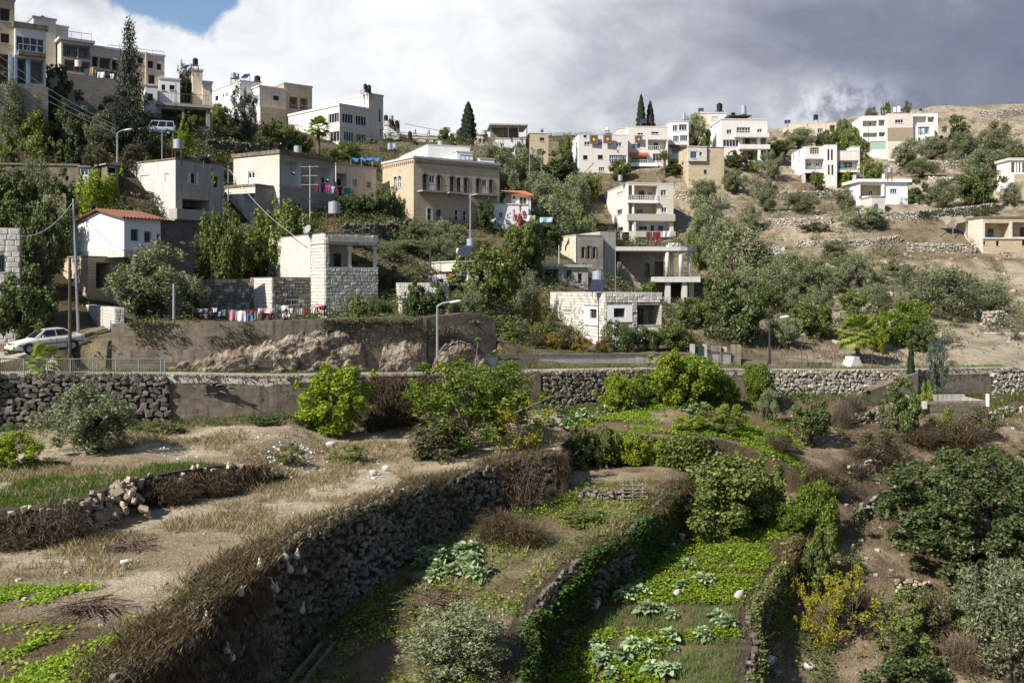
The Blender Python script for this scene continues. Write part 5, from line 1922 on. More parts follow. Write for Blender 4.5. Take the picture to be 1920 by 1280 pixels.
# --- white stone house above the garden wall
h = House('stone_house','single storey whitewashed stone house with plaster window panels',Z8,1262,87,18)
b = h.block('mortar_pale',xc=1262,xl=936,xr=1602,top=482,zb=-2.5,roof='slab',roof_h=0.1,over=0.05)
b.blind('L',1015,592,1060,645)
b.win('L',1174,574,1217,628,2,frame='frame_dark')
b.win('R',1313,569,1380,622,2,frame='frame_dark')
b.loggia('R',1455,548,1592,668,2.2,mat='stone_grey',doors=((1462,570,1490,668),))
for face,rc_ in (('L',(1140,560,1226,670)),('R',(1275,552,1424,652))):
 r_ = b.rect(face,*rc_)
 w_ = b.op[face][1 if face == 'L' else 0][0]
 mb = MB()
 for (ua,ub,za,zb_) in ((r_[0],w_[0] - 0.01,r_[2],r_[3]),(w_[1] + 0.01,r_[1],r_[2],r_[3]),(w_[0],w_[1],r_[2],w_[2] - 0.09),(w_[0],w_[1],w_[3] + 0.01,r_[3])):
  if ub > ua and zb_ > za:
   b.bx(mb,face,ua,ub,0.004,0.09,za,zb_)
 mb.build('plaster_panel',MAT['paint_white'],h.root)
 b.op[face].append((r_,0,'skip',None))
for face in 'LR':
 b.blocks_on(face,'block_pale' if face == 'L' else 'block_mid',0.5,0.27,240 if face == 'L' else 160,51,mat2='block_mid' if face == 'L' else 'block_pale')
 b.op[face] = [o for o in b.op[face] if o[2] != 'skip']
b2 = h.block('paint_white',top=742,ox=-0.6,oy=-0.6,wr=1.4,wl=7.5,zt=h.on_x(1200,742,-0.6)[1],zb=-2.5,roof='slab',roof_h=0.06,over=0.02)
h.finish()

# --- right hillside
h = House('villa','white villa on stilts with a central tower and tall slit windows',Z5,246,200,-2)
b = h.block('plaster_pink',xc=246,xl=156,xr=382,top=412,base=585,matL='paint_white',roof='slab',roof_h=0.15,over=0.03)  # dimmer front and whiter side carry the sun in their colours
for r_ in ((163,460,175,495),(203,437,215,470),(205,500,213,530),(165,546,175,580)):
 b.win('L',*r_,1)
b.win('R',281,416,341,455,4,3,frame='plaster_cream',pane='void')
b.loggia('R',248,490,372,558,1.8,doors=((258,515,285,558,'frame_white'),(318,515,340,558,'frame_white')))
b.railing('R',248,540,374,558,0.05,'door_teal',sp=0.6)
b2 = h.block('plaster_white',xc=382,xr=460,top=400,oy=-0.8,wl=6,zb=-3,roof='slab',roof_h=0.15,over=0.03)
for r_ in ((397,428,410,500),(420,428,433,500),(400,530,412,598),(423,530,436,598)):
 b2.win('R',*r_,1,frame='frame_dark',pane='void',sill=None)
b3 = h.block('plaster_pink',xc=462,xr=612,top=440,oy=0.0,wl=7,base=580,roof='slab',roof_h=0.12,over=0.05)
b3.loggia('R',466,500,604,558,1.8,doors=((470,515,482,558,'door_blue'),),wins=((503,512,562,552,2),))
b3.railing('R',466,530,612,560,0.1,'door_teal',sp=0.6)
b4 = h.block('plaster_pink',xc=562,xr=612,top=408,oy=0.3,wl=4,zt=None,base=438,roof='slab',roof_h=0.1)
for px in (188,208,232,575):
 pass
for px,yy in ((240,0.4),(378,0.4),(578,0.4),(600,4.0),(300,5.0)):
 xx = h.on_y(px,620,yy)[0]
 MB().box(xx - 0.3,xx + 0.3,yy,yy + 0.6,-3,b.zb - 0.003).build('stilt',MAT['slab'],h.root)
for yy in (3.0,6.0):
 MB().box(0.1,0.6,yy,yy + 0.5,-3,b.zb - 0.003).build('stilt',MAT['slab'],h.root)
MB().box(0.5,b.wr - 0.3,5.8,6.2,-3,b.zb - 0.003).build('back_wall',MAT['concrete_dark'],h.root)
MB().box(b3.ox + 0.3,b3.ox + b3.wr - 0.4,4.5,4.8,-3,b3.zb - 0.003).build('back_wall',MAT['concrete_dark'],h.root)
h.finish()

h = House('villa','long white villa below the ridge with wide verandas and mint garage door',Z5,626,232,-5)
b = h.block('plaster_white',xc=626,xl=584,xr=795,top=208,zb=-6,wl=9,matL='paint_white',roof='slab',roof_h=0.15,over=0.03)
b.loggia('R',632,236,728,274,2.0,wins=((672,250,690,268,1),))
b.loggia('R',738,230,780,270,2.0)
b.loggia('R',634,316,730,346,2.0)
b.loggia('R',740,312,782,342,2.0)
b.blind('R',676,372,788,428,'door_mint',name='garage_door')
b2 = h.block('stone_clad',xr=966,top=190,ox=b.ox + b.wr,oy=-0.5,wl=9,zb=-6,roof='slab',roof_h=0.15,over=0.03)
b2.win('R',848,229,903,252,3)
b2.win('R',868,316,888,346,1)
b2.win('R',825,320,840,345,1)
b2.part('stone_panel','R',797,282,966,368,0.004,0.08,'stone_honey')
b3 = h.block('plaster_white',xr=1132,top=188,ox=b2.ox + b2.wr,oy=0.8,wl=8,zb=-6,roof='slab',roof_h=0.12,over=0.03)
b3.loggia('R',972,206,1058,250,2.0)
b3.loggia('R',1064,210,1110,246,2.0)
b4 = h.block('plaster_white',xr=1110,top=262,ox=b2.ox + b2.wr + 0.8,oy=-1.6,wl=2.3,zb=-6,roof='slab',roof_h=0.12,over=0.03)
b4.loggia('R',1002,276,1076,324,1.4)
b4.win('R',1000,348,1016,372,1,frame='frame_dark')
b4.win('R',1056,344,1080,372,2,frame='frame_dark')
h.finish()

h = House('house','cream house half hidden by trees on the skyline with a black tank',Z5,145,250,-4)
b = h.block('plaster_cream',xc=145,xl=84,xr=455,top=256,zb=-6,wl=9,roof='slab',roof_h=0.15,over=0.05)
for r_ in ((210,293,246,322),(330,288,368,314)):
 b.win('R',*r_,3)
b.win('R',255,294,266,321,1)
b.loggia('R',410,265,448,310,2.0)
b.loggia('L',88,310,140,345,2.0)
h.finish()

h = House('house','low white flat roofed house with a pillared porch between olive trees',Z5,615,171,4)
b = h.block('paint_white',xc=612,xl=560,xr=932,top=645,zb=-4,wl=6,roof='paint_white',roof_h=0.5,over=0.5)
b.loggia('R',618,664,770,738,2.2,mat='plaster_cream',wins=((668,700,695,732),))
b.win('R',815,690,862,722,3,pane='glass_blue')
b.part('column','R',760,660,776,738,-0.1,0.3,'paint_white')
b.part('column','R',600,664,616,738,-0.1,0.3,'paint_white')
h.finish()
h = House('hut','small rubble stone hut with a grey door on the terraced slope',Z5,690,163,5,cat='hut')
b = h.block('stone_white',xc=690,xl=680,xr=780,top=745,zb=-3,wl=4,roof='stone_grey',roof_h=0.1)
b.door('R',708,790,736,846,'door_pale_blue')
h.finish()

h = House('stone_house','honey stone terrace house with blue doors behind a pillared veranda',Z5,1432,150,4)
b = h.block('stone_honey',xc=1432,xl=1322,xr=2000,top=885,zb=-3,wl=8,matL='stone_white',roof='stone_grey',roof_h=0.3,over=0.12)
b.loggia('R',1447,918,1610,1014,2.2,doors=((1466,955,1502,1014,'door_blue'),(1590,955,1612,1014,'door_blue')))
b.loggia('R',1630,912,1800,1010,2.2,doors=((1680,950,1710,1010),))
b.part('pillar','R',1430,915,1446,1016,0.0,0.12,'block_pale')
b.part('pillar','R',1611,912,1629,1014,0.0,0.12,'block_pale')
b.part('veranda_sill','R',1432,1014,1800,1024,0.0,0.2,'block_pale')
b.win('R',1520,1038,1541,1070,1,frame='frame_dark',pane='void')
b.win('R',1436,1038,1450,1064,1,frame='frame_dark',pane='void')
b.win('R',1694,1032,1720,1070,1,frame='frame_dark',pane='void')
h.finish()
h = House('house','white porch house with slim columns cut by the frame edge',Z5,1612,186,0)
b = h.block('paint_white',xc=1612,xl=1592,xr=1850,top=502,zb=-1,wl=5,roof='slab',roof_h=0.5,over=0.3)
b.loggia('R',1622,515,1800,582,2.0,mat='plaster_cream')
for px in (1650,1668,1690):
 b.part('column','R',px - 4,515,px + 4,582,-0.2,0.05,'frame_white')
b2 = h.block('stone_honey',xc=1645,xr=1850,top=590,oy=-0.6,wl=6,zb=-5,zt=b.zb + 0.9 if False else None,roof=None)
h.finish()
h = House('shack','white sheet metal shack under the olive trees',Z4,1452,152,10,cat='shack')
b = h.block('tank_white',xc=1462,xl=1446,xr=1536,top=1072,zb=-2,wl=3,roof='tank_white',roof_h=0.06,over=0.1)
for i in range(4):
 b.part('sheet','R',1463 + i * 18,1078,1463 + i * 18 + 17,1150,0.004,0.03 + 0.02 * (i % 2),'tank_white')
b2 = h.block('concrete_dark',xr=1570,top=1078,ox=b.ox + b.wr + 0.02,oy=0.6,wl=2.4,zb=-2,roof=None)
h.finish()
# ------------------------------------------------------------------ plant kit
def leaves(cent,axis,nrm,L,Wd,mat,name='crown',droop=0.0):
 """one diamond-shaped leaf per centre; all arrays (N,3); L, Wd scalars or (N,)"""
 n = len(cent)
 axis = axis / (np.linalg.norm(axis,axis=1,keepdims=True) + 1e-9)
 side = np.cross(axis,nrm)
 side /= np.linalg.norm(side,axis=1,keepdims=True) + 1e-9
 L = np.broadcast_to(np.asarray(L,float),(n,))[:,None]
 Wd = np.broadcast_to(np.asarray(Wd,float),(n,))[:,None]
 up = np.cross(side,axis)
 v = np.empty((n,4,3))
 v[:,0] = cent - axis * L * 0.5
 v[:,1] = cent + side * Wd * 0.5 + up * Wd * 0.12
 v[:,2] = cent + axis * L * 0.5 - np.array([0,0,1]) * L * droop
 v[:,3] = cent - side * Wd * 0.5 + up * Wd * 0.12
 f = np.arange(n * 4).reshape(n,4)
 return v.reshape(-1,3),f

def rdir(r,n):
 v = r.normal(size=(n,3))
 return v / np.linalg.norm(v,axis=1,keepdims=True)

def crown_mesh(name,seed,mat,nclump=60,nleaf=130,shape=(1,1,1),rc=(0.15,0.27),L=0.05,Wd=0.025,rmin=0.35,flat=0.0,droop=0.2,base=0.30,top=1.0,lob=0.22,vertical=0.0):
 """leaf clumps through an uneven ellipsoid; the tree is 1 high and 1 across"""
 r = np.random.default_rng(seed)
 lobes = rdir(r,7)
 amp = r.uniform(-lob,lob,7)
 d = rdir(r,nclump)
 rad = r.uniform(rmin ** 2,1.0,nclump) ** 0.5
 stray = r.random(nclump) < 0.14
 rad[stray] *= r.uniform(1.05,1.32,stray.sum())
 bump = 1 + (np.maximum(d @ lobes.T,0) ** 3) @ amp
 rcl = r.uniform(rc[0] * 0.6,rc[1],nclump) * np.where(stray,0.55,1.0)
 cc = d * (rad * bump * (1 - rcl * 0.7))[:,None]
 cz = (base + top) / 2
 hz = (top - base) / 2
 C,A,Nn = [],[],[]
 for i in range(nclump):
  m = max(8,int(nleaf * (rcl[i] / np.mean(rc)) ** 2 * r.uniform(0.6,1.4)))
  e = rdir(r,m)
  rr_ = r.random(m) ** 0.42
  p = cc[i] + e * (rcl[i] * rr_)[:,None]
  ax = rdir(r,m) * (1 - flat) + e * 0.5
  ax[:,2] += vertical - droop
  nn = e + rdir(r,m) * 0.7 + np.array([0,0,0.4])
  C.append(p); A.append(ax); Nn.append(nn)
 C,A,Nn = np.vstack(C),np.vstack(A),np.vstack(Nn)
 q = np.percentile(np.hypot(C[:,0],C[:,1]),97)
 lo,hi = np.percentile(C[:,2],0.7),np.percentile(C[:,2],99.3)
 K = np.array([0.5 * shape[0] / q,0.5 * shape[1] / q,(top - base) / (hi - lo)])
 O = np.array([0,0,base - lo * K[2]])
 C = C * K + O
 ls = r.uniform(0.7,1.3,len(C))
 v,f = leaves(C,A,Nn,L * ls,Wd * ls,None)
 tips = cc * K + O
 return np_mesh(name,v,f,MAT[mat]),tips

def trunk_mesh(tips,seed,mat='bark',r0=0.035,fork=0.28,stems=1,nl=9,twigs=22):
 r = np.random.default_rng(seed)
 mb = MB()
 sel = r.permutation(len(tips))
 for s in range(stems):
  off = np.array([0,0,0.0]) if stems == 1 else np.r_[r.uniform(-0.06,0.06,2),0]
  f = np.array([r.uniform(-0.05,0.05),r.uniform(-0.05,0.05),fork]) + off * 2.5
  mid = (off + f) / 2 + np.r_[r.uniform(-0.03,0.03,2),0]
  mb.tube([tuple(off - np.array([0,0,0.06])),tuple(mid),tuple(f)],[r0 * 1.25,r0 * 0.9,r0 * 0.75],8)
  for k in range(nl):
   t = tips[sel[(s * nl + k) % len(tips)]]
   m = f * 0.5 + t * 0.5 + np.r_[r.uniform(-0.05,0.05,2),r.uniform(0.0,0.05)]
   mb.tube([tuple(f),tuple(m),tuple(t)],[r0 * 0.55,r0 * 0.3,r0 * 0.08],5,False)
   for _ in range(max(1,twigs // max(1,nl))):
    t2 = tips[r.integers(len(tips))]
    if np.linalg.norm(t2 - m) < 0.35:
     mb.tube([tuple(m),tuple(t2)],[r0 * 0.22,r0 * 0.05],4,False)
 return mb.mesh('trunk',MAT[mat],True)

KIND = {}

def kind(name,n,tname,cname,leafmat_,seed,trunkkw=None,**kw):
 out = []
 for i in range(n):
  cm,tips = crown_mesh('crown',seed + i,leafmat_,**kw)
  tm = trunk_mesh(tips,seed + i,**(trunkkw or {}))
  out.append((tm,cm))
 KIND[name] = out

kind('olive',4,'trunk','crown','leaf_olive',300,dict(r0=0.045,fork=0.24,stems=2),nclump=120,nleaf=140,L=0.042,Wd=0.015,rc=(0.13,0.25),base=0.12,lob=0.55,droop=0.0,vertical=0.25)
kind('oliveb',3,'trunk','crown','leaf_olive',320,dict(r0=0.03,fork=0.12,stems=3),nclump=95,nleaf=130,L=0.045,Wd=0.016,rc=(0.15,0.27),base=0.0,lob=0.3,droop=0.0,vertical=0.3)
kind('citrus',4,'trunk','crown','leaf_citrus',340,dict(r0=0.03,fork=0.2),nclump=105,nleaf=130,L=0.044,Wd=0.026,rc=(0.13,0.25),base=0.06,lob=0.6)
kind('lime',3,'trunk','crown','leaf_lime',360,dict(r0=0.03,fork=0.22),nclump=105,nleaf=130,L=0.044,Wd=0.026,rc=(0.13,0.25),base=0.06,lob=0.6)
kind('sparse',2,'trunk','crown','leaf_citrus',380,dict(r0=0.024,fork=0.18,mat='bark_pale',nl=18,twigs=60),nclump=170,nleaf=60,L=0.030,Wd=0.019,rc=(0.06,0.15),base=0.06,lob=0.45,rmin=0.2)
kind('broad',4,'trunk','crown','leaf_mid',400,dict(r0=0.03,fork=0.25),nclump=105,nleaf=120,L=0.048,Wd=0.032,rc=(0.14,0.26),base=0.05,lob=0.6)
kind('dark',4,'trunk','crown','leaf_dark',420,dict(r0=0.03,fork=0.22),nclump=105,nleaf=120,L=0.048,Wd=0.032,rc=(0.14,0.26),base=0.05,lob=0.6)
kind('big',1,'trunk','crown','leaf_dark',440,dict(r0=0.03,fork=0.2),nclump=330,nleaf=170,L=0.024,Wd=0.015,rc=(0.08,0.15),base=0.0,lob=0.3,rmin=0.45)
kind('scrub',3,'trunk','crown','leaf_scrub',460,dict(r0=0.02,fork=0.08,stems=3),nclump=55,nleaf=100,L=0.06,Wd=0.024,rc=(0.16,0.3),base=0.0,lob=0.35,vertical=0.3)
kind('bush',3,'trunk','crown','leaf_mid',480,dict(r0=0.02,fork=0.08,stems=3),nclump=55,nleaf=120,L=0.055,Wd=0.034,rc=(0.16,0.3),base=0.0,lob=0.6)
kind('limebush',2,'trunk','crown','leaf_lime',500,dict(r0=0.02,fork=0.08,stems=3),nclump=55,nleaf=110,L=0.06,Wd=0.036,rc=(0.16,0.3),base=0.0,lob=0.4)
kind('yellow',2,'trunk','crown','leaf_yellow',510,dict(r0=0.016,fork=0.1,stems=3,mat='twig'),nclump=70,nleaf=50,L=0.04,Wd=0.026,rc=(0.1,0.2),base=0.0,lob=0.45)
kind('autumn',2,'trunk','crown','leaf_autumn',520,dict(r0=0.016,fork=0.1,stems=3),nclump=60,nleaf=80,L=0.05,Wd=0.034,rc=(0.13,0.25),base=0.0,lob=0.4)
kind('red',1,'trunk','crown','leaf_red',530,dict(r0=0.016,fork=0.1,stems=3),nclump=40,nleaf=50,L=0.06,Wd=0.04,rc=(0.13,0.25),base=0.0,lob=0.4)
kind('cedar',2,'trunk','crown','leaf_cedar',540,dict(r0=0.03,fork=0.4),nclump=70,nleaf=90,L=0.06,Wd=0.014,rc=(0.12,0.24),base=0.03,lob=0.4,shape=(0.8,0.8,1))

def dry_mesh(seed,n=420,mat='twig_dry',spread=1.0):
 """bare, arching twigs"""
 r = np.random.default_rng(seed)
 V,Fc,k = [],[],0
 for i in range(n):
  a,b = r.uniform(0,2 * math.pi,2)
  rad = 0.42 * spread * r.random() ** 0.6
  p = np.array([math.cos(a) * rad,math.sin(a) * rad,0.0])
  h_ = r.uniform(0.12,1.0) * (1.1 - 1.3 * rad)
  st = np.array([math.cos(b),math.sin(b),0]) * r.uniform(0.03,0.16)
  w = np.array([-math.sin(b),math.cos(b),0]) * r.uniform(0.003,0.007)
  for s_ in range(4):
   p2 = p + st * (0.4 + 0.5 * s_) + np.array([*r.normal(size=2) * 0.03,h_ * (0.42,0.34,0.18,-0.04)[s_]])
   V += [p - w,p + w,p2 + w * 0.8,p2 - w * 0.8]
   Fc.append((k,k + 1,k + 2,k + 3))
   k += 4
   p = p2
 return np_mesh('twigs',np.array(V),np.array(Fc),MAT[mat])

DRY = [dry_mesh(600 + i,600) for i in range(3)]
DRYG = [dry_mesh(610 + i,1300,'grass_brown',1.1) for i in range(3)]

def conifer_mesh(seed,mat,tiers,width,spiky,cols=0.0):
 r = np.random.default_rng(seed)
 C,A,Nn,Ls = [],[],[],[]
 mb = MB().tube([(0,0,-0.03),(0,0,0.5),(0,0,0.97)],[0.022,0.014,0.003],8)
 for i in range(tiers):
  z = 0.08 + 0.9 * i / tiers
  w = width * (1 - (z - 0.05) / 0.97) ** 0.85 * r.uniform(0.75,1.2)
  nb = max(4,int(11 * (1 - z * 0.6)))
  for k in range(nb):
   a = 2 * math.pi * (k + r.random()) / nb
   ln = w * r.uniform(0.65,1.15)
   m = int(60 * ln / width) + 12
   t = r.random(m) ** 0.7
   wob = r.normal(size=(m,3)) * 0.022 * (1 - 0.3 * t[:,None]) * spiky
   p = np.stack([np.cos(a) * ln * t,np.sin(a) * ln * t,z - 0.10 * t * ln / width * 0.6 + 0.05 * t * t],1) + wob
   ax = np.stack([np.full(m,np.cos(a)),np.full(m,np.sin(a)),np.full(m,-0.25)],1) + r.normal(size=(m,3)) * 0.6
   C.append(p); A.append(ax); Nn.append(rdir(r,m) + np.array([0,0,1.0]))
   mb.tube([(0,0,z),(math.cos(a) * ln * 0.8,math.sin(a) * ln * 0.8,z - 0.04)],[0.005,0.001],3,False)
 C,A,Nn = np.vstack(C),np.vstack(A),np.vstack(Nn)
 v,f = leaves(C,A,Nn,0.034 * r.uniform(0.7,1.3,len(C)),0.013,None)
 return mb.mesh('trunk',MAT['bark'],True),np_mesh('crown',v,f,MAT[mat])

KIND['conifer'] = [conifer_mesh(700,'leaf_conifer',30,0.5,1.0)]

def column_mesh(seed,mat):
 r = np.random.default_rng(seed)
 n = 9000
 z = r.uniform(0.03,1.0,n)
 prof = np.minimum(1,(1 - z) ** 0.55 * 1.25) * (0.55 + 0.45 * np.minimum(1,z / 0.25))
 a = r.uniform(0,2 * np.pi,n)
 br = 0.84 + 0.16 * np.sin(a * 5 + z * 23) + 0.12 * np.sin(z * 61 + a * 2)
 rad = prof * br * r.uniform(0.55,1.0,n) ** 0.5 * 0.5
 C = np.stack([np.cos(a) * rad,np.sin(a) * rad,z],1)
 A = np.stack([np.cos(a) * 0.4,np.sin(a) * 0.4,np.full(n,1.0)],1) + r.normal(size=(n,3)) * 0.35
 v,f = leaves(C,A,np.stack([np.cos(a),np.sin(a),np.zeros(n)],1) + r.normal(size=(n,3)) * 0.3,0.05 * r.uniform(0.6,1.3,n),0.05,None)
 return MB().tube([(0,0,-0.03),(0,0,0.9)],[0.05,0.01],8).mesh('trunk',MAT['bark'],True),np_mesh('crown',v,f,MAT[mat])

KIND['cypress'] = [column_mesh(710,'leaf_cypress'),column_mesh(711,'leaf_cypress')]

_scale_cache = []

def plant(name,label,kindname,px,base_py,top_py,wpx,d=None,cat='tree',group=None,rz=None,var=None,sink=0.05,deep=1.0):
 """foot on the ground under the pixel column, top and width as in the photograph"""
 if d is None:
  p = hit(px,base_py)
  d = p.y
 x = (px - HX) / F * d
 z = gz(x,d) - sink
 h_ = CZ + (HY - top_py) / F * d - z
 h_ = max(h_,0.3)
 w = wpx * d / F
 root = thing(name,label,cat,(x,d,z),random.uniform(0,6.28) if rz is None else rz,group)
 pr = KIND[kindname]
 tm,cm = pr[(random.randrange(len(pr)) if var is None else var) % len(pr)]
 root.scale = (w,w * deep,h_)
 link('trunk',tm,root)
 link('crown',cm,root)
 return root

def dryplant(name,label,px,base_py,top_py,wpx,d=None,protos=None,cat='shrub',group=None):
 if d is None:
  d = hit(px,base_py).y
 x = (px - HX) / F * d
 z = gz(x,d) - 0.05
 h_ = max(0.25,CZ + (HY - top_py) / F * d - z)
 w = wpx * d / F
 pr = protos or DRY
 o = link(name,pr[random.randrange(len(pr))])
 tag(o,label,cat,group)
 o.location = (x,d,z)
 o.scale = (w,w,h_)
 o.rotation_euler = (0,0,random.uniform(0,6.28))
 return o

# ---- palms
def frond_mesh(seed,L=1.0,fan=False):
 r = np.random.default_rng(seed)
 if fan:
  C,A,Nn,Ls,Wd = [],[],[],[],[]
  n = 26
  V,Fc,k = [],[],0
  st = 0.55
  w = 0.012
  V += [(-w,0,0),(w,0,0),(w * 0.7,st,0.06),(-w * 0.7,st,0.06)]
  Fc.append((0,1,2,3)); k = 4
  for i in range(n):
   a = (i / (n - 1) - 0.5) * 2.9
   ln = 0.55 * (1 - 0.25 * abs(a) / 1.45) * r.uniform(0.9,1.1)
   dx,dy = math.sin(a),math.cos(a)
   b = np.array([0,st,0.06])
   m_ = b + np.array([dx,dy,0.05]) * ln * 0.6
   t = b + np.array([dx,dy,-0.12 - 0.25 * r.random()]) * ln
   s = np.array([dy,-dx,0.15 * (1 if i % 2 else -1)]) * 0.026
   V += [tuple(b),tuple(m_ + s),tuple(t),tuple(m_ - s)]
   Fc.append((k,k + 1,k + 2,k + 3)); k += 4
  return np.array(V),np.array(Fc)
 V,Fc,k = [],[],0
 pts = [np.array([0,t,0.32 * math.sin(t * 2.2) - 0.45 * t * t]) for t in np.linspace(0,1,15)]
 for i in range(14):
  a,b = pts[i],pts[i + 1]
  w = 0.016 * (1 - i / 15)
  V += [a + (w,0,0),a - (w,0,0),b - (w,0,0),b + (w,0,0)]
  Fc.append((k,k + 1,k + 2,k + 3)); k += 4
 for i in range(1,14):
  for sub in range(2):
   for s in (-1,1):
    p = pts[i] * (1 - sub * 0.5) + pts[min(i + 1,14)] * sub * 0.5
    ln = 0.26 * math.sin(math.pi * min(0.95,(i + 1) / 15)) + 0.05
    tip = p + np.array([s * ln * 0.85,ln * 0.55,-ln * 0.28 + 0.04])
    m_ = (p + tip) / 2
    e = np.array([0.0,0.012,0.006])
    V += [p,m_ + e,tip,m_ - e]
    Fc.append((k,k + 1,k + 2,k + 3)); k += 4
 return np.array(V),np.array(Fc)

FAN = [np_mesh('frond',*frond_mesh(720 + i,1,True),MAT['leaf_palm']) for i in range(3)]
FEATHER = [np_mesh('frond',*frond_mesh(730 + i),MAT['leaf_datepalm']) for i in range(2)]

def palm(label,px,base_py,top_py,wpx,d,fan=True,nf=34,trunk_frac=0.5,tr=0.16,group=None,cat='palm tree',name='palm_tree'):
 x = (px - HX) / F * d
 z = gz(x,d)
 h_ = CZ + (HY - top_py) / F * d - z
 w = wpx * d / F
 root = thing(name,label,cat,(x,d,z),random.uniform(0,6),group)
 ht = h_ * trunk_frac
 n = 9
 MB().tube([(0.02 * math.sin(i),0,-0.3 + (ht + 0.3) * i / n) for i in range(n + 1)],[tr * (1.15 if i % 2 else 0.95) * (1 - 0.25 * i / n) for i in range(n + 1)],10).build('trunk',MAT['bark_palm'],root)
 r = np.random.default_rng(int(px * 7 + py_seed(top_py)))
 fl = w / 2 * 1.12
 up = max(h_ - ht,0.3)
 for i in range(nf):
  t = i / nf
  o = link('frond',(FAN if fan else FEATHER)[int(r.integers(len(FAN if fan else FEATHER)))],root)
  pitch = (1.35 - 2.2 * t) if fan else (1.25 - 1.6 * t)
  o.rotation_euler = Euler((pitch,r.uniform(-0.2,0.2),2.399 * i))
  sc = fl * r.uniform(0.85,1.1)
  o.scale = (sc * 0.9,sc,sc)
  o.location = (0,0,ht - 0.05 * i / nf)
 return root

def py_seed(v):
 return int(v * 3) % 1000

# ---- scattered small growth (kind stuff)
def scatter(xy,r,hmin,hmax,wid,mat,name,label,cat,per=5,spread=0.12,lean=0.5,zf=None,hang=False,dirv=None,mask=None):
 """blade tufts: every blade a thin folded triangle strip"""
 n = len(xy)
 z0 = (zf if zf is not None else ground_z)(xy[:,0],xy[:,1])
 base = np.repeat(np.stack([xy[:,0],xy[:,1],z0],1),per,0)
 m = n * per
 base[:,:2] += r.normal(size=(m,2)) * spread
 H = np.repeat(r.uniform(hmin,hmax,n),per) * r.uniform(0.6,1.1,m)
 a = r.uniform(0,2 * np.pi,m)
 ln = np.stack([np.cos(a),np.sin(a),np.zeros(m)],1) * (lean * r.random(m) * H)[:,None]
 if dirv is not None:
  ln += dirv[None] * H[:,None]
 w = np.stack([-np.sin(a),np.cos(a),np.zeros(m)],1) * (wid * r.uniform(0.6,1.3,m))[:,None]
 up = np.array([0,0,-1.0 if hang else 1.0])
 V = np.empty((m,4,3))
 V[:,0] = base - w
 V[:,1] = base + w
 V[:,2] = base + ln * 0.4 + up * (H * 0.6)[:,None] + w * 0.7
 V[:,3] = base + ln + up * H[:,None]
 f = np.arange(m * 4).reshape(m,4)
 o = link(name,np_mesh(name,V.reshape(-1,3),f,MAT[mat]))
 return tag(o,label,cat,None,'stuff')

def leaf_cover(xy,r,L,Wd,mat,name,label,cat,hmax=0.25,per=6,spread=0.15,zf=None,z=None,parent=None):
 n = len(xy)
 z0 = z if z is not None else (zf if zf is not None else ground_z)(xy[:,0],xy[:,1])
 m = n * per
 C = np.repeat(np.stack([xy[:,0],xy[:,1],z0],1),per,0)
 C += r.normal(size=(m,3)) * np.array([spread,spread,0.0])
 C[:,2] += r.uniform(0.02,hmax,m)
 A = rdir(r,m)
 A[:,2] *= 0.4
 Nn = rdir(r,m) * 0.6 + np.array([0,0,1])
 s = r.uniform(0.6,1.3,m)
 v,f = leaves(C,A,Nn,L * s,Wd * s,None)
 o = link(name,np_mesh(name,v,f,MAT[mat]),parent)
 if parent is None:
  tag(o,label,cat,None,'stuff')
 else:
  tag(o,kind='stuff')
 return o
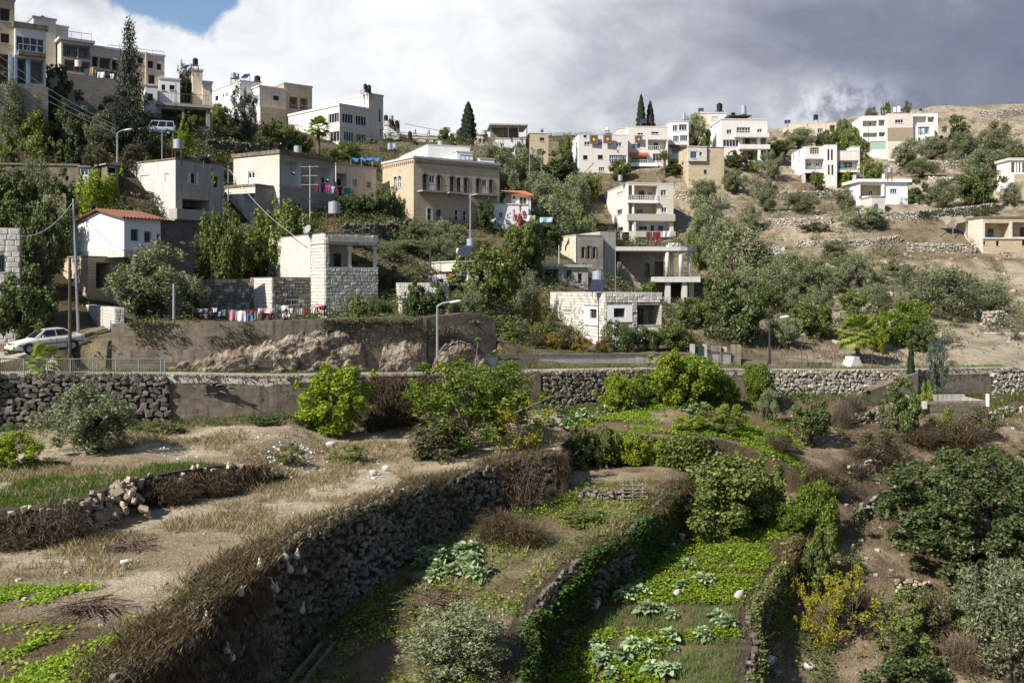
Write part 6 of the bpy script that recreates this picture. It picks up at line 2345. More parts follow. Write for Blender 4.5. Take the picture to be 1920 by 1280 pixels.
# ------------------------------------------------------------------ trees and shrubs: kind, photo column, foot row, top row, width, depth (None = where the sight line meets the ground), label
NAMES = dict(olive='olive_tree',oliveb='olive_tree',citrus='lemon_tree',lime='lemon_tree',sparse='almond_tree',broad='broadleaf_tree',dark='evergreen_tree',big='carob_tree',scrub='shrub',bush='shrub',
    limebush='shrub',yellow='shrub',autumn='grape_vine',red='bougainvillea',cedar='cedar_tree',conifer='conifer_tree',cypress='cypress_tree')
TREES = [
 # valley terraces
 ('lime',630,825,690,188,60.0,'bright lemon tree in front of the stained concrete road wall'),
 ('sparse',880,862,666,265,57.0,'large airy almond tree with pale branches at the end of the dry field'),
 ('yellow',985,865,745,120,55.5,'yellowing bush on the wall corner beside the airy almond tree'),
 ('scrub',815,872,778,150,54.5,'low grey green scrub under the airy almond tree'),
 ('sparse',935,800,690,190,61.0,'thin leafy sapling behind the airy almond tree'),
 ('lime',1262,772,662,138,73.5,'yellow green lemon tree, the brightest in the grove below the road'),
 ('citrus',1318,772,668,110,75.0,'deeper green lemon tree against the brightest one in the grove'),
 ('lime',1163,772,702,88,72.0,'small thin lemon tree in front of the rough rubble wall'),
 ('citrus',1208,765,694,55,74.5,'narrow green lemon tree between the thin one and the brightest one'),
 ('citrus',1362,770,705,60,75.5,'little bushy lemon tree at the far end of the grove'),
 ('citrus',1418,778,684,64,76.0,'slender lemon tree with a pale bare trunk'),
 ('olive',1440,790,730,48,73.0,'small grey olive sapling beside the pale bare trunk'),
 ('dark',1525,830,742,84,69.0,'dark upright pomegranate tree alone on the bare slope'),
 ('dark',1697,803,712,78,74.0,'rounded dark tree casting a shadow beside the concrete basin'),
 ('cypress',1708,740,640,18,83.0,'pencil thin cypress beside the feathery cedar'),
 ('cedar',1757,742,632,60,82.5,'feathery blue green cedar below the road'),
 ('limebush',1741,752,716,32,79.0,'light green bush inside the concrete basin'),
 ('limebush',1285,858,778,95,63.5,'yellow green fig bush on a thin trunk above the bare patch'),
 ('bush',1335,850,760,95,65.0,'dense green bush behind the yellow green fig bush'),
 ('limebush',1360,822,757,80,67.0,'leafy bush at the edge of the upper vegetable plot'),
 ('broad',1368,1005,856,195,56.4,'broad sprawling bush heaped over the end of the vegetable garden'),
 ('bush',1440,985,858,125,57.6,'tall leafy shrub leaning on the sprawling garden bush'),
 ('bush',1330,1000,905,115,55.9,'rambling vine heap at the garden head wall'),
 ('citrus',1527,1005,898,100,57.0,'rounded green fig tree beside the tan path'),
 ('citrus',1482,1020,945,80,56.0,'small dark green fig tree at the garden wall corner'),
 ('broad',1535,1062,985,70,54.0,'bright leafed sapling in the shaded gap below the fig trees'),
 ('yellow',1580,1165,1058,130,51.0,'yellow leaved shrub on the lower slope'),
 ('yellow',1525,1175,1085,90,50.0,'thin yellow bush at the foot of the vine covered wall'),
 ('scrub',1560,930,890,70,62.0,'grey thorn bush at the head of the tan path'),
 ('scrub',1650,850,805,90,69.0,'wide dry thorn bush on the rubble bank'),
 ('bush',1770,800,765,60,75.0,'small green bush under the concrete basin'),
 ('scrub',1830,800,762,80,76.0,'grey thorn thicket right of the concrete basin'),
 ('bush',70,905,858,90,46.5,'dark weed thicket below the tall rubble wall'),
 ('dark',300,850,795,110,56.5,'dark ivy heap in the corner under the railing end'),
 ('dark',520,830,780,110,60.0,'dark weed heap left of the bright lemon tree'),
 ('bush',1690,1165,1100,95,50.5,'small grey green tree in the middle of the lower slope'),
 ('scrub',1745,1155,1105,90,51.5,'straggly bush under the huge dark carob tree'),
 ('bush',1700,1225,1165,110,48.5,'leafy bush just below the small grey green tree'),
 ('dark',1705,1300,1195,170,46.5,'dark olive bush rising from the bottom edge'),
 ('big',1835,1095,848,345,57.0,'huge dark green carob tree covering the slope'),
 ('olive',1892,1250,1055,170,48.0,'grey olive tree with a forked black trunk below the carob'),
 ('bush',1810,1180,1115,80,52.0,'light green bush between the carob and the grey olive'),
 ('oliveb',868,1330,1138,235,36.5,'grey green olive bush beside the brush pile'),
 ('olive',172,892,722,175,50.0,'shaded olive tree with a leaning trunk before the tall rubble wall'),
 ('lime',12,905,812,110,45.5,'yellow lemon bush cut by the frame edge'),
 ('bush',545,872,832,60,51.5,'dark weed clump on the rubbish strewn bank'),
 ('bush',655,868,836,80,53.5,'low green bush under the bright lemon tree'),
 ('bush',1088,880,800,70,60.8,'leafy vine curtain at the corner of the upper plot wall'),
 ('broad',1130,890,800,60,61.0,'thick green vine mass hanging down the upper plot wall'),
 ('limebush',1185,885,812,55,61.2,'trailing vine heap above the bare earth patch'),
 ('limebush',1232,880,818,50,61.6,'pale leafed climber at the right end of the upper plot wall'),
 ('bush',1090,1000,955,100,51.0,'low bright bean bush on the cabbage terrace'),
 ('bush',1060,965,940,60,54.0,'small weed bush near the old wooden gate'),
 ('yellow',1440,745,715,38,76.5,'faded yellow bush under the bright cobble wall'),
 ('dark',1465,848,812,55,66.5,'ivy covered stump on the slope'),
 # house terrace above the road
 ('olive',283,612,460,185,71.5,'big silvery olive tree above the retaining wall beside the white gable house'),
 ('dark',362,606,528,46,73.0,'small dark tree between the silvery olive and the clothes line'),
 ('dark',40,650,505,140,63.5,'black green bush beside the parked white sedan'),
 ('scrub',72,545,440,82,71.0,'feathery tamarisk bush behind the pale block house'),
 ('lime',190,425,326,112,86.0,'bright green mulberry tree above the red tiled roof'),
 ('dark',212,432,372,62,91.0,'dark shrub on the bank between the mulberry and the grey concrete house'),
 ('broad',250,440,395,60,90.0,'leafy shrub behind the red tiled roof ridge'),
 ('olive',325,500,440,80,90.0,'grey olive against the black stone wall of the gable house'),
 ('olive',505,520,452,60,98.0,'olive behind the plaster foot of the loggia house'),
 ('bush',1026,640,588,60,85.0,'tangled shrub at the whitewashed house corner'),
 ('scrub',1062,668,612,60,83.5,'dry climber under the closed white shutter'),
 ('olive',1120,470,425,60,160.0,'olive under the sloping wing of the four storey building'),
 ('olive',1075,410,372,60,160.0,'olive on the rubble bank beside the four storey building'),
 ('bush',668,600,552,48,77.0,'climbing shrub against the tall loggia house'),
 ('dark',715,602,560,46,79.0,'dark shrub at the corner of the tall loggia house'),
 ('dark',775,606,528,42,79.5,'little open crowned fig tree above the retaining wall'),
 ('dark',815,615,530,70,80.0,'dense dark bush behind the lamp post'),
 ('oliveb',872,628,534,66,81.5,'silver olive bush on top of the road cliff'),
 ('broad',918,612,468,125,89.0,'large green fig tree beside the porch house'),
 ('oliveb',985,600,508,62,96.0,'silver olive bush below the glazed porch'),
 ('autumn',1002,625,552,40,90.0,'russet leaved sapling beside the whitewashed stone house'),
 ('bush',948,668,605,62,82.5,'green bush above the long garden wall'),
 ('scrub',1000,668,625,60,82.2,'dull brown scrub above the long garden wall'),
 ('bush',895,668,618,50,82.0,'dark bush at the foot of the road cliff'),
 ('autumn',1042,672,624,62,82.6,'browning grape vine on the trellis, nearest the cliff'),
 ('autumn',1090,672,628,58,82.8,'browning grape vine in the middle of the trellis'),
 ('autumn',1128,672,630,42,83.0,'browning grape vine by the white wall base'),
 ('dark',1170,672,602,72,83.6,'round dark orange tree next to the garden gate'),
 ('dark',1216,672,612,62,84.2,'second orange tree beside the garden gate'),
 ('broad',1262,672,606,76,85.0,'wide lighter orange tree above the garden wall'),
 ('autumn',1306,675,632,56,86.0,'reddish vine at the end of the garden wall'),
 ('broad',1210,560,530,50,100.0,'grey climber behind the whitewashed stone house'),
 ('broad',1290,620,560,60,96.0,'rambling creeper below the portico'),
 ('dark',1388,662,522,118,92.0,'tall dark loquat tree with pale dead leaves'),
 ('broad',1340,650,560,70,97.0,'green tree between the portico and the tall loquat'),
 ('olive',1465,655,596,72,93.0,'low silvery olive behind the dark lamp pole'),
 ('broad',1526,655,566,100,98.0,'broad fig tree with large bright leaves'),
 ('lime',1650,662,590,60,96.0,'yellow tinged citrus tree behind the fan palm'),
 ('citrus',1700,665,566,92,98.0,'thin topped citrus tree beside the big slope olive'),
 ('dark',1722,668,600,55,96.5,'shadowed bush in front of the thin topped citrus'),
 ('olive',1772,628,502,118,110.0,'largest grey olive tree on the lower right slope'),
 ('olive',1850,590,528,92,117.0,'olive tree with a dark foot above the rubble bastion'),
 ('broad',1806,555,512,50,122.0,'green carob bush behind the largest grey olive'),
 # olive belt
 ('dark',1335,590,515,62,118.0,'dark tree beside the portico columns'),
 ('olive',1385,560,502,85,124.0,'olive tree above the tall dark loquat'),
 ('dark',1442,600,532,62,108.0,'deep green tree under the olive belt'),
 ('olive',1452,556,495,82,126.0,'olive tree in the belt below the sheet metal shack'),
 ('olive',1510,552,488,85,130.0,'full round olive tree in the middle of the belt'),
 ('olive',1562,552,500,62,130.0,'shorter olive tree following the full round one'),
 ('olive',1604,548,478,68,131.0,'tallest olive tree of the belt'),
 ('olive',1648,542,508,44,132.0,'smallest olive tree above the long dark wall'),
 ('olive',1702,548,498,62,130.0,'olive tree at the end of the long dark wall'),
 ('oliveb',1545,588,534,56,116.0,'pale olive bush under the olive belt'),
 ('broad',1598,600,545,52,112.0,'green almond tree below the olive belt'),
 ('oliveb',1702,590,540,55,114.0,'pale olive bush beside the largest grey olive'),
 ('scrub',1650,590,560,50,112.0,'dry grey brush below the tan terrace wall'),
 ('olive',1420,580,522,70,117.0,'olive squeezed between the loquat and the belt'),
 ('olive',1484,596,545,70,111.0,'olive above the silvery lamp side olive'),
 ('olive',1640,580,532,66,118.0,'olive standing on the tan wall crest'),
 ('olive',1745,568,512,70,121.0,'olive touching the largest grey olive uphill'),
 ('olive',1672,526,486,58,137.0,'olive above the smallest belt olive'),
 ('olive',1536,528,486,66,138.0,'olive in the upper gap of the belt'),
 ('olive',1815,602,556,60,113.0,'olive left of the rubble bastion'),
 ('olive',1400,500,425,118,138.0,'wide olive clump uphill of the portico'),
 ('olive',1325,452,366,82,158.0,'tall olive next to the four storey building'),
 ('olive',1352,478,415,75,145.0,'olive tree between the four storey building and the wide clump'),
 ('broad',1312,470,430,50,150.0,'green shrub at the corner of the four storey building'),
 ('olive',1478,525,476,78,138.0,'olive tree just below the sheet metal shack'),
 ('olive',1565,495,450,56,145.0,'small olive standing on the stony terrace'),
 ('olive',1592,520,476,66,140.0,'olive tree at the foot of the stony terrace'),
 ('olive',1438,408,335,52,172.0,'upright olive left of the lone terrace olives'),
 ('olive',1410,432,386,42,163.0,'slim olive above the wide clump'),
 ('olive',1503,408,360,74,172.0,'umbrella shaped olive on the second terrace'),
 ('olive',1596,394,352,74,175.0,'broad olive in front of the rubble hut'),
 ('olive',1626,456,386,84,158.0,'large dark olive on the middle terrace'),
 ('scrub',1525,454,418,62,158.0,'almost bare olive on the middle terrace'),
 ('sparse',1718,436,398,78,162.0,'prickly sparse tree below the pale tarpaulin'),
 ('olive',1376,356,318,54,188.0,'olive sheltering a sheet of tin'),
 ('olive',1320,384,338,54,178.0,'olive above the four storey building roof'),
 ('olive',1447,334,284,48,200.0,'olive beside the villa on stilts'),
 ('dark',1376,322,282,48,203.0,'dark fig below the white balcony villa'),
 ('broad',1412,330,300,34,203.0,'green bush below the white balcony villa'),
 ('lime',1325,280,242,34,214.0,'bright green tree between two white villas'),
 ('olive',1303,280,214,36,212.0,'tall grey eucalyptus between the sun porch house and the villa'),
 ('dark',1265,340,304,62,196.0,'dark shrubbery under the red awning'),
 ('broad',1160,340,298,44,193.0,'leafy tree before the carpet house'),
 ('dark',1060,352,286,60,180.0,'big dark tree beside the carpet house'),
 ('olive',1078,368,322,68,172.0,'olive in front of the carpet house terrace'),
 ('broad',1110,350,325,36,185.0,'small green bush below the carpet house'),
 ('broad',1060,275,254,26,196.0,'green tree top behind the carpet house corner'),
 ('dark',1460,300,262,60,222.0,'dark mass of trees left of the villa on stilts'),
 ('olive',1500,268,240,55,236.0,'olive in front of the skyline cream house'),
 ('dark',1548,272,244,50,236.0,'dark shrub in front of the skyline cream house'),
 ('broad',1590,266,236,48,236.0,'green tree between the two skyline villas'),
 ('broad',1611,300,258,46,215.0,'green tree beside the mint garage door'),
 ('scrub',1636,216,202,34,262.0,'bush on the ridge left of the villa tanks'),
 ('broad',1662,212,193,20,262.0,'round tree on the ridge behind the villa tanks'),
 ('scrub',1700,208,190,22,268.0,'cactus clump on the ridge'),
 ('olive',1582,246,222,26,255.0,'small olive on the ridge beside a trellis'),
 ('olive',1700,322,262,62,215.0,'olive in front of the long white villa'),
 ('olive',1744,294,258,52,222.0,'rounded olive right of the long white villa'),
 ('olive',1727,338,300,64,206.0,'low olive on the stony bank under the long villa'),
 ('olive',1803,294,250,54,218.0,'olive standing alone under the ridge'),
 ('olive',1862,288,243,66,218.0,'wide olive under the ridge wall'),
 ('olive',1846,338,282,78,202.0,'large olive above the dark carob pair'),
 ('olive',1903,308,260,48,212.0,'olive near the white porch house'),
 ('dark',1797,252,218,54,232.0,'dark shrub on the brown upper slope'),
 ('scrub',1870,250,228,50,235.0,'dry brush on the brown upper slope'),
 ('olive',1766,390,336,62,180.0,'olive between the dark carob pair'),
 ('dark',1711,392,338,60,180.0,'rounded carob right of the low white house'),
 ('dark',1834,388,320,94,182.0,'big black green carob with light leaf edges'),
 ('oliveb',1674,394,364,38,178.0,'low olive by the rubble hut'),
 ('oliveb',1899,378,342,48,182.0,'low olive below the white porch house'),
 ('broad',1634,338,300,38,198.0,'green tree right of the villa on stilts'),
 ('lime',1588,348,322,24,196.0,'small lime tree under the stilted villa wing'),
 ('broad',1533,346,322,30,196.0,'thin tree under the stilted villa'),
 ('scrub',1850,408,384,52,168.0,'brown bush above the veranda house'),
 # central slope
 ('olive',922,322,274,66,150.0,'olive beside the pointed cypress house'),
 ('olive',985,322,276,58,152.0,'olive below the open flat roofed room'),
 ('dark',978,292,266,26,165.0,'round dark tree by the open flat roofed room'),
 ('dark',1045,335,284,100,158.0,'spreading dark tree above the hillside wall'),
 ('olive',953,362,316,56,138.0,'olive right of the stone mansion'),
 ('olive',1020,372,324,84,142.0,'silvery olive in the gully above the orange roof'),
 ('olive',1080,372,330,58,150.0,'olive left of the four storey building'),
 ('olive',1035,425,366,92,132.0,'large olive behind the sagging white sheet'),
 ('broad',1086,445,384,66,140.0,'green tree against the four storey building'),
 ('oliveb',1096,448,408,48,136.0,'small grey olive above the black roof tank'),
 ('dark',905,425,374,42,122.0,'dark tree at the foot of the stone mansion balconies'),
 ('broad',968,485,422,76,112.0,'bright broadleaf tree beside the date palm'),
 ('broad',1000,488,440,60,114.0,'leafy tree behind the yellow plaster side'),
 ('olive',985,448,402,76,122.0,'olive under the drying sheet'),
 ('dark',1028,446,418,55,128.0,'dark bush behind the square stone house'),
 ('olive',775,470,416,66,108.0,'olive below the stone mansion corner'),
 ('olive',832,470,416,80,108.0,'olive below the stone mansion door'),
 ('olive',866,472,424,50,107.0,'olive beside the date palm trunk'),
 ('olive',765,508,450,82,101.0,'olive in the row above the porch house roof'),
 ('olive',828,505,448,82,101.0,'second olive in the row above the porch house roof'),
 ('oliveb',728,512,456,46,97.0,'olive seen through the columned loggia'),
 ('oliveb',690,500,448,56,99.0,'olive behind the tall loggia house'),
 ('scrub',735,532,498,40,92.0,'leafless little tree beside the loggia house'),
 ('dark',655,418,364,48,112.0,'dark citrus left in the row below the beige wing'),
 ('dark',692,418,360,54,113.0,'dark citrus in the middle of the row below the beige wing'),
 ('dark',722,418,352,48,114.0,'tallest dark citrus beside the stone mansion'),
 ('broad',749,420,370,28,115.0,'slim young tree against the stone mansion side'),
 ('broad',415,452,390,82,92.0,'leafy fig below the grey concrete house'),
 ('broad',530,442,380,98,96.0,'leafy fig below the stone house with loggias'),
 ('broad',425,530,440,140,95.5,'dense green fig above the black annex'),
 ('olive',372,515,440,90,97.0,'pale olive between the white gable house and the green fig'),
 ('olive',462,478,420,72,99.0,'pale olive behind the plaster wall of the loggia house'),
 ('broad',472,530,455,70,95.8,'low fig beside the stairs of the loggia house'),
 ('dark',575,470,425,60,98.0,'shadowed tree behind the water tank stand'),
 # upper left slope
 ('conifer',243,215,34,108,104.0,'tall dark pointed conifer rising above the shaded slope'),
 ('dark',354,190,128,46,132.0,'dark bushy tree beside the stair turret'),
 ('cedar',460,290,165,84,138.0,'ragged grey cedar below the white skyline house'),
 ('broad',408,240,196,52,142.0,'green bush below the white skyline house'),
 ('dark',432,285,248,70,130.0,'dark creeper bank under the ragged cedar'),
 ('broad',522,280,228,56,140.0,'green hedge right of the ragged cedar'),
 ('broad',564,288,248,54,142.0,'green bush below the modern cream building'),
 ('broad',650,306,270,68,142.0,'rounded green bush beside the blue tarpaulin'),
 ('broad',358,238,212,44,126.0,'shrub in front of the portico villa'),
 ('limebush',341,268,230,32,112.0,'yellow green sapling below the silver van'),
 ('dark',100,190,128,95,105.0,'dark tree under the verandas of the terrace house'),
 ('olive',22,215,148,70,100.0,'grey olive under the ochre house'),
 ('olive',122,255,188,74,103.0,'grey olive in the middle of the shaded slope'),
 ('olive',192,268,212,74,103.0,'grey olive beside the tall conifer foot'),
 ('dark',205,245,185,62,107.0,'dark bush at the conifer foot'),
 ('broad',62,255,205,66,100.0,'brownish tree on the shaded slope near the frame edge'),
 ('bush',20,285,240,62,95.0,'green bush on the shaded slope at the frame edge'),
 ('bush',75,290,255,62,95.0,'green bush above the old stained retaining wall'),
 ('dark',125,300,258,56,96.0,'dark bush above the old stained retaining wall'),
 ('scrub',180,300,270,60,99.0,'dry scrub beside the lamp pole on the shaded slope'),
 ('scrub',250,305,272,66,101.0,'dry scrub below the silver van'),
 ('scrub',290,295,262,50,106.0,'brown scrub bank left of the yellow green sapling'),
 ('olive',60,345,300,64,90.0,'straggling olive in front of the stained retaining wall'),
 ('dark',15,400,312,90,87.0,'dark laurel hiding the old retaining wall at the frame edge'),
 ('dark',110,385,322,70,88.0,'dark laurel hiding the old retaining wall near the glazed door'),
 ('dark',30,420,350,110,80.0,'black thicket above the pale block house'),
 ('dark',95,425,370,80,81.0,'black thicket below the wooden fence'),
 ('dark',70,470,400,90,76.0,'shadowed tree behind the feathery tamarisk'),
 ('cypress',878,290,192,34,170.0,'pointed dark cypress on the saddle'),
 ('cypress',1202,250,178,22,214.0,'tall narrow cypress behind the pale stepped house'),
 ('cypress',1219,250,190,22,216.0,'shorter cypress of the pair behind the pale stepped house'),
 ('dark',862,275,242,18,176.0,'low dark tree beside the pointed cypress'),
 ('red',972,408,380,26,121.0,'red bougainvillea by the orange roofed house'),
 ('broad',836,262,240,32,182.0,'roof garden vine on the skyline saddle'),
]
for (kd,px,b_,t_,w_,d_,lab) in TREES:
 nm = NAMES[kd]
 plant(nm,lab,kd,px,b_,t_,w_ * (1.12 if kd == 'olive' else 1.0),d_,'shrub' if nm == 'shrub' else ('vine' if nm == 'grape_vine' else 'tree'),deep=0.6 if kd == 'autumn' else 1.0)

palm('bright fan palm beside the white stepped block above the road',1608,672,578,74,90.0,True,60,0.52,0.22)
palm('small fan palm in front of the parked white sedan',82,668,606,66,58.5,True,26,0.25,0.12)
palm('fan palm in front of the modern cream building',597,280,206,42,146.0,True,40,0.62,0.28)
palm('date palm with drooping fronds behind the green fig tree',905,482,420,56,106.0,False,44,0.5,0.25)
palm('date palm below the stepped pale house',1246,325,272,36,194.0,False,40,0.55,0.3)
palm('tiny palm beside the road on the right',1785,694,666,24,89.0,False,22,0.2,0.1)

DRYS = [(940,1015,945,80,'tall brown dry bush on the cabbage terrace'),(985,1020,965,70,'dead brown stalks beside the tall dry bush'),(1530,905,862,78,'brown brush heap beside the tan path'),
  (1455,845,815,50,'dead bramble on the slope stump'),(1790,840,775,90,'dry bramble bank on the right slope'),(1720,830,795,70,'dry bramble on the right slope crest'),
  (1640,870,825,90,'reddish dry brush on the rubble bank'),(1590,890,850,60,'grey dry brush at the path bend'),(1610,1150,1080,70,'grey leafless shrub on the lower slope'),
  (1800,1250,1170,90,'leafless grey shrub below the carob'),(40,1012,965,100,'dark bramble at the frame edge beside the dry field'),(110,970,900,110,'thin bare stems in the green grass patch'),
  (320,915,884,80,'dry brush on the low broken wall'),(410,905,876,60,'dry brush at the end of the low broken wall'),
  (740,770,720,90,'dead hanging creeper on the earth bank'),(790,790,725,90,'dry tangle on the earth bank behind the almond tree'),
  (1600,775,728,60,'thin bare tree in front of the bright cobble wall'),(1575,800,740,50,'second thin bare tree in front of the bright cobble wall'),(1275,930,878,60,'dry grass clump at the corner above the garden'),
  (1750,1030,990,60,'small dry tuft on the tan patch under the carob'),(975,880,830,100,'dead stems under the yellowing bush')]
for px,b_,t_,w_,lab in DRYS:
 dryplant('dry_shrub',lab,px,b_,t_,w_,None,DRY if 'grey' in lab or 'bare' in lab or 'stems' in lab else DRYG)
o = None
# ------------------------------------------------------------------ ground cover
rg = np.random.default_rng(77)

def pick(n,x0,x1,y0,y1,cond=None,dens=None):
 x,y = rg.uniform(x0,x1,n),rg.uniform(y0,y1,n)
 ok = np.ones(n,bool)
 if cond is not None: ok &= cond(x,y)
 if dens is not None: ok &= rg.random(n) < dens(x,y)
 return np.stack([x[ok],y[ok]],1)

def infr(x,y,m=0.53): return np.abs(x) < m * y + 1.5

nz_a = lambda s,o: (lambda x,y: vn.fbm(x * s + o,y * s + o * 1.7))
in1 = lambda x,y: (x < w1(y) - 0.2) & (y < yfront(x) - 0.3) & infr(x,y)
in2 = lambda x,y: (x > w1(y) + 0.7) & (x < w2(y) - 0.2) & (y < 57) & infr(x,y)
in3 = lambda x,y: (x > w2(y) + 0.8) & (x < w3(y) - 0.2) & (y < 57)
in4 = lambda x,y: (x > np.where(y < 57,w3(y) + 0.6,20)) & (y < yfront(x) - 0.4) & infr(x,y)

d1 = lambda x,y: sstep(0.49,0.66,vn.fbm(x * 0.45 + 20,y * 0.45)) * sstep(30,36,y)
scatter(pick(42000,-30,4,28,64,in1,d1),rg,0.10,0.40,0.0055,'grass_dry','dry_grass','pale dry grass tufts across the brown field','grass',9,0.10,0.8)
scatter(pick(30000,-30,4,22,64,in1,lambda x,y: 0.7 * sstep(0.35,0.6,vn.fbm(x * 0.5,y * 0.5 + 9))),rg,0.03,0.10,0.012,'grass_dry','grass_stubble','short stubble on the brown field','grass',4,0.16,1.2)
# hanging dead grass along the terrace wall tops
for wf,y0,y1,zt,n,nm,lab,lean_,hh in ((w1,20,55.2,z1,5200,'dead_grass','dead brown grass hanging over the long terrace wall',0.45,0.85),(w2,26,57,z2,2600,'dead_grass','dry grass fringe along the garden side wall',0.4,0.6),(w3,36,57,z3,2600,'dead_grass','dry creeper fringe along the vine covered wall',0.4,0.7)):
 y = rg.uniform(y0,y1,n)
 dens = sstep(0.30,0.55,vn.fbm(y * 0.30,y * 0 + 3.0))
 y = y[rg.random(n) < 0.15 + 0.85 * dens]
 off = rg.normal(size=len(y)) * 0.4
 x = wf(y) + off
 z = zt(wf(y) - 0.5,y) + 0.05
 ydir = np.array([0.62,-0.28,0.0])
 sc = scatter(np.stack([x,y],1),rg,0.04,hh * 0.42,0.0035,'grass_brown',nm,lab,'grass',12,0.28,1.1,zf=lambda a,b_,z=z: z,hang=False,dirv=ydir * 0.12)
 y2 = rg.uniform(y0,y1,n)
 y2 = y2[rg.random(len(y2)) < np.maximum(sstep(0.36,0.58,vn.fbm(y2 * 0.30,y2 * 0 + 3.0)),0.5 * sstep(37,31,y2))]
 t_ = rg.random(len(y2)) ** 1.6
 hgt = np.maximum(zt(wf(y2) - 0.5,y2) - ground_z(wf(y2) + 1.2,y2),0.4)
 z2_ = zt(wf(y2) - 0.5,y2) + 0.05 - t_ * hgt * 0.75
 scatter(np.stack([wf(y2) + 0.5 + 0.07 * t_ * hgt,y2],1),rg,0.12,0.42,0.004,'grass_brown','hanging_grass',lab.replace('fringe','mat').replace('dead brown grass','matted dead grass'),'grass',9,0.16,0.6,zf=lambda a,b_,z=z2_: z,hang=True,dirv=ydir * 0.2)
# ivy and shade weeds on the two garden walls
for wf,y0,y1,zt,mat,lab,n in ((w2,26,57,z2,'leaf_shadeherb','green ivy on the shaded garden wall',7000),(w3,34,57.5,z3,'leaf_mid','vines trailing over the outer garden wall',9000)):
 y = rg.uniform(y0,y1,n)
 t_ = rg.random(n)
 y,t_ = y[(k_ := rg.random(n) < sstep(0.33,0.55,vn.fbm(y * 0.25 + 40,t_ * 2.0)))],t_[k_]
 hgt = np.maximum(zt(wf(y) - 0.5,y) - ground_z(wf(y) + 1.2,y),0.4)
 z = zt(wf(y) - 0.5,y) + 0.15 - t_ * hgt
 leaf_cover(np.stack([wf(y) + 0.52 + 0.07 * t_ * hgt + rg.uniform(-0.3,0.1,len(y)) * (t_ < 0.1),y],1),rg,0.17,0.12,mat,'ivy',lab,'ivy',0.2,5,0.12,z=z)
y = rg.uniform(24,55,5000)
y = y[rg.random(5000) < 0.15 + 0.6 * sstep(0.45,0.6,vn.fbm(y * 0.5 + 9,y * 0 + 8))]
x = w1(y) + rg.normal(size=len(y)) * 0.35
leaf_cover(np.stack([x,y],1),rg,0.09,0.035,'leaf_scrub','weeds','grey brown weeds along the crest of the long terrace wall','weeds',0.3,6,0.15,z=z1(w1(y) - 0.5,y))
y = rg.uniform(24,55,9000)
t_ = rg.random(9000)
y,t_ = y[(k_ := rg.random(9000) < 0.08 + 0.8 * sstep(0.46,0.6,vn.fbm(y * 0.35 + 21,t_ * 1.6)))],t_[k_]
hgt = np.maximum(z1(w1(y) - 0.5,y) - z2(w1(y) + 1.0,y),0.3)
leaf_cover(np.stack([w1(y) + 0.42 + 0.09 * t_ * hgt,y],1),rg,0.11,0.04,'leaf_scrub','weeds','brown green weeds rooted in the face of the long terrace wall','weeds',0.25,5,0.12,z=z1(w1(y) - 0.5,y) - t_ * hgt)
# cabbage terrace
sh = lambda x,y: np.clip(1.25 - (x - w1(y)) / 4.2,0,1)
leaf_cover(pick(15000,-14,12,27,57,in2,lambda x,y: sh(x,y) * sstep(0.30,0.45,vn.fbm(x * 0.4 + 8,y * 0.4))),rg,0.15,0.09,'leaf_shadeherb','weeds','green weeds in the shade of the long terrace wall','weeds',0.16,6,0.14)
leaf_cover(pick(9000,-14,12,30,57,in2,lambda x,y: sstep(0.45,0.56,vn.fbm(x * 0.45 + 70,y * 0.45))),rg,0.13,0.08,'leaf_herb','herbs','bright green herbs on the cabbage terrace','herbs',0.3,7,0.16)
leaf_cover(pick(7000,-2,12,32,57,lambda x,y: in2(x,y) & (x > w2(y) - 1.7),lambda x,y: 0.75 * sstep(0.40,0.55,vn.fbm(x * 0.3 + 71,y * 0.3)) * sstep(42,45,y)),rg,0.13,0.07,'leaf_mid','hedge_growth','bushy rim of rosemary along the garden side wall','shrubbery',0.6,7,0.2)
scatter(pick(9000,-10,12,28,57,in2,lambda x,y: 0.9 * sstep(0.38,0.55,vn.fbm(x * 0.5 + 33,y * 0.5))),rg,0.06,0.25,0.006,'grass_green','grass','short green grass on the cabbage terrace','grass',6,0.12,0.8)
scatter(pick(5000,-10,12,42,57,in2,lambda x,y: 0.8 * sstep(0.52,0.64,vn.fbm(x * 0.4 + 53,y * 0.4))),rg,0.15,0.5,0.010,'grass_dry','dry_grass','dry straw on the cabbage terrace','grass',7,0.12,0.8)
# vegetable garden: beds and onion rows run along the terrace
def bed(x,y):
 s = (x - w2(y)) / np.maximum(w3(y) - w2(y),1)
 a = (np.abs((s * 3.0) % 1 - 0.5) < 0.43)
 b_ = (np.abs(((y - 40) / 3.6) % 1 - 0.5) < 0.44)
 return (a & b_),s

onion = lambda x,y: bed(x,y)[0] & (((y < 47.6) & (y > 45.0)) | ((y < 44.2) & (bed(x,y)[1] > 0.62)))
leaf_cover(pick(26000,0,18,40,57,in3,lambda x,y: bed(x,y)[0] * (~onion(x,y)) * (0.35 + 0.65 * sstep(0.36,0.52,vn.fbm(x * 0.5 + 18,y * 0.5)))),rg,0.15,0.10,'leaf_herb','vegetable_beds','bright green beds of low greens in the vegetable garden','vegetable bed',0.26,6,0.13)
leaf_cover(pick(5000,0,18,34,57,in3,lambda x,y: 0.5 * (np.abs(((y - 40) / 3.6) % 1 - 0.5) > 0.3)),rg,0.08,0.05,'leaf_shadeherb','weeds','small weeds between the garden beds','weeds',0.08,4,0.12)
scatter(pick(16000,0,18,38,57,in3,onion),rg,0.2,0.38,0.008,'leaf_onion','onion_rows','fine grey green onion shoots in the vegetable garden','onions',6,0.07,0.35)
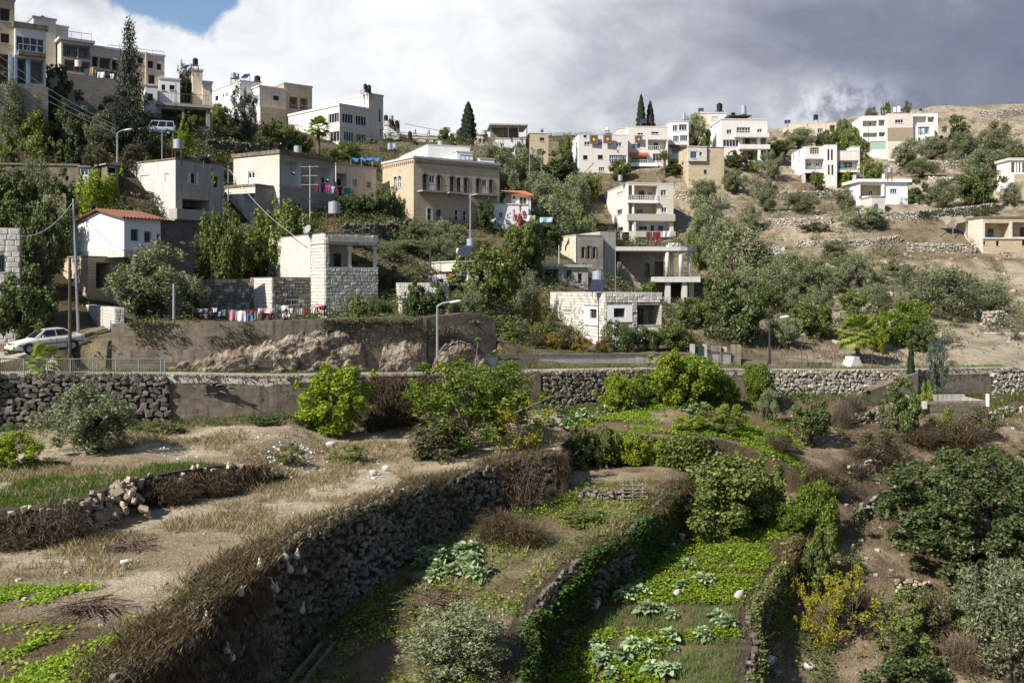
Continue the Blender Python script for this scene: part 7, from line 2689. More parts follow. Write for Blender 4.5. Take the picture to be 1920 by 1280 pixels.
# upper plot
inC = lambda x,y: (x > 3.9) & (x < 20) & (y > 62.6) & (y < yfront(x) - 0.6)
leaf_cover(pick(9000,3,20,62,76,inC,lambda x,y: 0.9 * sstep(0.44,0.56,vn.fbm(x * 0.45 + 8,y * 0.45 + 3))),rg,0.15,0.09,'leaf_herb','vegetable_beds','green rows on the upper vegetable plot','vegetable bed',0.28,6,0.16)
x = rg.uniform(3.6,12,3200)
zt_ = rg.random(3200)
x,zt_ = x[(k_ := rg.random(3200) < 0.8 * sstep(0.44,0.6,vn.fbm(x * 0.6 + 5,zt_ * 1.5)))],zt_[k_]
yy = 62 + 0.4 * np.sin(x) - 0.3 + rg.normal(size=len(x)) * 0.35 - (1 - zt_) * 0.5
leaf_cover(np.stack([x,yy],1),rg,0.2,0.13,'leaf_mid','vines','leafy vines hiding the upper plot wall','vines',0.4,5,0.22,z=8.9 + zt_ * 1.9)
# bottom left green rows on the dry field
leaf_cover(pick(9000,-16,-9,20,31.5,in1,lambda x,y: sstep(0.47,0.60,vn.fbm((x * 0.8 - y * 0.35) * 0.5 + 4,(x * 0.2 + y) * 0.12))),rg,0.12,0.08,'leaf_herb','weeds','green seedlings at the near end of the dry field','weeds',0.12,6,0.12)
scatter(pick(5000,-21,-12.5,37.5,47,lambda x,y: (y > w0(x) + 0.4) & (y < w0(x) + 6.5),lambda x,y: sstep(0.3,0.5,vn.fbm(x * 0.3 + 4,y * 0.3))),rg,0.15,0.38,0.012,'grass_green','grass','green grass patch behind the low broken wall','grass',8,0.12,0.6)
x = rg.uniform(-26,-11.8,2600)
t_ = rg.random(2600)
scatter(np.stack([x,w0(x) - 0.35 - 0.25 * t_],1),rg,0.2,0.6,0.007,'grass_brown','dead_grass','brown dead grass matting the low broken wall','grass',9,0.15,0.8,zf=lambda a,b_: 11.7 - t_ * 1.0,hang=True,dirv=np.array([0.1,-0.2,0]))
# right slope
scatter(pick(20000,8,48,42,88,in4,lambda x,y: 0.6 * sstep(0.45,0.60,vn.fbm(x * 0.3 + 91,y * 0.3))),rg,0.08,0.35,0.010,'grass_brown','dry_grass','brown dry grass scattered over the right slope','grass',6,0.13,0.8)
scatter(pick(9000,8,48,42,88,in4,lambda x,y: 0.8 * sstep(0.52,0.64,vn.fbm(x * 0.4 + 11,y * 0.4))),rg,0.08,0.3,0.010,'grass_dry','dry_grass','pale straw tufts over the right slope','grass',6,0.13,0.8)
leaf_cover(pick(5000,8,24,42,57,lambda x,y: (x > w3(y) + 0.7) & (x < w3(y) + 4.0),lambda x,y: sstep(0.38,0.55,vn.fbm(x * 0.4 + 21,y * 0.4))),rg,0.15,0.10,'leaf_shadeherb','weeds','shaded weeds at the foot of the vine covered wall','weeds',0.45,6,0.18)
leaf_cover(pick(3500,30,50,78,90,in4,lambda x,y: 0.8 * sstep(0.40,0.55,vn.fbm(x * 0.3 + 31,y * 0.3))),rg,0.2,0.06,'leaf_lime','reeds','tall yellow green weeds below the road near the frame edge','weeds',0.9,6,0.2)
# weeds along the road and under the road walls
x = rg.uniform(-32,46,3000)
leaf_cover(np.stack([x,yfront(x) - rg.uniform(0.5,2.2,3000)],1),rg,0.16,0.09,'leaf_shadeherb','weeds','dark weeds growing under the road walls','weeds',0.5,5,0.25)
x = x[x > -28]
scatter(np.stack([x,yfront(x) + rg.normal(size=len(x)) * 0.08 - 0.05],1),rg,0.06,0.3,0.012,'grass_brown','dry_grass','dry grass along the road edge','grass',4,0.15,1.0,zf=lambda a,b_: zroad(a))
scatter(np.stack([x,yback(x) + rg.normal(size=len(x)) * 0.12 - 0.1],1),rg,0.06,0.35,0.012,'grass_green','grass','green weeds at the uphill side of the road','grass',4,0.15,0.8,zf=lambda a,b_: zroad(a))
# earth bank between the road walls
xs = np.linspace(rp(698)[0],rp(948)[0],60)
tt = np.linspace(0,1,14)
X = np.repeat(xs[None],14,0)
Y = yfront(X) - 0.1 - tt[:,None] * 2.0 + (vn.fbm(X * 0.8,tt[:,None] * 3 + X * 0.1) - 0.5) * 0.9 * np.sin(tt * np.pi)[:,None]
zb_ = zfore(X,yfront(X) - 2.2) - 0.2
Z = zroad(X) * (1 - tt[:,None] ** 0.8) + zb_ * tt[:,None] ** 0.8
grid = np.arange(X.size).reshape(X.shape)
me = np_mesh('earth_bank',np.stack([X,Y,Z],2).reshape(-1,3),np.stack([grid[:-1,:-1],grid[1:,:-1],grid[1:,1:],grid[:-1,1:]],2).reshape(-1,4),MAT['soil'],True,np.tile(np.array([[0.10,0.075,0.048]]),(X.size,1)))
tag(link('earth_bank',me),kind='structure')
n = 2600
x = rg.uniform(xs[0],xs[-1],n)
t_ = rg.random(n)
zz = zroad(x) * (1 - t_ ** 0.8) + (zfore(x,yfront(x) - 2.2) - 0.2) * t_ ** 0.8
scatter(np.stack([x,yfront(x) - 0.2 - t_ * 2.0],1),rg,0.2,0.7,0.012,'grass_brown','dead_grass','dead creeper hanging down the earth bank below the road','grass',8,0.2,0.7,zf=lambda a,b_: zz,hang=True,dirv=np.array([0,-0.25,0.0]))
# hillside undergrowth
hin = lambda x,y: infr(x,y,0.54)
leaf_cover(pick(16000,-62,6,84,150,lambda x,y: hin(x,y) & (y > yback(x) + 9),lambda x,y: sstep(0.36,0.54,vn.fbm(x * 0.16 + 41,y * 0.16))),rg,0.30,0.16,'leaf_dark','undergrowth','dark undergrowth on the shaded slope below the upper houses','undergrowth',0.9,8,0.35)
leaf_cover(pick(12000,-70,60,80,180,lambda x,y: hin(x,y) & (y > yback(x) + 6) & (x < 0.18 * y + 8),lambda x,y: sstep(0.42,0.58,vn.fbm(x * 0.2 + 61,y * 0.2))),rg,0.30,0.12,'leaf_scrub','undergrowth','grey green scrub between the houses on the central slope','undergrowth',0.8,8,0.35)
scatter(pick(16000,5,130,88,250,lambda x,y: hin(x,y) & (y > yback(x) + 2),lambda x,y: sstep(0.45,0.6,vn.fbm(x * 0.15 + 81,y * 0.15)) * np.clip(60 / y,0,1)),rg,0.2,0.7,0.03,'grass_brown','dry_grass','dry scrub grass on the terraced right hillside','grass',8,0.3,0.9)
leaf_cover(pick(9000,10,150,92,290,lambda x,y: hin(x,y),lambda x,y: 0.5 * sstep(0.56,0.66,vn.fbm(x * 0.12 + 101,y * 0.12))),rg,0.35,0.14,'leaf_scrub','undergrowth','low scrub on the terraced right hillside','undergrowth',0.7,8,0.4)
leaf_cover(pick(5000,-34,20,64,90,lambda x,y: (y > yback(x) + 0.5) & hin(x,y),lambda x,y: sstep(0.45,0.6,vn.fbm(x * 0.25 + 111,y * 0.25))),rg,0.18,0.10,'leaf_mid','weeds','weeds on the house terrace above the road','weeds',0.4,6,0.25)
# scrub that closes the gaps between the olives
cl = pick(900,8,150,96,270,hin,lambda x,y: 0.25 + 0.75 * sstep(0.42,0.58,vn.fbm(x * 0.06 + 7,y * 0.06)))
xy = np.repeat(cl,34,0)
xy = xy + rg.normal(size=xy.shape) * np.repeat(rg.uniform(0.35,1.1,len(cl)),34)[:,None]
leaf_cover(xy,rg,0.30,0.12,'leaf_scrub','scrub','grey scrub closing the gaps between the hillside olives','scrub',1.1,5,0.2)
cl = pick(420,-40,60,84,170,lambda x,y: hin(x,y) & (y > yback(x) + 8))
xy = np.repeat(cl,40,0)
xy = xy + rg.normal(size=xy.shape) * np.repeat(rg.uniform(0.4,1.2,len(cl)),40)[:,None]
leaf_cover(xy,rg,0.28,0.13,'leaf_olive','scrub','silvery scrub closing the gaps on the central slope','scrub',1.4,5,0.2)
cl = pick(260,8,46,46,86,in4)
xy = np.repeat(cl,30,0)
xy = xy + rg.normal(size=xy.shape) * np.repeat(rg.uniform(0.2,0.6,len(cl)),30)[:,None]
leaf_cover(xy,rg,0.14,0.06,'leaf_scrub','scrub','low thorny scrub over the right slope','scrub',0.5,5,0.12)
# loose stones and rubble
for n,x0,x1,y0,y1,cnd,mat,lab,s0,s1 in ((700,-30,4,22,62,in1,'rubble_pale','small loose stones on the dry field',0.05,0.18),(900,8,48,44,88,in4,'rubble_pale','loose stones strewn over the right slope',0.06,0.3),
          (500,-10,14,30,57,in2,'rubble','clods and stones on the cabbage terrace',0.05,0.16),(2600,20,140,95,260,lambda x,y: infr(x,y),'rubble_pale','pale rubble strewn over the terraced hillside',0.2,0.7)):
 xy = pick(n,x0,x1,y0,y1,cnd,lambda x,y: sstep(0.35,0.6,vn.fbm(x * 0.4 + 3,y * 0.4 + 5)))
 z = ground_z(xy[:,0],xy[:,1])
 xf = []
 for (x,y),zz in zip(xy,z):
  s = rg.uniform(s0,s1)
  xf.append((int(rg.integers(9)),Matrix.Translation((x,y,zz + s * 0.15)) @ Matrix.Rotation(rg.uniform(0,6),4,'Z') @ Matrix.Diagonal((s * 1.2,s,s * 0.7,1))))
 tag(merged('rubble',ROCKS,xf,MAT[mat],None,'stuff'),lab,'rubble')

x = rg.uniform(-26.5,-2,2200)
t_ = rg.random(2200) ** 2
k_ = rg.random(2200) < sstep(0.48,0.62,vn.fbm(x * 0.35 + 15,t_ * 0.8))
x,t_ = x[k_],t_[k_]
leaf_cover(np.stack([x,yback(x) + 0.42],1),rg,0.16,0.09,'leaf_scrub','creeper','dull creeper spilling over the long retaining wall','creeper',0.35,6,0.13,z=np.interp(x,[-27,-22,-15.5,-10.5,-5,-1.5],[17.7,17.7,17.65,17.6,17.5,17.3]) - t_ * 1.6)
# ------------------------------------------------------------------ walls and small structures along the road
def back_edge(px_list,tops,off=0.25):
 out = []
 for px,ty in zip(px_list,tops):
  x,y,z = rp(px)
  yb = float(yback(x)) + off
  x = (px - HX) / F * yb
  yb = float(yback(x)) + off
  out.append((x,yb,float(zroad(x)) - 0.3,CZ + (HY - ty) / F * yb))
 return out

def fine(pts,tops,n=24):
 xs_ = np.linspace(pts[0],pts[-1],n)
 return list(xs_),list(np.interp(xs_,pts,tops))

concrete_wall('retaining_wall','long stained brown concrete retaining wall under the clothes lines',back_edge(*fine([214,360,500,640,720,800],[607,606,602,597,595,594]),0.5),'concrete_wall' if False else 'concrete_dark',0.5,0.02,'retaining wall',lifts=4)
concrete_wall('retaining_wall','rough darkened concrete buttress above the road lamp',back_edge(*fine([800,840,885,930],[594,590,585,600],9),0.8),'concrete_dark',0.6,0.08,'retaining wall',lifts=3)
concrete_wall('garden_wall','long low grey garden wall below the grape trellis',back_edge(*fine([868,960,1060,1160,1296],[668,667,666,665,664]),0.15),'concrete_grey',0.3,0.0,'garden wall',cap='concrete_dark')
concrete_wall('garden_wall','short garden wall right of the green gate',back_edge([1324,1372],[660,662],0.15),'concrete_grey',0.3,0.0,'garden wall',cap='concrete_dark')
concrete_wall('garden_wall','low crumbling wall beside the dark lamp pole',back_edge([1440,1500,1562],[676,678,680],0.3),'concrete_dark',0.3,0.0,'garden wall')

g = thing('garden_gate','dark green metal gate between two concrete posts','gate',(0,0,0))
bp = back_edge([1299,1303,1318,1322],[645,648,648,645],0.15)
for i in (0,3):
 x,y,zb_,zt_ = bp[i]
 MB().box(x - 0.18,x + 0.18,y - 0.2,y + 0.2,zb_,zt_).build('gate_post',MAT['concrete_grey'],g)
MB().box(bp[1][0],bp[2][0],bp[1][1],bp[1][1] + 0.06,bp[1][2] + 0.35,bp[1][3]).build('gate_leaf',MAT['door_green'],g)
for i in range(5):
 xx = bp[1][0] + (bp[2][0] - bp[1][0]) * (i + 0.5) / 5
 MB().box(xx - 0.02,xx + 0.02,bp[1][1] - 0.05,bp[1][1] - 0.004,bp[1][2] + 0.4,bp[1][3] + 0.15).build('bar',MAT['door_green'],g)
g = thing('gateway','pair of weathered concrete gate pillars under the loquat tree','gate',(0,0,0))
for i,(px,ty) in enumerate(((1344,648),(1360,650),(1381,646))):
 x,y,zb_,zt_ = back_edge([px],[ty],0.4)[0]
 wd = 0.15 if i == 1 else 0.38
 MB().box(x - wd,x + wd,y - 0.2,y + 0.25,zb_,zt_).build('gate_pillar',MAT['concrete_dark' if i != 1 else 'concrete_grey'],g)
x,y,zb_,zt_ = back_edge([1350],[652],0.5)[0]
MB().box(x - 0.25,x + 0.4,y,y + 0.05,zb_ + 0.35,zt_).build('gate_leaf',MAT['door_green'],g)

h = House('block_pier','pale concrete block corner wall beside the parked white sedan',Z6,765,64.5,30,cat='wall')
b = h.block('mortar_pale',xc=765,xl=545,xr=830,top=778,zb=-3,roof='concrete_pale',roof_h=0.06,over=0.01)
zl = h.on_y(765,880,0)[1]
b.blocks_on('L','concrete_pale',0.42,0.21,200,61,proud=0.025)
b.blocks_on('R','concrete_pale',0.42,0.21,100,62,proud=0.025,area=(b.ox,b.ox + b.wr,zl,b.zt))
h.finish()
h = House('porch_terrace','white stone terrace wall where three people sit',Z8,60,89.5,12,cat='terrace')
b = h.block('mortar_pale',xc=20,xl=0,xr=335,top=422,zb=-3,wl=3,roof='slab',roof_h=0.1,over=0.05)
b.blocks_on('R','block_pale',0.5,0.27,160,63)
b.blocks_on('L','block_pale',0.5,0.27,20,64)
b2 = h.block('concrete_dark',xc=325,xr=390,top=405,oy=-0.3,wl=2.5,zb=-3,roof='slab',roof_h=0.1)
b2.loggia('R',338,432,385,460,1.0)
h.finish()
h = House('low_house_wall','small white outhouse front with open doorways below the porch terrace',Z8,40,84,10,cat='outhouse')
b = h.block('block_pale',xc=30,xl=10,xr=200,top=535,zb=-3,wl=2,roof='slab',roof_h=0.08)
b.loggia('R',92,560,125,600,1.0)
b.loggia('R',45,548,82,610,0.6)
h.finish()
h = House('concrete_bins','row of low concrete pens with square openings on the right slope',(1300,460,3.048),1675,104,3,cat='pens')
b = h.block('concrete_pale',xc=1675,xl=1545,xr=1825,top=505,zb=-1,wl=2.5,roof='concrete_pale',roof_h=0.12,over=0.1)
for r_ in ((1680,515,1698,540),(1704,515,1722,540),(1742,515,1768,540),(1790,515,1818,540)):
 b.loggia('R',*r_,1.2)
b2 = h.block('paint_white',xc=1826,xr=1990,top=500,oy=0.3,wl=0.3,zb=-1,roof=None)
h.finish()
h = House('concrete_basin','open concrete basin with a white corner post below the road',(1300,460,3.048),1340,78,6,cat='basin')
b = h.block('concrete_dark',xc=1340,xl=1300,xr=1682,top=892,zb=-2,wl=0.3,roof=None)
for i in range(5):
 b.part('course','R',1342,896 + i * 11,1680,896 + i * 11 + 9,0.004,0.04,'concrete_dark')
b3 = h.block('concrete_grey',xr=1682,top=850,ox=b.ox,oy=3.2,wr=b.wr,wl=0.3,zb=-2,roof=None)
b4 = h.block('concrete_grey',top=0,ox=b.ox + b.wr - 0.3,oy=0.3,wr=0.3,wl=2.85,zt=b.zt,zb=-2,roof=None)
b.part('corner_post','R',1683,850,1692,920,0.0,0.3,'paint_white')
b.part('corner_post','R',1316,892,1336,935,0.0,0.3,'concrete_pale')
h.finish()
# ramp with a stepped edge
rmp = thing('ramp','sloping concrete ramp climbing to the road beside the cypress','ramp',(0,0,0))
p0,p1 = P(1632,732,80.5),P(1722,698,82.5)
for i in range(8):
 a = p0.lerp(p1,i / 8)
 c = p0.lerp(p1,(i + 1) / 8)
 mb = MB()
 mb.quad((a.x,a.y,a.z),(c.x,c.y,c.z),(c.x,c.y + 1.6,c.z),(a.x,a.y + 1.6,a.z))
 mb.quad((a.x,a.y,a.z - 2),(c.x,c.y,c.z - 2),(c.x,c.y,c.z),(a.x,a.y,a.z))
 mb.build('ramp_slab',MAT['concrete_dark'],rmp)
h = House('stepped_block','white stepped stone block beside the fan palm',(1300,460,3.048),890,87.5,25,cat='block')
for i in range(4):
 MB().box(-0.2 * i + 0.5,1.2 + 0.08 * i,-0.1 * i,1.0,0.95 - 0.3 * i - 0.28,0.95 - 0.3 * i).build('step',MAT['block_pale'],h.root)
h.finish()
h = House('old_retaining_wall','old stained plaster retaining wall on the shaded slope with dark holes',(0,260,5.818),-40,93,8,cat='retaining wall')
b = h.block('concrete_dark',xc=-40,xl=-80,xr=860,top=285,zb=-4,wl=1.0,roof='concrete_dark',roof_h=0.2,over=0.1)
for r_ in ((130,275,160,315),(40,275,75,300),(455,380,500,430),(660,440,682,465),(600,555,630,590)):
 b.loggia('R',*r_,0.5)
h.finish()
h = House('slope_kiosk','narrow glazed door frame at the end of the old retaining wall',(0,260,5.818),880,92,10,cat='shed')
b = h.block('concrete_grey',xc=872,xl=865,xr=972,top=308,zb=-3,wl=1.5,roof='concrete_grey',roof_h=0.08,over=0.15)
b.door('R',885,330,958,470,'frame_white')
h.finish()
fe = thing('board_fence','short grey board fence above the black thicket','fence',(0,0,0))
for i in range(16):
 p = P(82 + i * 2.7,384 - i * 0.2,85)
 hh = (19 - 2 * (i % 3 == 0)) * 85 / F
 MB().box(p.x - 0.05,p.x + 0.05,p.y - 0.02,p.y + 0.02,p.z - 0.8,p.z + hh).build('board',MAT['rust' if 5 <= i <= 8 else 'wood_old'],fe)
for k in (0.25,0.75):
 p,q_ = P(82,384 - 18 * k,85),P(124,381 - 18 * k,85)
 MB().box(p.x,q_.x,p.y + 0.022,p.y + 0.06,p.z - 0.04,p.z + 0.04).build('rail',MAT['wood_old'],fe)

# hillside terrace walls
def hill_wall(label,pts,hgt,mat='rubble_pale',size=0.5,limit=0,seed=1):
 out = []
 hgt *= 0.7
 for px,py in pts:
  p = hit(px,py,86)
  out.append((p.x,p.y,p.z - 0.4,p.z + hgt))
 return stone_wall('terrace_wall',label,out,size,mat,'mortar_pale' if 'pale' in mat or 'honey' in mat else 'mortar',0.1,0.05,skip=0.05,limit=limit,seed=seed)

HW = [('pale rubble terrace under the villa on stilts',[(1455,372),(1520,372),(1580,368),(1640,362)],1.7),('pale rubble terrace below the umbrella shaped olive',[(1440,424),(1500,425),(1560,422)],1.6),
  ('pale rubble terrace below the dark carob pair',[(1640,415),(1720,412),(1800,405),(1862,396)],1.8),('rubble terrace beneath the large dark olive',[(1490,462),(1560,462),(1640,460),(1690,455)],1.3),
  ('rubble terrace left of the veranda house',[(1700,470),(1760,472),(1830,474)],1.4),('stony bank under the long white villa',[(1615,312),(1650,316),(1685,320)],2.0),
  ('pale rubble wall right of the low villa olive',[(1735,312),(1780,314),(1830,312)],1.8),('pale rubble wall above the dark carobs',[(1740,342),(1790,344),(1830,342)],1.6),
  ('ruined ridge wall against the slate cloud',[(1836,221),(1880,219),(1935,216)],2.4),('tan wall under the olive belt',[(1600,562),(1660,562),(1730,556)],1.1),
  ('rubble bastion below the dark footed olive',[(1842,614),(1862,615),(1885,612)],2.2),('tan rubble bank under the stone cottage',[(1262,372),(1290,376),(1325,378)],2.2),
  ('grey hillside wall below the round dark tree',[(936,330),(980,330),(1030,332)],1.2),('rubble bank beside the four storey building',[(1062,380),(1085,382),(1105,384)],1.4),
  ('dark rubble wall below the terrace house',[(88,190),(130,198),(170,202),(210,208)],3.5),('dark wall under the white skyline house',[(385,285),(430,290),(485,292)],2.0),
  ('dark bank wall under the row of citrus',[(640,448),(700,445),(770,440)],1.8),('low stone wall on the lower right slope',[(1560,606),(1640,612),(1700,615)],0.8)]
for i,(lab,pts,hg) in enumerate(HW):
 hill_wall(lab,pts,hg,'rubble_dark' if 'dark' in lab.split()[0] else ('rubble' if 'grey' in lab else ('rubble_honey' if 'tan' in lab or 'bank' in lab else 'rubble_pale')),0.42 if i < 16 else 0.4,0,70 + i)
# walls on the near right slope
def near_wall(label,pts,hgt,mat='rubble_honey',size=0.3,limit=120,seed=1):
 out = []
 for px,py in zip(np.linspace(pts[0][0],pts[-1][0],8),np.interp(np.linspace(pts[0][0],pts[-1][0],8),[a[0] for a in pts],[a[1] for a in pts])):
  p = hit(px,py)
  out.append((p.x,p.y,p.z - 0.3,p.z + hgt * random.uniform(0.35,0.8)))
 return stone_wall('rubble_wall',label,out,size,mat,'mortar_dark',0.1,0.1,skip=0.3,limit=limit,seed=seed)

near_wall('collapsed rubble wall at the foot of the rounded dark tree',[(1588,795),(1640,792),(1690,790)],1.0,'rubble',seed=91)
near_wall('rubble wall running down beside the tan path',[(1600,985),(1640,955),(1690,925)],1.1,'rubble',seed=92)
near_wall('small pile of pale walling on the lower slope',[(1678,1112),(1715,1112),(1745,1108)],0.9,'rubble_honey',seed=93)
near_wall('pale rubble wall below the concrete basin',[(1810,795),(1860,785),(1925,772)],1.0,'rubble_pale',seed=94)
near_wall('reddish rubble bank above the tan path',[(1590,895),(1640,882),(1700,868)],1.0,'rubble_honey',seed=95)
near_wall('little stone edge beside the old wooden gate',[(1085,935),(1140,938),(1210,935)],0.7,'rubble',0.24,90,seed=96)

# natural rock showing through the foot of the retaining wall
def outcrop(label,prof,seed,bulge=1.0):
 r = VN(seed)
 px0,px1 = prof[0][0],prof[-1][0]
 n,m_ = int((px1 - px0) * 0.55),40
 U,V = np.meshgrid(np.linspace(0,1,n),np.linspace(0,1,m_))
 px = px0 + (px1 - px0) * U
 d = np.interp(px,[a[0] for a in ROADF],[a[2] for a in ROADF]) + ROADW + 0.55
 sx_ = (px - HX) / F * d
 topy = np.interp(px,[a[0] for a in prof],[a[1] for a in prof]) + (r.fbm(px * 0.12,px * 0,3) - 0.5) * 14
 Z = CZ + (HY - (700 + (topy - 700) * V)) / F * d
 rid = 1 - np.abs(2 * r.fbm(sx_ * 0.55,Z * 0.8,6) - 1)
 env = np.clip(np.sin(np.pi * U) * 6,0,1) * (1.1 - V ** 8 * 0.9)
 Y = d - bulge * env * (0.25 + 0.55 * r.fbm(sx_ * 0.35,Z * 0.5,3) + 0.35 * rid) + 0.25 * (r.fbm(sx_ * 3,Z * 4,4) - 0.5)
 i = np.arange(n * m_).reshape(m_,n)
 me = np_mesh('rock',np.stack([sx_ + 0.2 * (rid - 0.5),Y,Z],2).reshape(-1,3),np.stack([i[:-1,:-1],i[:-1,1:],i[1:,1:],i[1:,:-1]],2).reshape(-1,4),MAT['rock'])
 return tag(link('rock_outcrop',me),label,'rock')

outcrop('long cracked rock face rising to a hump in the retaining wall',[(300,690),(360,676),(420,655),(480,642),(530,630),(560,618),(610,612),(650,616),(678,640),(704,690)],21,1.3)
outcrop('square shouldered rock block beside the lamp post',[(708,690),(720,642),(750,636),(790,640),(800,665),(808,692)],23,1.4)
outcrop('dark broken rock under the buttress',[(806,690),(825,650),(850,632),(880,640),(905,665),(925,690)],24,1.5)

# hole in the concrete road wall, its dark depth painted as a flat sheet
x,y,z = rp(400)
hole_ = thing('wall_breach','jagged dark breach in the stained concrete road wall','hole',(x,y - 0.25,z - 0.65))
pr = [(-1.05,-0.18),(-0.7,0.12),(-0.3,0.22),(-0.05,0.4),(0.25,0.28),(0.7,0.2),(1.35,-0.02),(0.9,-0.12),(0.4,-0.3),(-0.2,-0.28),(-0.7,-0.32)]
mb = MB()
mb.poly([(a,0.06,c) for a,c in pr])
mb.build('shade_sheet',MAT['void'],hole_)
for i in range(len(pr)):
 a,c = pr[i],pr[(i + 1) % len(pr)]
 o = link('broken_edge',rock_mesh(i % 9,'rubble_dark'),hole_)
 o.matrix_basis = Matrix.Translation(((a[0] + c[0]) / 2,0.02,(a[1] + c[1]) / 2)) @ Matrix.Rotation(math.atan2(c[1] - a[1],c[0] - a[0]),4,'Y') @ Matrix.Diagonal((0.5,0.07,0.09,1))

# railing beside the road
rl = thing('metal_railing','grey metal railing along the road edge above the tall rubble wall','railing',(0,0,0))
xa,xb = rp(-60)[0],rp(308)[0]
n = 90
for zo,rad,nm in ((1.02,0.035,'top_rail'),(0.12,0.022,'bottom_rail')):
 MB().tube([(xx,float(yfront(xx)) + 0.12,float(zroad(xx)) + zo) for xx in np.linspace(xa,xb,14)],rad,6).build(nm,MAT['rail_metal'],rl)
for i in range(n + 1):
 xx = xa + (xb - xa) * i / n
 yy,zz = float(yfront(xx)) + 0.12,float(zroad(xx))
 if i % 11 == 0 or i == n:
  MB().cyl((xx,yy,zz - 0.1),(xx,yy,zz + 1.03),0.04,0.04,8).build('post',MAT['pole_metal'],rl)
 else:
  MB().cyl((xx,yy,zz + 0.12),(xx,yy,zz + 1.0),0.013,0.013,5).build('bar',MAT['rail_metal'],rl)

# fence posts right of the gateway
for i,(px,ty,by) in enumerate(((1430,652,690),(1505,650,690),(1528,655,690),(1550,656,688),(1568,655,688),(1638,655,688),(1210,668,694),(1236,668,692),(1290,655,690))):
 p = back_edge([px],[ty],-0.1)[0]
 o = thing('fence_post',f'thin rusty fence post beside the road, {ORD[i]} of its run','post',(p[0],p[1],p[2]),0,'rusty fence posts')
 MB().cyl((0,0,0),(0,0,p[3] - p[2]),0.03,0.03,6).build('shaft',MAT['rust'],o)
 MB().tube([(0,0,p[3] - p[2] - 0.15),(0.35,0,p[3] - p[2] - 0.2)],0.012,4).build('wire_tie',MAT['rust'],o)

# ------------------------------------------------------------------ roof tanks, dishes, poles
T = lambda z,x0,y0,x1,y1: (z[0] + x0 / z[2],z[1] + y0 / z[2],z[0] + x1 / z[2],z[1] + y1 / z[2])
TANKS = [(Z1,500,403,542,448,111,'tank_white',0.3,'white barrel tank on the terrace house wall'),(Z1,1155,930,1220,992,98,'galvanised',1.4,'steel barrel tank standing over the grey concrete house'),
   (Z1,1285,388,1320,435,128,'tank_black',1.2,'black tank on the stair turret'),(Z1,1262,425,1278,457,128,'galvanised',0.4,'little steel tank beside the black turret tank'),(Z1,612,305,638,335,118,'galvanised',0.2,'small steel tank on the arcade roof'),
   (Z2,188,130,222,168,170,'galvanised',0.9,'steel barrel tank, first on the white skyline house'),(Z2,222,135,244,168,171,'galvanised',0.9,'steel barrel tank, second on the white skyline house'),
   (Z2,345,150,385,188,171,'tank_black',0.6,'dark tank at the back of the white skyline house'),(Z2,1072,204,1098,256,161,'tank_black',1.0,'black tank on the stair tower, the front one'),(Z2,1098,210,1123,262,162,'tank_black',0.9,'black tank on the stair tower, the back one'),
   (Z2,608,618,659,668,110,'galvanised',0.8,'steel barrel tank on the stone house with loggias'),(Z2,838,988,913,1068,96,'galvanised',3.2,'tall stand water tank behind the loggia house'),
   (Z2,1208,412,1236,446,180,'tank_black',0.6,'dark tank crowded on the saddle roof, first'),(Z2,1240,415,1272,450,181,'galvanised',0.6,'steel tank crowded on the saddle roof'),(Z2,1243,447,1276,482,178,'tank_black',0.4,'dark tank crowded on the saddle roof, second'),
   (Z2,1280,448,1310,494,178,'tank_black',0.4,'dark tank crowded on the saddle roof, third'),(Z2,1368,520,1396,575,165,'tank_black',1.0,'tall black tank behind the white parapets'),(Z2,1232,600,1263,643,140,'galvanised',0.9,'steel tank behind the mansion roof, the first'),
   (Z2,1266,602,1298,643,141,'galvanised',0.9,'steel tank behind the mansion roof, the second'),(Z2,1570,585,1604,618,140,'galvanised',0.4,'steel tank on the white parapet roof'),(Z3,790,228,828,260,186,'galvanised',0.5,'steel tank right of the pointed cypress'),
   (Z3,340,222,356,246,186,'galvanised',0.4,'small steel tank among the saddle railings'),(Z3,430,230,448,250,186,'galvanised',0.4,'another small steel tank among the saddle railings'),
   (Z3,1180,218,1205,242,180,'galvanised',0.3,'steel tank on the tan stone cube'),(Z3,693,950,743,1008,96,'galvanised',1.6,'steel tank above the porch house roof'),(Z3,625,1015,653,1060,97,'tank_white',0.6,'white tank beside the black roof panel'),
   (Z3,1015,1078,1060,1130,116,'galvanised',0.1,'steel tank on the low concrete house'),(Z3,1385,866,1432,916,126,'tank_black',0.1,'black tank on the square stone house'),(Z3,1530,1165,1605,1222,91,'galvanised',1.5,'steel tank on a white stand above the whitewashed house'),
   (Z4,422,598,452,637,172,'galvanised',0.5,'steel tank on the four storey building'),(Z4,628,195,656,246,204,'tank_black',0.8,'black tank on the pale stepped house'),(Z4,850,182,872,232,209,'galvanised',0.6,'steel tank on the sun porch house'),
   (Z4,1080,118,1118,172,231,'tank_black',0.8,'black tank on the high beige house'),(Z4,1240,136,1278,196,213,'galvanised',0.9,'steel tank on the white balcony villa'),(Z4,342,283,362,300,204,'tank_white',0.5,'white tank behind the carpet house'),
   (Z5,835,148,857,182,236,'tank_white',0.4,'pale tank on the long white villa, first'),(Z5,863,140,886,182,236,'tank_white',0.4,'pale tank on the long white villa, second'),(Z5,303,195,333,228,254,'tank_black',0.8,'black tank on the skyline cream house'),
   (Z5,797,548,826,583,166,'galvanised',1.2,'steel tank behind the low white house'),(Z5,760,592,780,628,174,'tank_white',0.4,'white tank on the low white house'),(Z3,500,300,538,335,138,'galvanised',0.4,'steel tank beside the dark parapet dish')]
for z_,x0,y0,x1,y1,d_,mt,lg,lab in TANKS:
 water_tank(lab,*T(z_,x0,y0,x1,y1),d_,mt,lg)
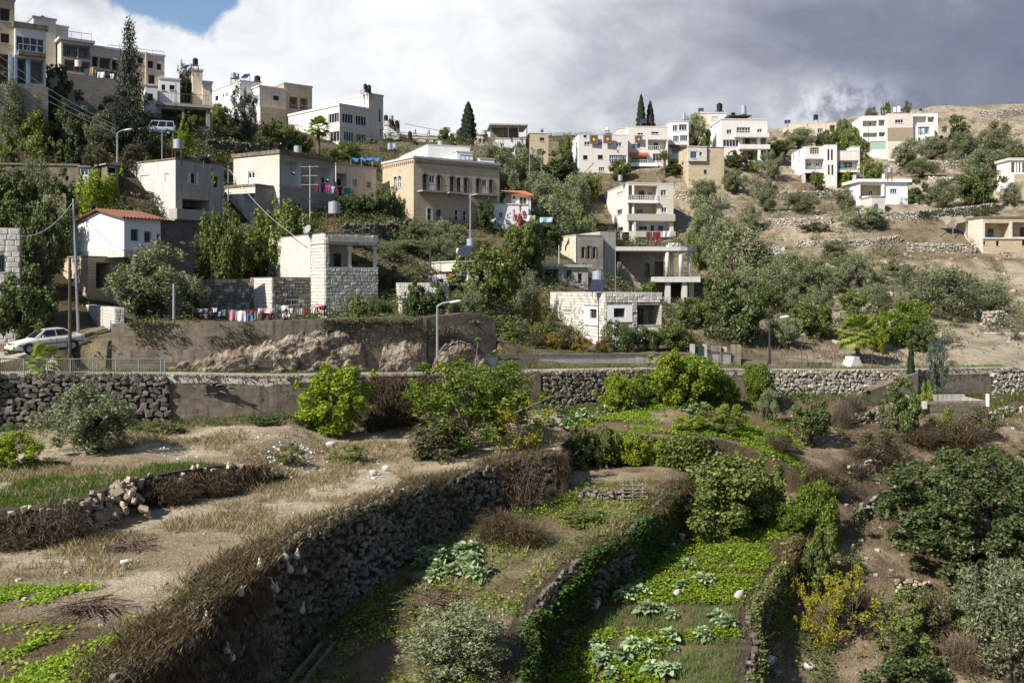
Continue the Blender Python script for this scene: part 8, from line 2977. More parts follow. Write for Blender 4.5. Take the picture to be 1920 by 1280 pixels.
DISH = [(Z1,292,125,46,114,'dish_dark','black dish on the banded stone storey'),(Z1,1365,1066,84,97,'dish_dark','large black dish on the grey concrete house'),(Z2,500,625,74,107,'dish_dark','large black dish on the stone house with loggias'),
  (Z2,1066,258,42,160,'dish_grey','pale dish on the stair tower'),(Z2,1420,602,42,140,'dish_dark','dark dish behind the mansion parapet'),(Z2,1668,612,46,140,'dish_dark','dark dish on the white parapet'),
  (Z7,770,108,66,88,'dish_grey','big grey dish on the loggia house roof'),(Z3,605,326,46,139,'dish_dark','dark dish in front of the cypress'),(Z4,1190,194,32,212,'dish_dark','dark dish on the balcony villa roof'),
  (Z2,600,806,24,105.5,'dish_dark','small black dish inside the plaster loggia'),(Z2,826,855,28,103,'dish_dark','small black dish above the balcony washing'),(Z5,1018,165,22,236,'dish_dark','dark dish on the long villa'),(Z3,1195,235,22,178,'dish_dark','dark dish on the tan stone cube')]
for z_,x,y,w_,d_,mt,lab in DISH:
 dish(lab,z_[0] + x / z_[2],z_[1] + y / z_[2],d_,w_ / z_[2],(-0.75,-1,0.55) if mt == 'dish_grey' else (0.35,0.55,0.8),mt)
for z_,x,y,w_,d_,lab in ((Z2,287,176,50,170,'boxy solar heater on the white skyline house'),(Z8,1215,478,90,88,'solar heater panel on the whitewashed stone house'),(Z4,590,262,50,203,'solar heater on the pale stepped house'),(Z8,420,268,90,95,'black solar panel on the porch house roof'),
        (Z5,895,178,28,236,'solar heater on the long villa'),(Z5,130,262,40,252,'solar heater on the skyline cream house'),(Z4,975,180,36,230,'solar heater on the high beige house'),(Z1,1240,465,40,128,'solar heater on the stair turret')):
 solar(lab,z_[0] + x / z_[2],z_[1] + y / z_[2],d_,w_ / z_[2])
street_lamp('street lamp beside the square shouldered rock',820,568,697,69.5,1.0)
street_lamp('dark street lamp pole right of the gateway',1443,596,688,84.0,0.9,'frame_dark')
street_lamp('street lamp pole on the shaded slope',220,246,310,99.0,0.9)
mast('utility_pole','tall pale metal utility pole in front of the white gable house',147,372,612,68.0,0.10,'pole_metal',0,'utility pole',lean=-0.4)
mast('utility_pole','dark wooden pole behind the road railing',131,482,697,60.8,0.12,'pole_wood',0,'utility pole')
mast('utility_pole','grey metal pole in front of the retaining wall',326,532,697,63.0,0.11,'pole_metal',0,'utility pole')
mast('utility_pole','pole with a green transformer head beside the stone mansion',882,362,482,106.0,0.11,'pole_metal',1,'utility pole')
mast('utility_pole','wooden pole above the porch house',807,432,530,96.0,0.09,'pole_wood',1,'utility pole')
mast('utility_pole','metal pole beside the weathered concrete house',428,310,408,99.0,0.07,'pole_metal',0,'utility pole')
mast('television_antenna','tall television antenna above the water tank stand',581,310,440,96.0,0.04,'rail_white',3)
mast('television_antenna','thin antenna in front of the portico',1154,430,552,100.0,0.035,'pole_metal',2)
mast('television_antenna','white mast on the square stone house',1048,460,512,118.0,0.05,'tank_white',0)
for i,(px,a_,c_,d_,lab) in enumerate(((943,245,318,150,'pole below the open flat roofed room'),(993,262,318,150,'lamp pole above the hillside wall'),(1015,280,318,151,'short pole above the hillside wall'),(1628,228,292,224,'pole left of the mint garage door'),(1663,278,338,190,'pole on the stony bank under the villa'),
          (1787,295,342,190,'pole between the upper olives'),(1844,333,388,176,'pole in front of the black green carob'),(1799,220,252,230,'pole on the brown upper slope'),(304,238,300,99,'thin mast on the grey concrete house'),(330,155,235,122,'pale mast in front of the portico villa'),
          (1406,250,240,225,'mast on the skyline'),(1619,312,345,196,'short pole beside the stilted villa'),(510,225,275,145,'mast beside the hedge'),(536,240,285,140,'mast below the modern building'),(1122,558,655,85.5,'rusty pole against the whitewashed stone house'),(130,274,312,96,'globe lamp post above the old retaining wall'))):
 if c_ > a_:
  mast('pole',lab,px,a_,c_,d_,0.06,'rust' if 'rusty' in lab else ('pole_wood' if i % 3 == 0 else 'pole_metal'),1 if i in (0,3) else 0,'pole','thin poles')
tp = P(217,236,99.0)
for i in range(3):
 cable(f'white overhead cable crossing the upper slope, {ORD[i]} from the top',P(-60,62 + i * 18,92),(tp.x,tp.y,tp.z - 0.35 * i),0.5,0.03,'wire')
cable('pale cable from the metal utility pole to the pale block house',P(139,376,68),P(38,443,66),0.7,0.03)
cable('white cable from the concrete house to the loggia house roof',P(430,318,99),P(556,445,88),0.6,0.03)
cable('cable from the utility pole across the white gable',P(139,380,68),P(234,470,76),0.5,0.02,'wire_dark')
cable('thin cable from the antenna to the loggia house',P(581,372,96),P(548,438,90),0.2,0.02,'wire_dark')
cable('cable across the front of the silvery olive',P(131,540,60.8),P(326,542,63),0.4,0.02,'wire_dark')
cable('skyline cable left of the carpet house',P(760,232,176),P(1090,252,196),1.5,0.04,'wire_dark')
cable('second skyline cable left of the carpet house',P(700,240,176),P(1080,262,192),1.0,0.04,'wire_dark')

# ------------------------------------------------------------------ cloth
CL = dict(navy=(0.02,0.025,0.06),white=(0.72,0.72,0.74),lblue=(0.36,0.50,0.58),pink=(0.58,0.25,0.29),lilac=(0.45,0.40,0.52),blue=(0.08,0.17,0.33),red=(0.42,0.03,0.05),grey=(0.22,0.22,0.24),brown=(0.11,0.065,0.05),
   green=(0.03,0.30,0.13),teal=(0.03,0.33,0.33),black=(0.015,0.015,0.017),magenta=(0.50,0.04,0.22),orange=(0.62,0.20,0.03),yellow=(0.55,0.38,0.06),maroon=(0.16,0.02,0.03),rose=(0.66,0.42,0.44))
for k_,c_ in CL.items():
 plain('cloth_' + k_,c_,0.18,5.0,0.95,bump=0.4,bscale=6)

def garment(label,px0,py0,px1,py1,d,col,shape='towel',group='washing on the lines',name='garment',cat='garment'):
 w = (px1 - px0) * d / F
 hh = (py1 - py0) * d / F
 c = P((px0 + px1) / 2,py0,d)
 n,m_ = 9,8
 r = random.Random(px0 * 13 + py0)
 ph,am = r.uniform(0,6),w * 0.06 + 0.02
 mb = MB()
 def pt(i,j,back):
  u,v = i / (n - 1) - 0.5,j / (m_ - 1)
  ww = w
  if shape == 'shirt':
   ww = w if v < 0.34 else w * 0.62
  elif shape == 'trousers' and v > 0.3:
   pass
  x = u * ww
  y = am * math.sin(u * 9 + ph + v) * (0.3 + v) + back
  z = -hh * v - 0.03 * abs(math.sin(u * math.pi * 2)) * (1 - v) + 0.04 * hh * math.sin(u * 4 + ph) * v
  return (x,y,z)
 for back in (0.0,0.03):
  for i in range(n - 1):
   if shape == 'trousers' and i == (n - 1) // 2:
    pass
   for j in range(m_ - 1):
    if shape == 'trousers' and j > 2 and i in ((n - 1) // 2 - 1,(n - 1) // 2):
     continue
    mb.quad(pt(i,j,back),pt(i + 1,j,back),pt(i + 1,j + 1,back),pt(i,j + 1,back))
 o = thing(name,label,cat,c,r.uniform(-0.25,0.25),group)
 mb.build('cloth',MAT['cloth_' + col],o,True)
 for s_ in (-0.4,0.4):
  MB().box(s_ * w - 0.012,s_ * w + 0.012,-0.02,0.05,-0.06,0.04).build('clothes_peg',MAT['wood_old'],o)
 return o

ZL = (360,530,6.857)
G1 = [(25,330,78,392,'navy','shirt'),(80,332,134,378,'white','towel'),(100,398,138,456,'maroon','shirt'),(140,332,212,385,'lblue','shirt'),(214,358,256,418,'pink','shirt'),(150,395,205,455,'rose','shirt'),(258,320,326,376,'white','shirt'),(328,366,376,432,'lilac','shirt'),
  (380,340,442,424,'lblue','shirt'),(464,346,562,486,'pink','towel'),(565,355,688,492,'white','towel'),(692,362,784,496,'blue','trousers'),(712,352,792,392,'red','towel'),(792,360,862,472,'grey','shirt'),(866,372,1000,496,'brown','towel'),(850,326,1058,392,'rose','towel'),(1005,380,1062,470,'navy','trousers'),(1064,380,1105,420,'rose','shirt')]
G2 = [(1052,280,1112,346,'green','shirt'),(1114,290,1240,350,'white','towel'),(1200,338,1246,422,'white','trousers'),(1250,325,1300,390,'white','shirt'),(1308,330,1366,400,'grey','shirt'),(1368,326,1422,412,'lilac','shirt'),(1424,326,1470,400,'red','shirt'),(1472,332,1520,406,'brown','shirt'),
  (1520,316,1590,392,'white','shirt'),(1594,305,1636,378,'red','shirt'),(1638,295,1688,356,'red','towel'),(1690,285,1742,426,'navy','trousers')]
CN = dict(navy='navy blue',lblue='light blue',magenta='bright pink',rose='pale pink',white='white')
for G_,dd,where in ((G1,70.0,'on the clothes line below the first black annex'),(G2,72.0,'on the clothes line below the barred window')):
 for i,(x0,y0,x1,y1,c_,s_) in enumerate(G_):
  f_ = T(ZL,x0,y0,x1,y1)
  garment(f'{CN.get(c_, c_)} {s_}, {ORD[i]} item {where}',*f_,dd + 0.1 * (i % 3),c_,s_)
for i,(z_,x0,y0,x1,y1,d_,c_,s_,lab) in enumerate((
  (Z2,752,858,786,925,103,'maroon','shirt','dark red shirt on the loggia balcony'),(Z2,790,860,817,902,103,'black','shirt','black shirt on the loggia balcony'),(Z2,820,878,852,922,103,'magenta','shirt','bright pink shirt on the loggia balcony'),
  (Z2,856,885,880,930,103,'lilac','shirt','lilac shirt at the end of the loggia balcony'),(Z2,897,888,935,948,115,'red','shirt','red shirt under the beige wing recess'),(Z2,938,897,985,980,115,'teal','towel','large teal towel under the beige wing recess'),(Z2,986,905,1006,952,115,'lilac','shirt','pale shirt beside the teal towel'),
  (Z5,1002,288,1020,320,229,'lblue','shirt','light blue shirt drying in the long villa loggia'),(Z5,1024,288,1044,318,229,'white','towel','white towel drying in the long villa loggia'),(Z5,1048,288,1070,318,229,'blue','shirt','blue shirt drying in the long villa loggia'),
  (Z1,560,458,590,505,111.5,'white','towel','white cloth under the terrace house veranda'),(Z1,603,450,622,500,111.5,'yellow','towel','yellow cloth under the terrace house veranda'),(Z1,625,470,645,512,111.5,'blue','shirt','blue shirt under the arcade'),(Z1,650,480,698,520,111.5,'white','towel','white sheet under the arcade'),(Z1,702,488,728,522,111.5,'navy','shirt','navy shirt under the arcade'),
  (Z1,730,492,765,525,111.5,'white','shirt','white shirt under the arcade beside the conifer'),(Z4,450,978,496,1045,167,'brown','towel','brown rug under the four storey building'),(Z4,610,975,650,1060,167,'brown','towel','dark brown rug over the lowest balcony'),(Z4,655,975,705,1062,167,'maroon','towel','deep red rug over the lowest balcony'),
  (Z4,722,970,770,1008,167,'white','towel','white towel over the lowest balcony'),(Z2,310,305,324,338,163,'orange','towel','orange cloth on the white skyline house'),(Z2,326,290,372,335,163,'white','towel','white washing on the skyline house balcony'),(Z8,325,362,345,405,90,'orange','towel','orange cloth hanging by the porch where people sit'),
  (Z3,1010,790,1075,825,121,'white','towel','sagging white sheet below the orange roof'),(Z3,1078,795,1150,832,121,'white','towel','second sagging white sheet below the orange roof'),(Z3,1180,808,1265,842,124,'lblue','towel','pale sheet edged in black beside the white sheets'))):
 garment(lab,*T(z_,x0,y0,x1,y1),d_,c_,s_)

def carpet(label,z_,x0,y0,x1,y1,d):
 px0,py0,px1,py1 = T(z_,x0,y0,x1,y1)
 w,hh = (px1 - px0) * d / F,(py1 - py0) * d / F
 c = P((px0 + px1) / 2,py1,d)
 o = thing('carpet',label,'carpet',c,0,'carpets hung out to air')
 MB().box(-w / 2,w / 2,0,0.04,0,hh).build('field',MAT['cloth_brown'],o)
 mb = MB()
 for a,b_,e,f_ in ((-0.44,-0.36,0.05,0.95),(0.36,0.44,0.05,0.95),(-0.36,0.36,0.05,0.11),(-0.36,0.36,0.89,0.95)):
  mb.box(a * w,b_ * w,-0.012,-0.002,e * hh,f_ * hh)
 mb.build('border',MAT['cloth_grey'],o)
 mb = MB()
 mb.poly([(0,-0.012,hh * 0.28),(w * 0.22,-0.012,hh * 0.5),(0,-0.012,hh * 0.72),(-w * 0.22,-0.012,hh * 0.5)])
 mb.build('medallion',MAT['cloth_yellow'],o)

carpet('patterned brown carpet hung on the white house, the first',Z4,233,330,290,392,194.7)
carpet('patterned brown carpet hung on the white house, the second',Z4,325,328,382,388,194.7)
carpet('patterned carpet hung on the stepped pale house',Z4,535,335,585,385,198.6)

# tarpaulins
def tarp(label,z_,x0,y0,x1,y1,d,mat,sag=0.4,depth=3.0):
 px0,py0,px1,py1 = T(z_,x0,y0,x1,y1)
 c = P((px0 + px1) / 2,py1,d)
 w,hh = (px1 - px0) * d / F,(py1 - py0) * d / F
 o = thing('tarpaulin',label,'tarpaulin',c)
 n,m_ = 17,9
 V = []
 for j in range(m_):
  for i in range(n):
   u,v = i / (n - 1),j / (m_ - 1)
   drop = hh * (1 - 0.55 * (1 - v)) if j == 0 else hh
   z = hh * (0.62 + 0.38 * min(1,v * 2.2)) - sag * math.sin(u * math.pi * 3) ** 2 * (1 - v * 0.6)
   V.append((-w / 2 + w * u,v * depth,z + 0.15 * math.sin(i * 1.7 + j)))
 f = [(j * n + i,j * n + i + 1,(j + 1) * n + i + 1,(j + 1) * n + i) for j in range(m_ - 1) for i in range(n - 1)]
 me = np_mesh('sheet',np.array(V),np.array(f),MAT[mat],True)
 link('sheet',me,o)
 for sx_ in (-1,-0.3,0.4,1):
  MB().box(sx_ * w / 2 - 0.05,sx_ * w / 2 + 0.05,0.1,0.2,-1.0,hh * 0.55).build('post',MAT['wood_old'],o)

tarp('sagging pale canvas tarpaulin beside the veranda house',Z5,1148,868,1398,960,154,'tarp',0.5)
tarp('blue plastic tarpaulin over the roof edge beside the mansion',Z2,985,690,1190,735,138,'tarp_blue',0.25,2.0)

# ------------------------------------------------------------------ vehicles
def car(label,loc,heading,paint='car_white',tall=1.0,van=False,cat='car',name='parked_car',plate='plate_yellow'):
 root = thing(name,label,cat,loc,heading)
 secs = [(2.12,0.66,0.36,0.60),(2.05,0.76,0.27,0.68),(1.75,0.81,0.22,0.76),(1.2,0.83,0.20,0.83),(0.85,0.835,0.20,0.88),(-0.3,0.84,0.20,0.91),(-1.3,0.835,0.20,0.93),(-1.75,0.82,0.22,0.93),(-2.05,0.78,0.28,0.90),(-2.13,0.70,0.38,0.80)]
 V,n = [],12
 for x,w,z0,z1 in secs:
  ring = [(0.0,z0),(w * 0.85,z0),(w * 0.97,z0 + 0.1),(w,(z0 + z1) / 2),(w * 0.985,z1 - 0.14),(w * 0.93,z1 - 0.03),(0.0,z1 + 0.035)]
  ring = ring + [(-a,c) for a,c in ring[-2:0:-1]]
  V += [(x,a,c) for a,c in ring]
 n = len(ring)
 mb = MB()
 mb.v = V
 for j in range(len(secs) - 1):
  for k_ in range(n):
   k2 = (k_ + 1) % n
   mb.f.append((j * n + k_,(j + 1) * n + k_,(j + 1) * n + k2,j * n + k2))
 mb.f.append(tuple(range(n)))
 mb.f.append(tuple((len(secs) - 1) * n + k_ for k_ in range(n - 1,-1,-1)))
 mb.build('body',MAT[paint],root,True)
 zt = 1.36 * tall
 xf,xr0,xr1,xb_ = (0.95,0.25,-0.85,-1.55) if not van else (1.15,0.55,-1.85,-2.02)
 wb,wt = 0.77,0.60 if not van else 0.66
 zb0,zb1 = 0.86,0.92
 A = lambda s: [(xf,s * wb,zb0),(xr0,s * wt,zt),(xr1,s * wt,zt),(xb_,s * wb,zb1)]
 L_,R_ = A(1),A(-1)
 mb = MB()
 mb.quad(L_[1],R_[1],R_[2],L_[2])
 for a,b_ in ((0,1),(2,3)):
  mb.quad(L_[a],R_[a],R_[b_],L_[b_])
 mb.poly(L_[::-1])
 mb.poly(R_)
 mb.build('cabin',MAT[paint],root)
 def lerp_q(P4,u0,u1,v0,v1,o):
  p = [Vector(x) for x in P4]
  f_ = lambda u,v: (p[0].lerp(p[1],u)).lerp(p[3].lerp(p[2],u),v)
  nn = (p[1] - p[0]).cross(p[3] - p[0]).normalized() * o
  return [f_(u0,v0) + nn,f_(u1,v0) + nn,f_(u1,v1) + nn,f_(u0,v1) + nn]
 MB().quad(*lerp_q([R_[0],L_[0],L_[1],R_[1]],0.06,0.94,0.06,0.92,0.012)).build('windscreen',MAT['glass'],root)
 MB().quad(*lerp_q([L_[3],R_[3],R_[2],L_[2]],0.06,0.94,0.08,0.92,0.012)).build('rear_window',MAT['glass'],root)
 for s,side in ((1,L_),(-1,R_)):
  base = [side[3],side[0],side[1],side[2]]
  cuts = ((0.08,0.46),(0.5,0.90)) if not van else ((0.04,0.30),(0.34,0.62),(0.66,0.94))
  for (u0,u1) in cuts:
   q4 = lerp_q(base,u0,u1,0.12,0.86,0.014 if s < 0 else -0.014)
   MB().quad(*q4).build('side_window',MAT['glass'],root)
  MB().box(0.35,0.5,s * 0.86,s * 0.97,0.9,1.02).build('wing_mirror',MAT[paint],root)
  MB().box(-1.95,1.95,s * 0.842 - 0.012,s * 0.842 + 0.012,0.50,0.55).build('side_moulding',MAT['frame_dark'],root)
  for xd in (0.72,-0.32,-1.15):
   MB().box(xd - 0.006,xd + 0.006,s * 0.838 - 0.006,s * 0.838 + 0.006,0.3,0.86).build('door_gap',MAT['void'],root)
  for xh in (0.05,-1.0):
   MB().box(xh - 0.08,xh + 0.08,s * 0.845,s * 0.865,0.74,0.78).build('door_handle',MAT['frame_dark'],root)
  for xw in (1.28,-1.28):
   wl_ = MB().lathe([(0.16,-0.1),(0.26,-0.1),(0.30,-0.07),(0.30,0.07),(0.26,0.1),(0.16,0.1)],20).build('wheel',MAT['tyre'],root,False)
   wl_.matrix_basis = Matrix.Translation((xw,s * 0.755,0.30)) @ Matrix.Rotation(math.pi / 2,4,'X')
   MB().lathe([(0.02,-0.115),(0.10,-0.112),(0.17,-0.108),(0.175,-0.06),(0.175,0.06),(0.17,0.108),(0.10,0.112),(0.02,0.115)],16).build('rim',MAT['galvanised'],wl_,False)
   ar = MB()
   for k_ in range(10):
    a0,a1 = math.pi * k_ / 10,math.pi * (k_ + 1) / 10
    ar.quad(*[(xw + rr_ * math.cos(a),s * 0.846,0.30 + rr_ * math.sin(a)) for rr_,a in ((0.31,a0),(0.37,a0),(0.37,a1),(0.31,a1))])
   ar.build('wheel_arch',MAT['void'],root)
  MB().box(2.0,2.115,s * 0.40,s * 0.70,0.56,0.68).build('headlight',MAT['headlight'],root)
  MB().box(-2.125,-2.02,s * 0.45,s * 0.72,0.66,0.80).build('tail_light',MAT['cloth_red'],root)
 MB().box(2.06,2.125,-0.36,0.36,0.57,0.66).build('grille',MAT['frame_dark'],root)
 MB().box(2.02,2.20,-0.74,0.74,0.34,0.50).build('bumper',MAT[paint],root)
 MB().box(-2.20,-2.02,-0.74,0.74,0.38,0.54).build('bumper',MAT[paint],root)
 MB().box(2.202,2.215,-0.26,0.26,0.37,0.48).build('number_plate',MAT[plate],root)
 return root

c0 = P(88,655,61.5)
cr = car('white sedan parked on the ramp with a yellow number plate',(c0.x,c0.y,gz(c0.x,c0.y) + 0.05),R(224))
cr.scale = (1.0,1.0,1.05)
cr.rotation_euler[1] = R(3)
c1 = P(-38,700,59.6)
car('white car half out of frame behind the road railing',(c1.x,float(yfront(c1.x)) + 1.6,float(zroad(c1.x)) + 0.05),R(4))
c2 = P(294,256,118.0)
car('silver van parked below the portico villa',(c2.x,c2.y,gz(c2.x,c2.y) + 0.05),R(200),'car_silver',1.25,True,'van','parked_van')
c3 = P(1576,267,237.0)
car('distant white car parked behind the villa on stilts',(c3.x,c3.y,gz(c3.x,c3.y) + 0.3),R(10))
# apron so the sedan stands on a paved ramp
xs = np.linspace(c0.x - 9,c0.x + 1.3,16)
ys = np.linspace(c0.y - 1.8,c0.y + 2.6,8)
X,Y = np.meshgrid(xs,ys)
Zr = ground_z(X,Y) + 0.035
gi = np.arange(X.size).reshape(X.shape)
tag(link('driveway',np_mesh('driveway',np.stack([X,Y,Zr],2).reshape(-1,3),np.stack([gi[:-1,:-1],gi[:-1,1:],gi[1:,1:],gi[1:,:-1]],2).reshape(-1,4),MAT['road_dust'],True)),kind='structure')

# ------------------------------------------------------------------ people
def skin_mesh(name,joints,edges,mat,parent,root=0):
 me = bpy.data.meshes.new(name)
 me.from_pydata([j[0] for j in joints],edges,[])
 o = link(name,me,parent,MAT[mat])
 m_ = o.modifiers.new('Skin','SKIN')
 for i,j in enumerate(joints):
  sv = me.skin_vertices[0].data[i]
  sv.radius = (j[1],j[1])
  sv.use_root = i == root
 o.modifiers.new('Subdivision','SUBSURF').levels = 1
 o.modifiers['Subdivision'].render_levels = 2
 return o

def person(label,loc,rz,pose,top,bottom,hair=True):
 root = thing('person',label,'person',loc,rz)
 if pose == 'sit':
  J = [((0,0,0.10),.13),((0,.02,.33),.13),((0,.02,.52),.14),((0,0,.62),.06),((0,-.02,.70),.065),((0,-.03,.80),.095),((.11,-.02,.08),.09),((.13,-.42,.08),.07),((.13,-.44,-.36),.045),((.13,-.54,-.40),.035),
    ((-.11,-.02,.08),.09),((-.13,-.42,.08),.07),((-.13,-.44,-.36),.045),((-.13,-.54,-.40),.035),((.19,0,.52),.06),((.25,-.08,.28),.045),((.18,-.28,.18),.035),((-.19,0,.52),.06),((-.25,-.08,.28),.045),((-.18,-.28,.18),.035)]
 elif pose == 'stand':
  J = [((0,0,.92),.13),((0,.0,1.12),.125),((0,0,1.36),.14),((0,0,1.47),.06),((0,-.01,1.54),.065),((0,-.02,1.64),.095),((.10,0,.86),.09),((.11,-.02,.48),.06),((.11,0,.08),.04),((.12,-.13,.04),.035),
    ((-.10,0,.86),.09),((-.11,-.02,.48),.06),((-.11,0,.08),.04),((-.12,-.13,.04),.035),((.19,0,1.37),.06),((.25,.02,1.10),.045),((.24,-.1,.86),.035),((-.19,0,1.37),.06),((-.25,.02,1.10),.045),((-.24,-.1,.86),.035)]
 else:                                   # crouching, arms forward
  J = [((0,.05,.25),.13),((0,-.04,.45),.13),((0,-.12,.62),.14),((0,-.16,.72),.06),((0,-.19,.78),.065),((0,-.22,.87),.095),((.11,0,.25),.09),((.14,-.36,.42),.07),((.13,-.22,.06),.045),((.13,-.34,.04),.035),
    ((-.11,0,.25),.09),((-.14,-.36,.42),.07),((-.13,-.22,.06),.045),((-.13,-.34,.04),.035),((.19,-.12,.62),.06),((.24,-.32,.46),.045),((.14,-.5,.34),.035),((-.19,-.12,.62),.06),((-.24,-.32,.46),.045),((-.14,-.5,.34),.035)]
 E = [(0,1),(1,2),(2,3),(3,4),(4,5),(0,6),(6,7),(7,8),(8,9),(0,10),(10,11),(11,12),(12,13),(2,14),(14,15),(15,16),(2,17),(17,18),(18,19)]
 skin_mesh('body',J,E,'skin',root)
 grow = 0.018
 sub = [0,1,2,14,15,17,18]
 JJ = [(J[i][0],J[i][1] + grow) for i in sub]
 skin_mesh('shirt',JJ,[(0,1),(1,2),(2,3),(3,4),(2,5),(5,6)],'cloth_' + top,root)
 sub = [0,6,7,8,10,11,12]
 JJ = [(J[i][0],J[i][1] + grow * 0.9) for i in sub]
 skin_mesh('trousers',JJ,[(0,1),(1,2),(2,3),(0,4),(4,5),(5,6)],'cloth_' + bottom,root)
 hd = Vector(J[5][0])
 mb = MB().lathe([(0.02,0.125),(0.07,0.11),(0.105,0.05),(0.108,0.0),(0.095,-0.05)],12,(hd.x,hd.y + 0.018,hd.z + 0.01))
 mb.build('hair',MAT['hair'],root,True)
 return root

pt = P(808,532,89.3)
person('person in dark blue standing on the porch terrace',(pt.x,pt.y + 0.9,pt.z - 0.35),0.3,'stand','navy','navy')
person('person in a grey shirt sitting between the other two on the terrace',(P(816,531,89.3).x,89.45,P(816,528,89.3).z),-0.1,'sit','grey','blue')
person('person in a white shirt sitting on the terrace edge',(P(825,531,89.3).x,89.4,P(825,527,89.3).z),0.2,'sit','white','black')
pt = P(536,600,69.0)
person('person in a white top crouching under the clothes line',(pt.x,pt.y,P(536,606,69.0).z),0.3,'crouch','white','black')
# plastic chair on the terrace
ch = thing('plastic_chair','white plastic chair beside the seated person','chair',(P(833,531,90).x,90.2,P(833,532,89.8).z),0.4)
MB().box(-0.22,0.22,-0.22,0.22,0.42,0.46).build('seat',MAT['tank_white'],ch)
MB().box(-0.22,0.22,0.2,0.24,0.47,0.88).build('backrest',MAT['tank_white'],ch)
for sx_ in (-1,1):
 for sy_ in (-1,1):
  MB().box(sx_ * 0.19 - 0.02,sx_ * 0.19 + 0.02,sy_ * 0.19 - 0.02,sy_ * 0.19 + 0.02,0,0.418).build('leg',MAT['tank_white'],ch)
# clothes line posts and lines
for i,(a,c_,d_) in enumerate((((362,577),(516,577),70.1),((512,571),(617,570),72.1))):
 pa,pb = P(*a,d_),P(*c_,d_)
 cable(f'clothes line wire, {ORD[i]} of two above the retaining wall',pa,pb,0.08,0.008,'wire_dark',group='clothes lines')
 for j,p in enumerate((pa,pb)):
  o = thing('clothes_line_post',f'thin clothes line post, {ORD[i * 2 + j]} of four above the retaining wall','post',(p.x,p.y,p.z - 1.9),0,'clothes line posts')
  MB().cyl((0,0,0),(0,0,2.0),0.03,0.03,6).build('shaft',MAT['rust'],o)
  MB().box(-0.25,0.25,-0.02,0.02,1.96,2.0).build('crossbar',MAT['rust'],o)

# ------------------------------------------------------------------ garden things
def cabbage_mesh(seed,nl=22):
 r = np.random.default_rng(seed)
 V,Fc,k_ = [],[],0
 for i in range(nl):
  t = i / nl
  a = 2.399 * i + r.uniform(-.2,.2)
  ln = (0.50 - 0.24 * t) * r.uniform(0.8,1.15)
  wd = ln * r.uniform(0.5,0.7)
  pitch = 0.15 + 1.15 * t + r.uniform(-.15,.15)
  ca,sa = math.cos(a),math.sin(a)
  g_ = []
  for j in range(4):
   u = j / 3
   rad_ = ln * u * math.cos(pitch * (1 - 0.35 * u))
   z = 0.12 + 0.16 * t + ln * u * math.sin(pitch * (1 - 0.5 * u)) - 0.12 * u * u * (1 - t)
   ww = wd * (0.12,0.75,1.0,0.35)[j] * 0.5
   for s in (-1,0,1):
    g_.append((ca * rad_ - sa * ww * s,sa * rad_ + ca * ww * s,z + (0.05 * abs(s) * (0.5 + r.random())) + r.uniform(-.012,.012)))
  V += g_
  for j in range(3):
   for s in range(2):
    Fc.append((k_ + j * 3 + s,k_ + j * 3 + s + 1,k_ + (j + 1) * 3 + s + 1,k_ + (j + 1) * 3 + s))
  k_ += 12
 return np_mesh('leaves',np.array(V),np.array(Fc),MAT['leaf_cabbage'])

CAB = [cabbage_mesh(800 + i) for i in range(5)]
STEM = MB().tube([(0,0,-0.05),(0,0,0.2)],[0.03,0.025],6).mesh('stem',MAT['leaf_onion'])

def cabbage(px,py,label,s=1.0):
 p = hit(px,py)
 o = thing('cabbage_plant',label,'cabbage',p,random.uniform(0,6),'cabbage plants in the terrace gardens')
 o.scale = (s,s,s * random.uniform(0.9,1.25))
 link('leaves',CAB[random.randrange(5)],o)
 link('stem',STEM,o)

C3 = [(1280,1002),(1297,1010),(1255,1024),(1240,1032),(1262,1040),(1288,1066),(1245,1052),(1205,1078),(1190,1092),(1186,1106),(1178,1122),(1200,1118),(1312,1096),(1330,1098),(1276,1110),(1164,1130),(1225,1146),(1240,1150),(1258,1162),(1212,1154),(1345,1166),(1366,1182),(1352,1176),
  (1116,1212),(1126,1236),(1186,1222),(1200,1232),(1214,1226),(1254,1206),(1262,1222),(1316,1200),(1322,1206),(1222,1262),(1246,1270),(1270,1262),(1146,1272),(1128,1255),(1168,1246)]
C3.sort(key=lambda a: a[1])
rows = {}
for a in C3:
 rows.setdefault(a[1] // 40,[]).append(a)
for ri,(k_,v_) in enumerate(sorted(rows.items())):
 for i,(px,py) in enumerate(sorted(v_)):
  cabbage(px,py,f'grey green cabbage, {ORD[i]} from the left in the {ORD[ri]} lush garden row',random.uniform(0.65,1.4))
C2 = [(random.uniform(775,925),random.uniform(1032,1100)) for _ in range(34)]
C2 = [a for a in C2 if abs(a[0] - 850) / 85 + abs(a[1] - 1065) / 45 < 1.25]
for i,(px,py) in enumerate(sorted(C2)):
 cabbage(px,py,f'blue green cabbage in the terrace patch, {ORD[i % 40]} counting from the wall side',random.uniform(0.7,1.4))
for i,(px,py) in enumerate(sorted(((1020,786),(1032,800),(1046,782),(1060,804),(1078,796),(1092,784),(1176,768),(1190,774),(1204,766),(1286,772),(1300,778),(1318,770),(1110,792),(1130,780)))):
 cabbage(px,py,f'pale cabbage on the upper plot, {ORD[i]} from its almond tree end',random.uniform(1.1,1.6))

def wall_point(px,py,wf,off):
 d = np.arange(20,60,0.05)
 x = (px - HX) / F * d
 s = np.sign(x - (wf(d) + off))
 i = int(np.argmax(s != s[0]))
 return Vector((float(x[i]),float(d[i]),CZ + (HY - py) / F * float(d[i])))

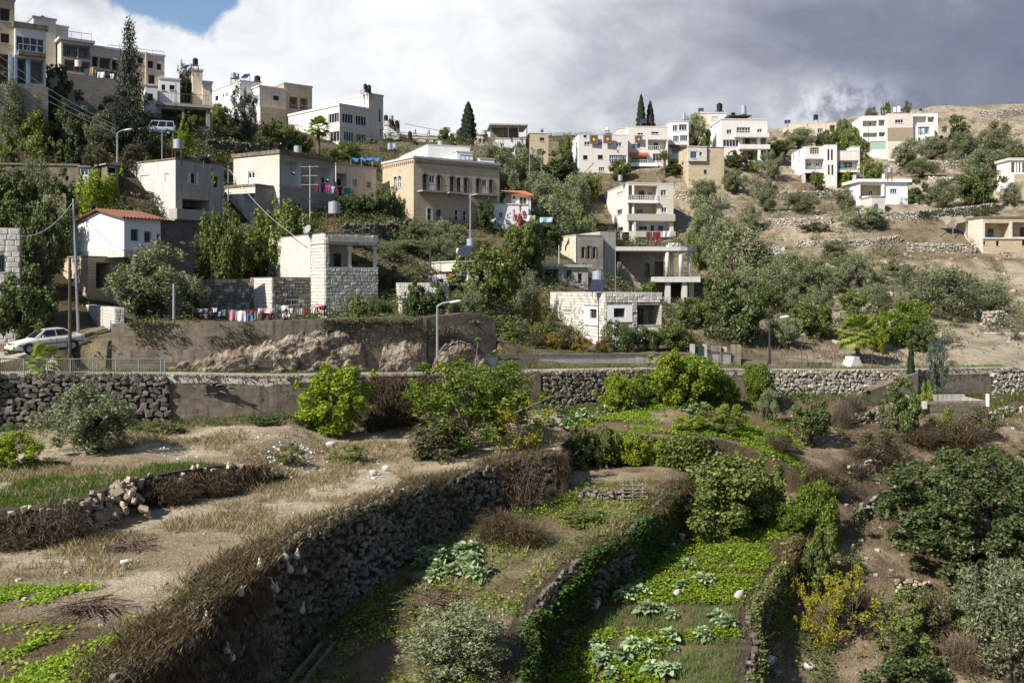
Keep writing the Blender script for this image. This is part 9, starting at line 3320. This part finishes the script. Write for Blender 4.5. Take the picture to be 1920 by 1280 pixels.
GOURD = MB().lathe([(0.01,0.42),(0.03,0.40),(0.04,0.33),(0.06,0.26),(0.10,0.19),(0.125,0.11),(0.11,0.04),(0.06,0.0),(0.01,-0.01)],14).mesh('fruit',MAT['gourd'],True)
for i,(px,py) in enumerate(((358,1196),(371,1168),(385,1158),(425,1216),(437,1230),(450,1108),(510,1096),(517,1102),(538,1042),(556,1040),(546,1066),(571,1066),(565,1142),(488,1060))):
 p = wall_point(px,py,w1,0.75)
 o = thing('gourd',f'pale bottle gourd hanging on the long terrace wall, {ORD[i]} from the near end','gourd',(p.x,p.y,p.z - 0.15),random.uniform(0,6),'gourds hanging on the terrace wall')
 o.rotation_euler = (random.uniform(-0.4,0.4),random.uniform(-0.4,0.4),random.uniform(0,6))
 s_ = random.uniform(0.8,1.15)
 o.scale = (s_,s_,s_)
 link('fruit',GOURD,o)
 MB().tube([(0,0,0.41),(0.02,0.01,0.5),(-0.1,0.05,0.65)],0.008,4).build('stalk',MAT['twig'],o)

def sack_mesh(seed):
 r = np.random.default_rng(seed)
 mb = MB()
 n = 14
 for j,(rad,z) in enumerate([(0.02,0),(0.2,0.02),(0.25,0.15),(0.24,0.35),(0.2,0.52),(0.08,0.62),(0.1,0.70),(0.02,0.71)]):
  for k_ in range(n):
   a = 2 * math.pi * k_ / n
   q_ = rad * (1 + r.uniform(-0.1,0.1))
   mb.v.append((q_ * math.cos(a) * 1.15,q_ * math.sin(a) * 0.8,z + r.uniform(-.015,.015)))
 for j in range(7):
  for k_ in range(n):
   k2 = (k_ + 1) % n
   mb.f.append((j * n + k_,j * n + k2,(j + 1) * n + k2,(j + 1) * n + k_))
 return mb.mesh('bag',MAT['sack'],True)

SK = [sack_mesh(i) for i in range(3)]
for px,py,lab,tilt,s_ in ((1106,1128,'white sack leaning at the garden edge by the hose',0.7,1.05),(1112,1118,'narrow white sack standing behind the leaning one',0.1,0.8),(1148,1126,'white sack lying down beside the cabbages',1.35,1.0),(1177,1068,'smaller white sack by the shaded garden wall',0.3,0.9),(1187,1062,'full white sack by the shaded garden wall',0.15,1.1),
        (1265,1124,'little white bag among the greens',0.6,0.55),(1335,1098,'little white bag beside the far cabbages',0.5,0.55),(1380,1128,'rounded white sack on the outer garden wall',0.9,0.8),(1432,1246,'crumpled white bag below the vine covered wall',1.3,0.9),(1508,1256,'flattened pale bag on the lower slope',1.4,0.7),(1450,1270,'scrap of white sacking near the bottom edge',1.4,0.6),(718,884,'rounded white jug on the dry field',1.2,0.55),(612,842,'white bag on the rubbish bank',1.2,0.8),(694,892,'torn white bag in front of the lemon tree',1.35,0.6)):
 p = hit(px,py)
 o = thing('sack',lab,'sack',(p.x,p.y,p.z + 0.1 * (tilt > 0.5)),random.uniform(-0.6,0.6),'white sacks')
 o.scale = (s_,s_,s_)
 bg_ = link('bag',SK[random.randrange(3)],o)
 bg_.rotation_euler = (0,tilt,0)
 t_ = MB().lathe([(0.085,0.60),(0.09,0.62),(0.085,0.64)],10).build('tie',MAT['rust'],o)
 t_.rotation_euler = (0,tilt,0)
p = hit(1279,1016)
o = thing('bucket','pinkish white bucket at the head of the lush garden','bucket',p)
MB().lathe([(0.15,0.0),(0.2,0.38),(0.21,0.38),(0.21,0.40),(0.18,0.39),(0.14,0.02)],16).build('pail',MAT['cloth_rose'],o,True)
MB().tube([(-0.2,0,0.38),(-0.12,0,0.5),(0.12,0,0.5),(0.2,0,0.38)],0.01,5).build('handle',MAT['rail_metal'],o)
p = hit(226,1060)
o = thing('plastic_bottle','white plastic bottle lying on the dry field','bottle',(p.x,p.y,p.z + 0.08),0.5)
bo = MB().lathe([(0.07,0),(0.09,0.03),(0.09,0.3),(0.06,0.38),(0.03,0.42),(0.03,0.46)],12).build('flask',MAT['tank_white'],o,True)
bo.rotation_euler = (0,1.5,0)
cp = MB().lathe([(0.035,0.46),(0.035,0.5)],10).build('cap',MAT['cloth_red'],o)
cp.rotation_euler = (0,1.5,0)

# hose along the garden, concrete channel at the foot of the long wall
hp = [hit(*a) for a in ((1062,1198),(1070,1180),(1084,1160),(1108,1140),(1140,1105),(1172,1085),(1205,1055),(1224,1034))]
tag(MB().tube([(p.x,p.y,p.z + 0.06) for p in hp],0.07,7).build('garden_hose',MAT['tarp']),'pale hose curving along the shaded edge of the lush garden','hose')
ys = np.linspace(28,38.5,14)
cn = thing('water_channel','narrow concrete water channel at the foot of the long terrace wall','channel')
for s_ in (0.95,1.45):
 mb = MB()
 strip_mesh(mb,[(float(w1(y)) + s_ + 0.3,y,float(z2(w1(y) + 1,y)) - 0.2,float(z2(w1(y) + 1,y)) + 0.22) for y in ys],0.0,0.14)
 mb.build('channel_side',MAT['concrete_dark'],cn)
# old gate of rough sticks
p = hit(1190,940)
o = thing('stick_gate','old gate of rough grey sticks propped on the stone edge','gate',(p.x - 0.1,p.y - 0.1,p.z),0.1)
for i in range(3):
 x = -0.55 + i * 0.55
 MB().tube([(x,0,-0.1),(x + 0.04,0.15,0.95)],0.045,6).build('upright',MAT['wood_old'],o)
for i in range(5):
 z = 0.12 + i * 0.19
 MB().tube([(-0.7,0.02 + z * 0.15 - 0.06,z),(0.72,0.02 + z * 0.15 - 0.06,z + random.uniform(-.06,.06))],0.03,6).build('stick',MAT['wood_old'],o)
# stone heap and brush piles
p = hit(208,985)
o = thing('stone_heap','tumbled heap of honey coloured stones at the broken wall end','stone heap',p)
r_ = random.Random(5)
for i in range(70):
 hgt = r_.random()
 rad_ = (1.0 - hgt) * 1.25
 a = r_.uniform(0,6.28)
 s_ = r_.uniform(0.18,0.45)
 st = link('stone',rock_mesh(r_.randrange(9),'rubble_honey'),o)
 st.matrix_basis = Matrix.Translation((math.cos(a) * rad_ * 1.1,1.0 + math.sin(a) * rad_ * 1.3,0.05 + hgt * 1.45)) @ Euler((r_.uniform(0,6),r_.uniform(0,6),r_.uniform(0,6))).to_matrix().to_4x4() @ Matrix.Diagonal((s_ * 1.3,s_,s_ * 0.7,1))
for px,py,w_,hh,lab in ((822,1150,3.4,1.3,'brown brush pile of cut branches on the cabbage terrace'),(235,1030,2.6,0.25,'thin scatter of dead sticks on the dry field'),(160,1148,2.2,0.4,'burnt heap of sticks and rags on the dry field'),(1075,772,3.0,0.7,'heap of cut canes on the upper plot'),(1400,975,3.0,0.6,'straw coloured heap of dead vines at the garden head')):
 p = hit(px,py)
 o = thing('brush_pile',lab,'brush pile',p)
 r_ = random.Random(px)
 for i in range(60):
  a = r_.uniform(0,6.28)
  l_ = w_ * r_.uniform(0.2,0.5)
  z0 = hh * r_.random() * 0.6
  c_ = Vector((r_.uniform(-.25,.25) * w_,r_.uniform(-.2,.2) * w_,z0))
  e1 = c_ + Vector((math.cos(a) * l_,math.sin(a) * l_,r_.uniform(-0.1,0.5) * hh))
  e0 = c_ - Vector((math.cos(a) * l_,math.sin(a) * l_,r_.uniform(0,0.3) * hh))
  e0.z = max(e0.z,0.02)
  MB().tube([tuple(e0),tuple(c_ + Vector((0,0,0.1))),tuple(e1)],[0.02,0.016,0.006],4,False).build('stick',MAT['twig'],o)
# litter on the bank
xf = []
for i in range(420):
 px,py = random.gauss(560,70),random.gauss(855,14)
 if i > 300: px,py = random.uniform(300,760),random.uniform(860,960)
 p = hit(px,py,40,64) if i % 3 == 0 else None
 if p is None:
  d_ = random.uniform(48,56)
  x = (px - HX) / F * d_
  p = Vector((x,d_,gz(x,d_)))
 s_ = random.uniform(0.05,0.2)
 xf.append((random.randrange(9),Matrix.Translation((p.x,p.y,p.z + 0.03)) @ Euler((random.uniform(0,6),random.uniform(-.5,.5),random.uniform(0,6))).to_matrix().to_4x4() @ Matrix.Diagonal((s_,s_ * 0.8,s_ * 0.18,1))))
tag(merged('litter',ROCKS,xf,MAT['bag_trash'],None,'stuff'),'scattered scraps of litter on the bank below the concrete wall','litter')
# stones along the road edge
for a0,a1,n_,lab in ((320,700,60,'row of loose stones along the road edge above the concrete wall'),(1000,1215,40,'row of pale loose stones along the road edge above the rubble wall')):
 o = thing('edge_stones',lab,'stone row')
 for i in range(n_):
  x,y,z = rp(random.uniform(a0,a1))
  s_ = random.uniform(0.15,0.34)
  st = link('stone',rock_mesh(random.randrange(9),'rubble_pale'),o)
  st.matrix_basis = Matrix.Translation((x,y + random.uniform(-0.05,0.3),z + s_ * 0.2)) @ Matrix.Rotation(random.uniform(0,6),4,'Z') @ Matrix.Diagonal((s_ * 1.2,s_,s_ * 0.7,1))
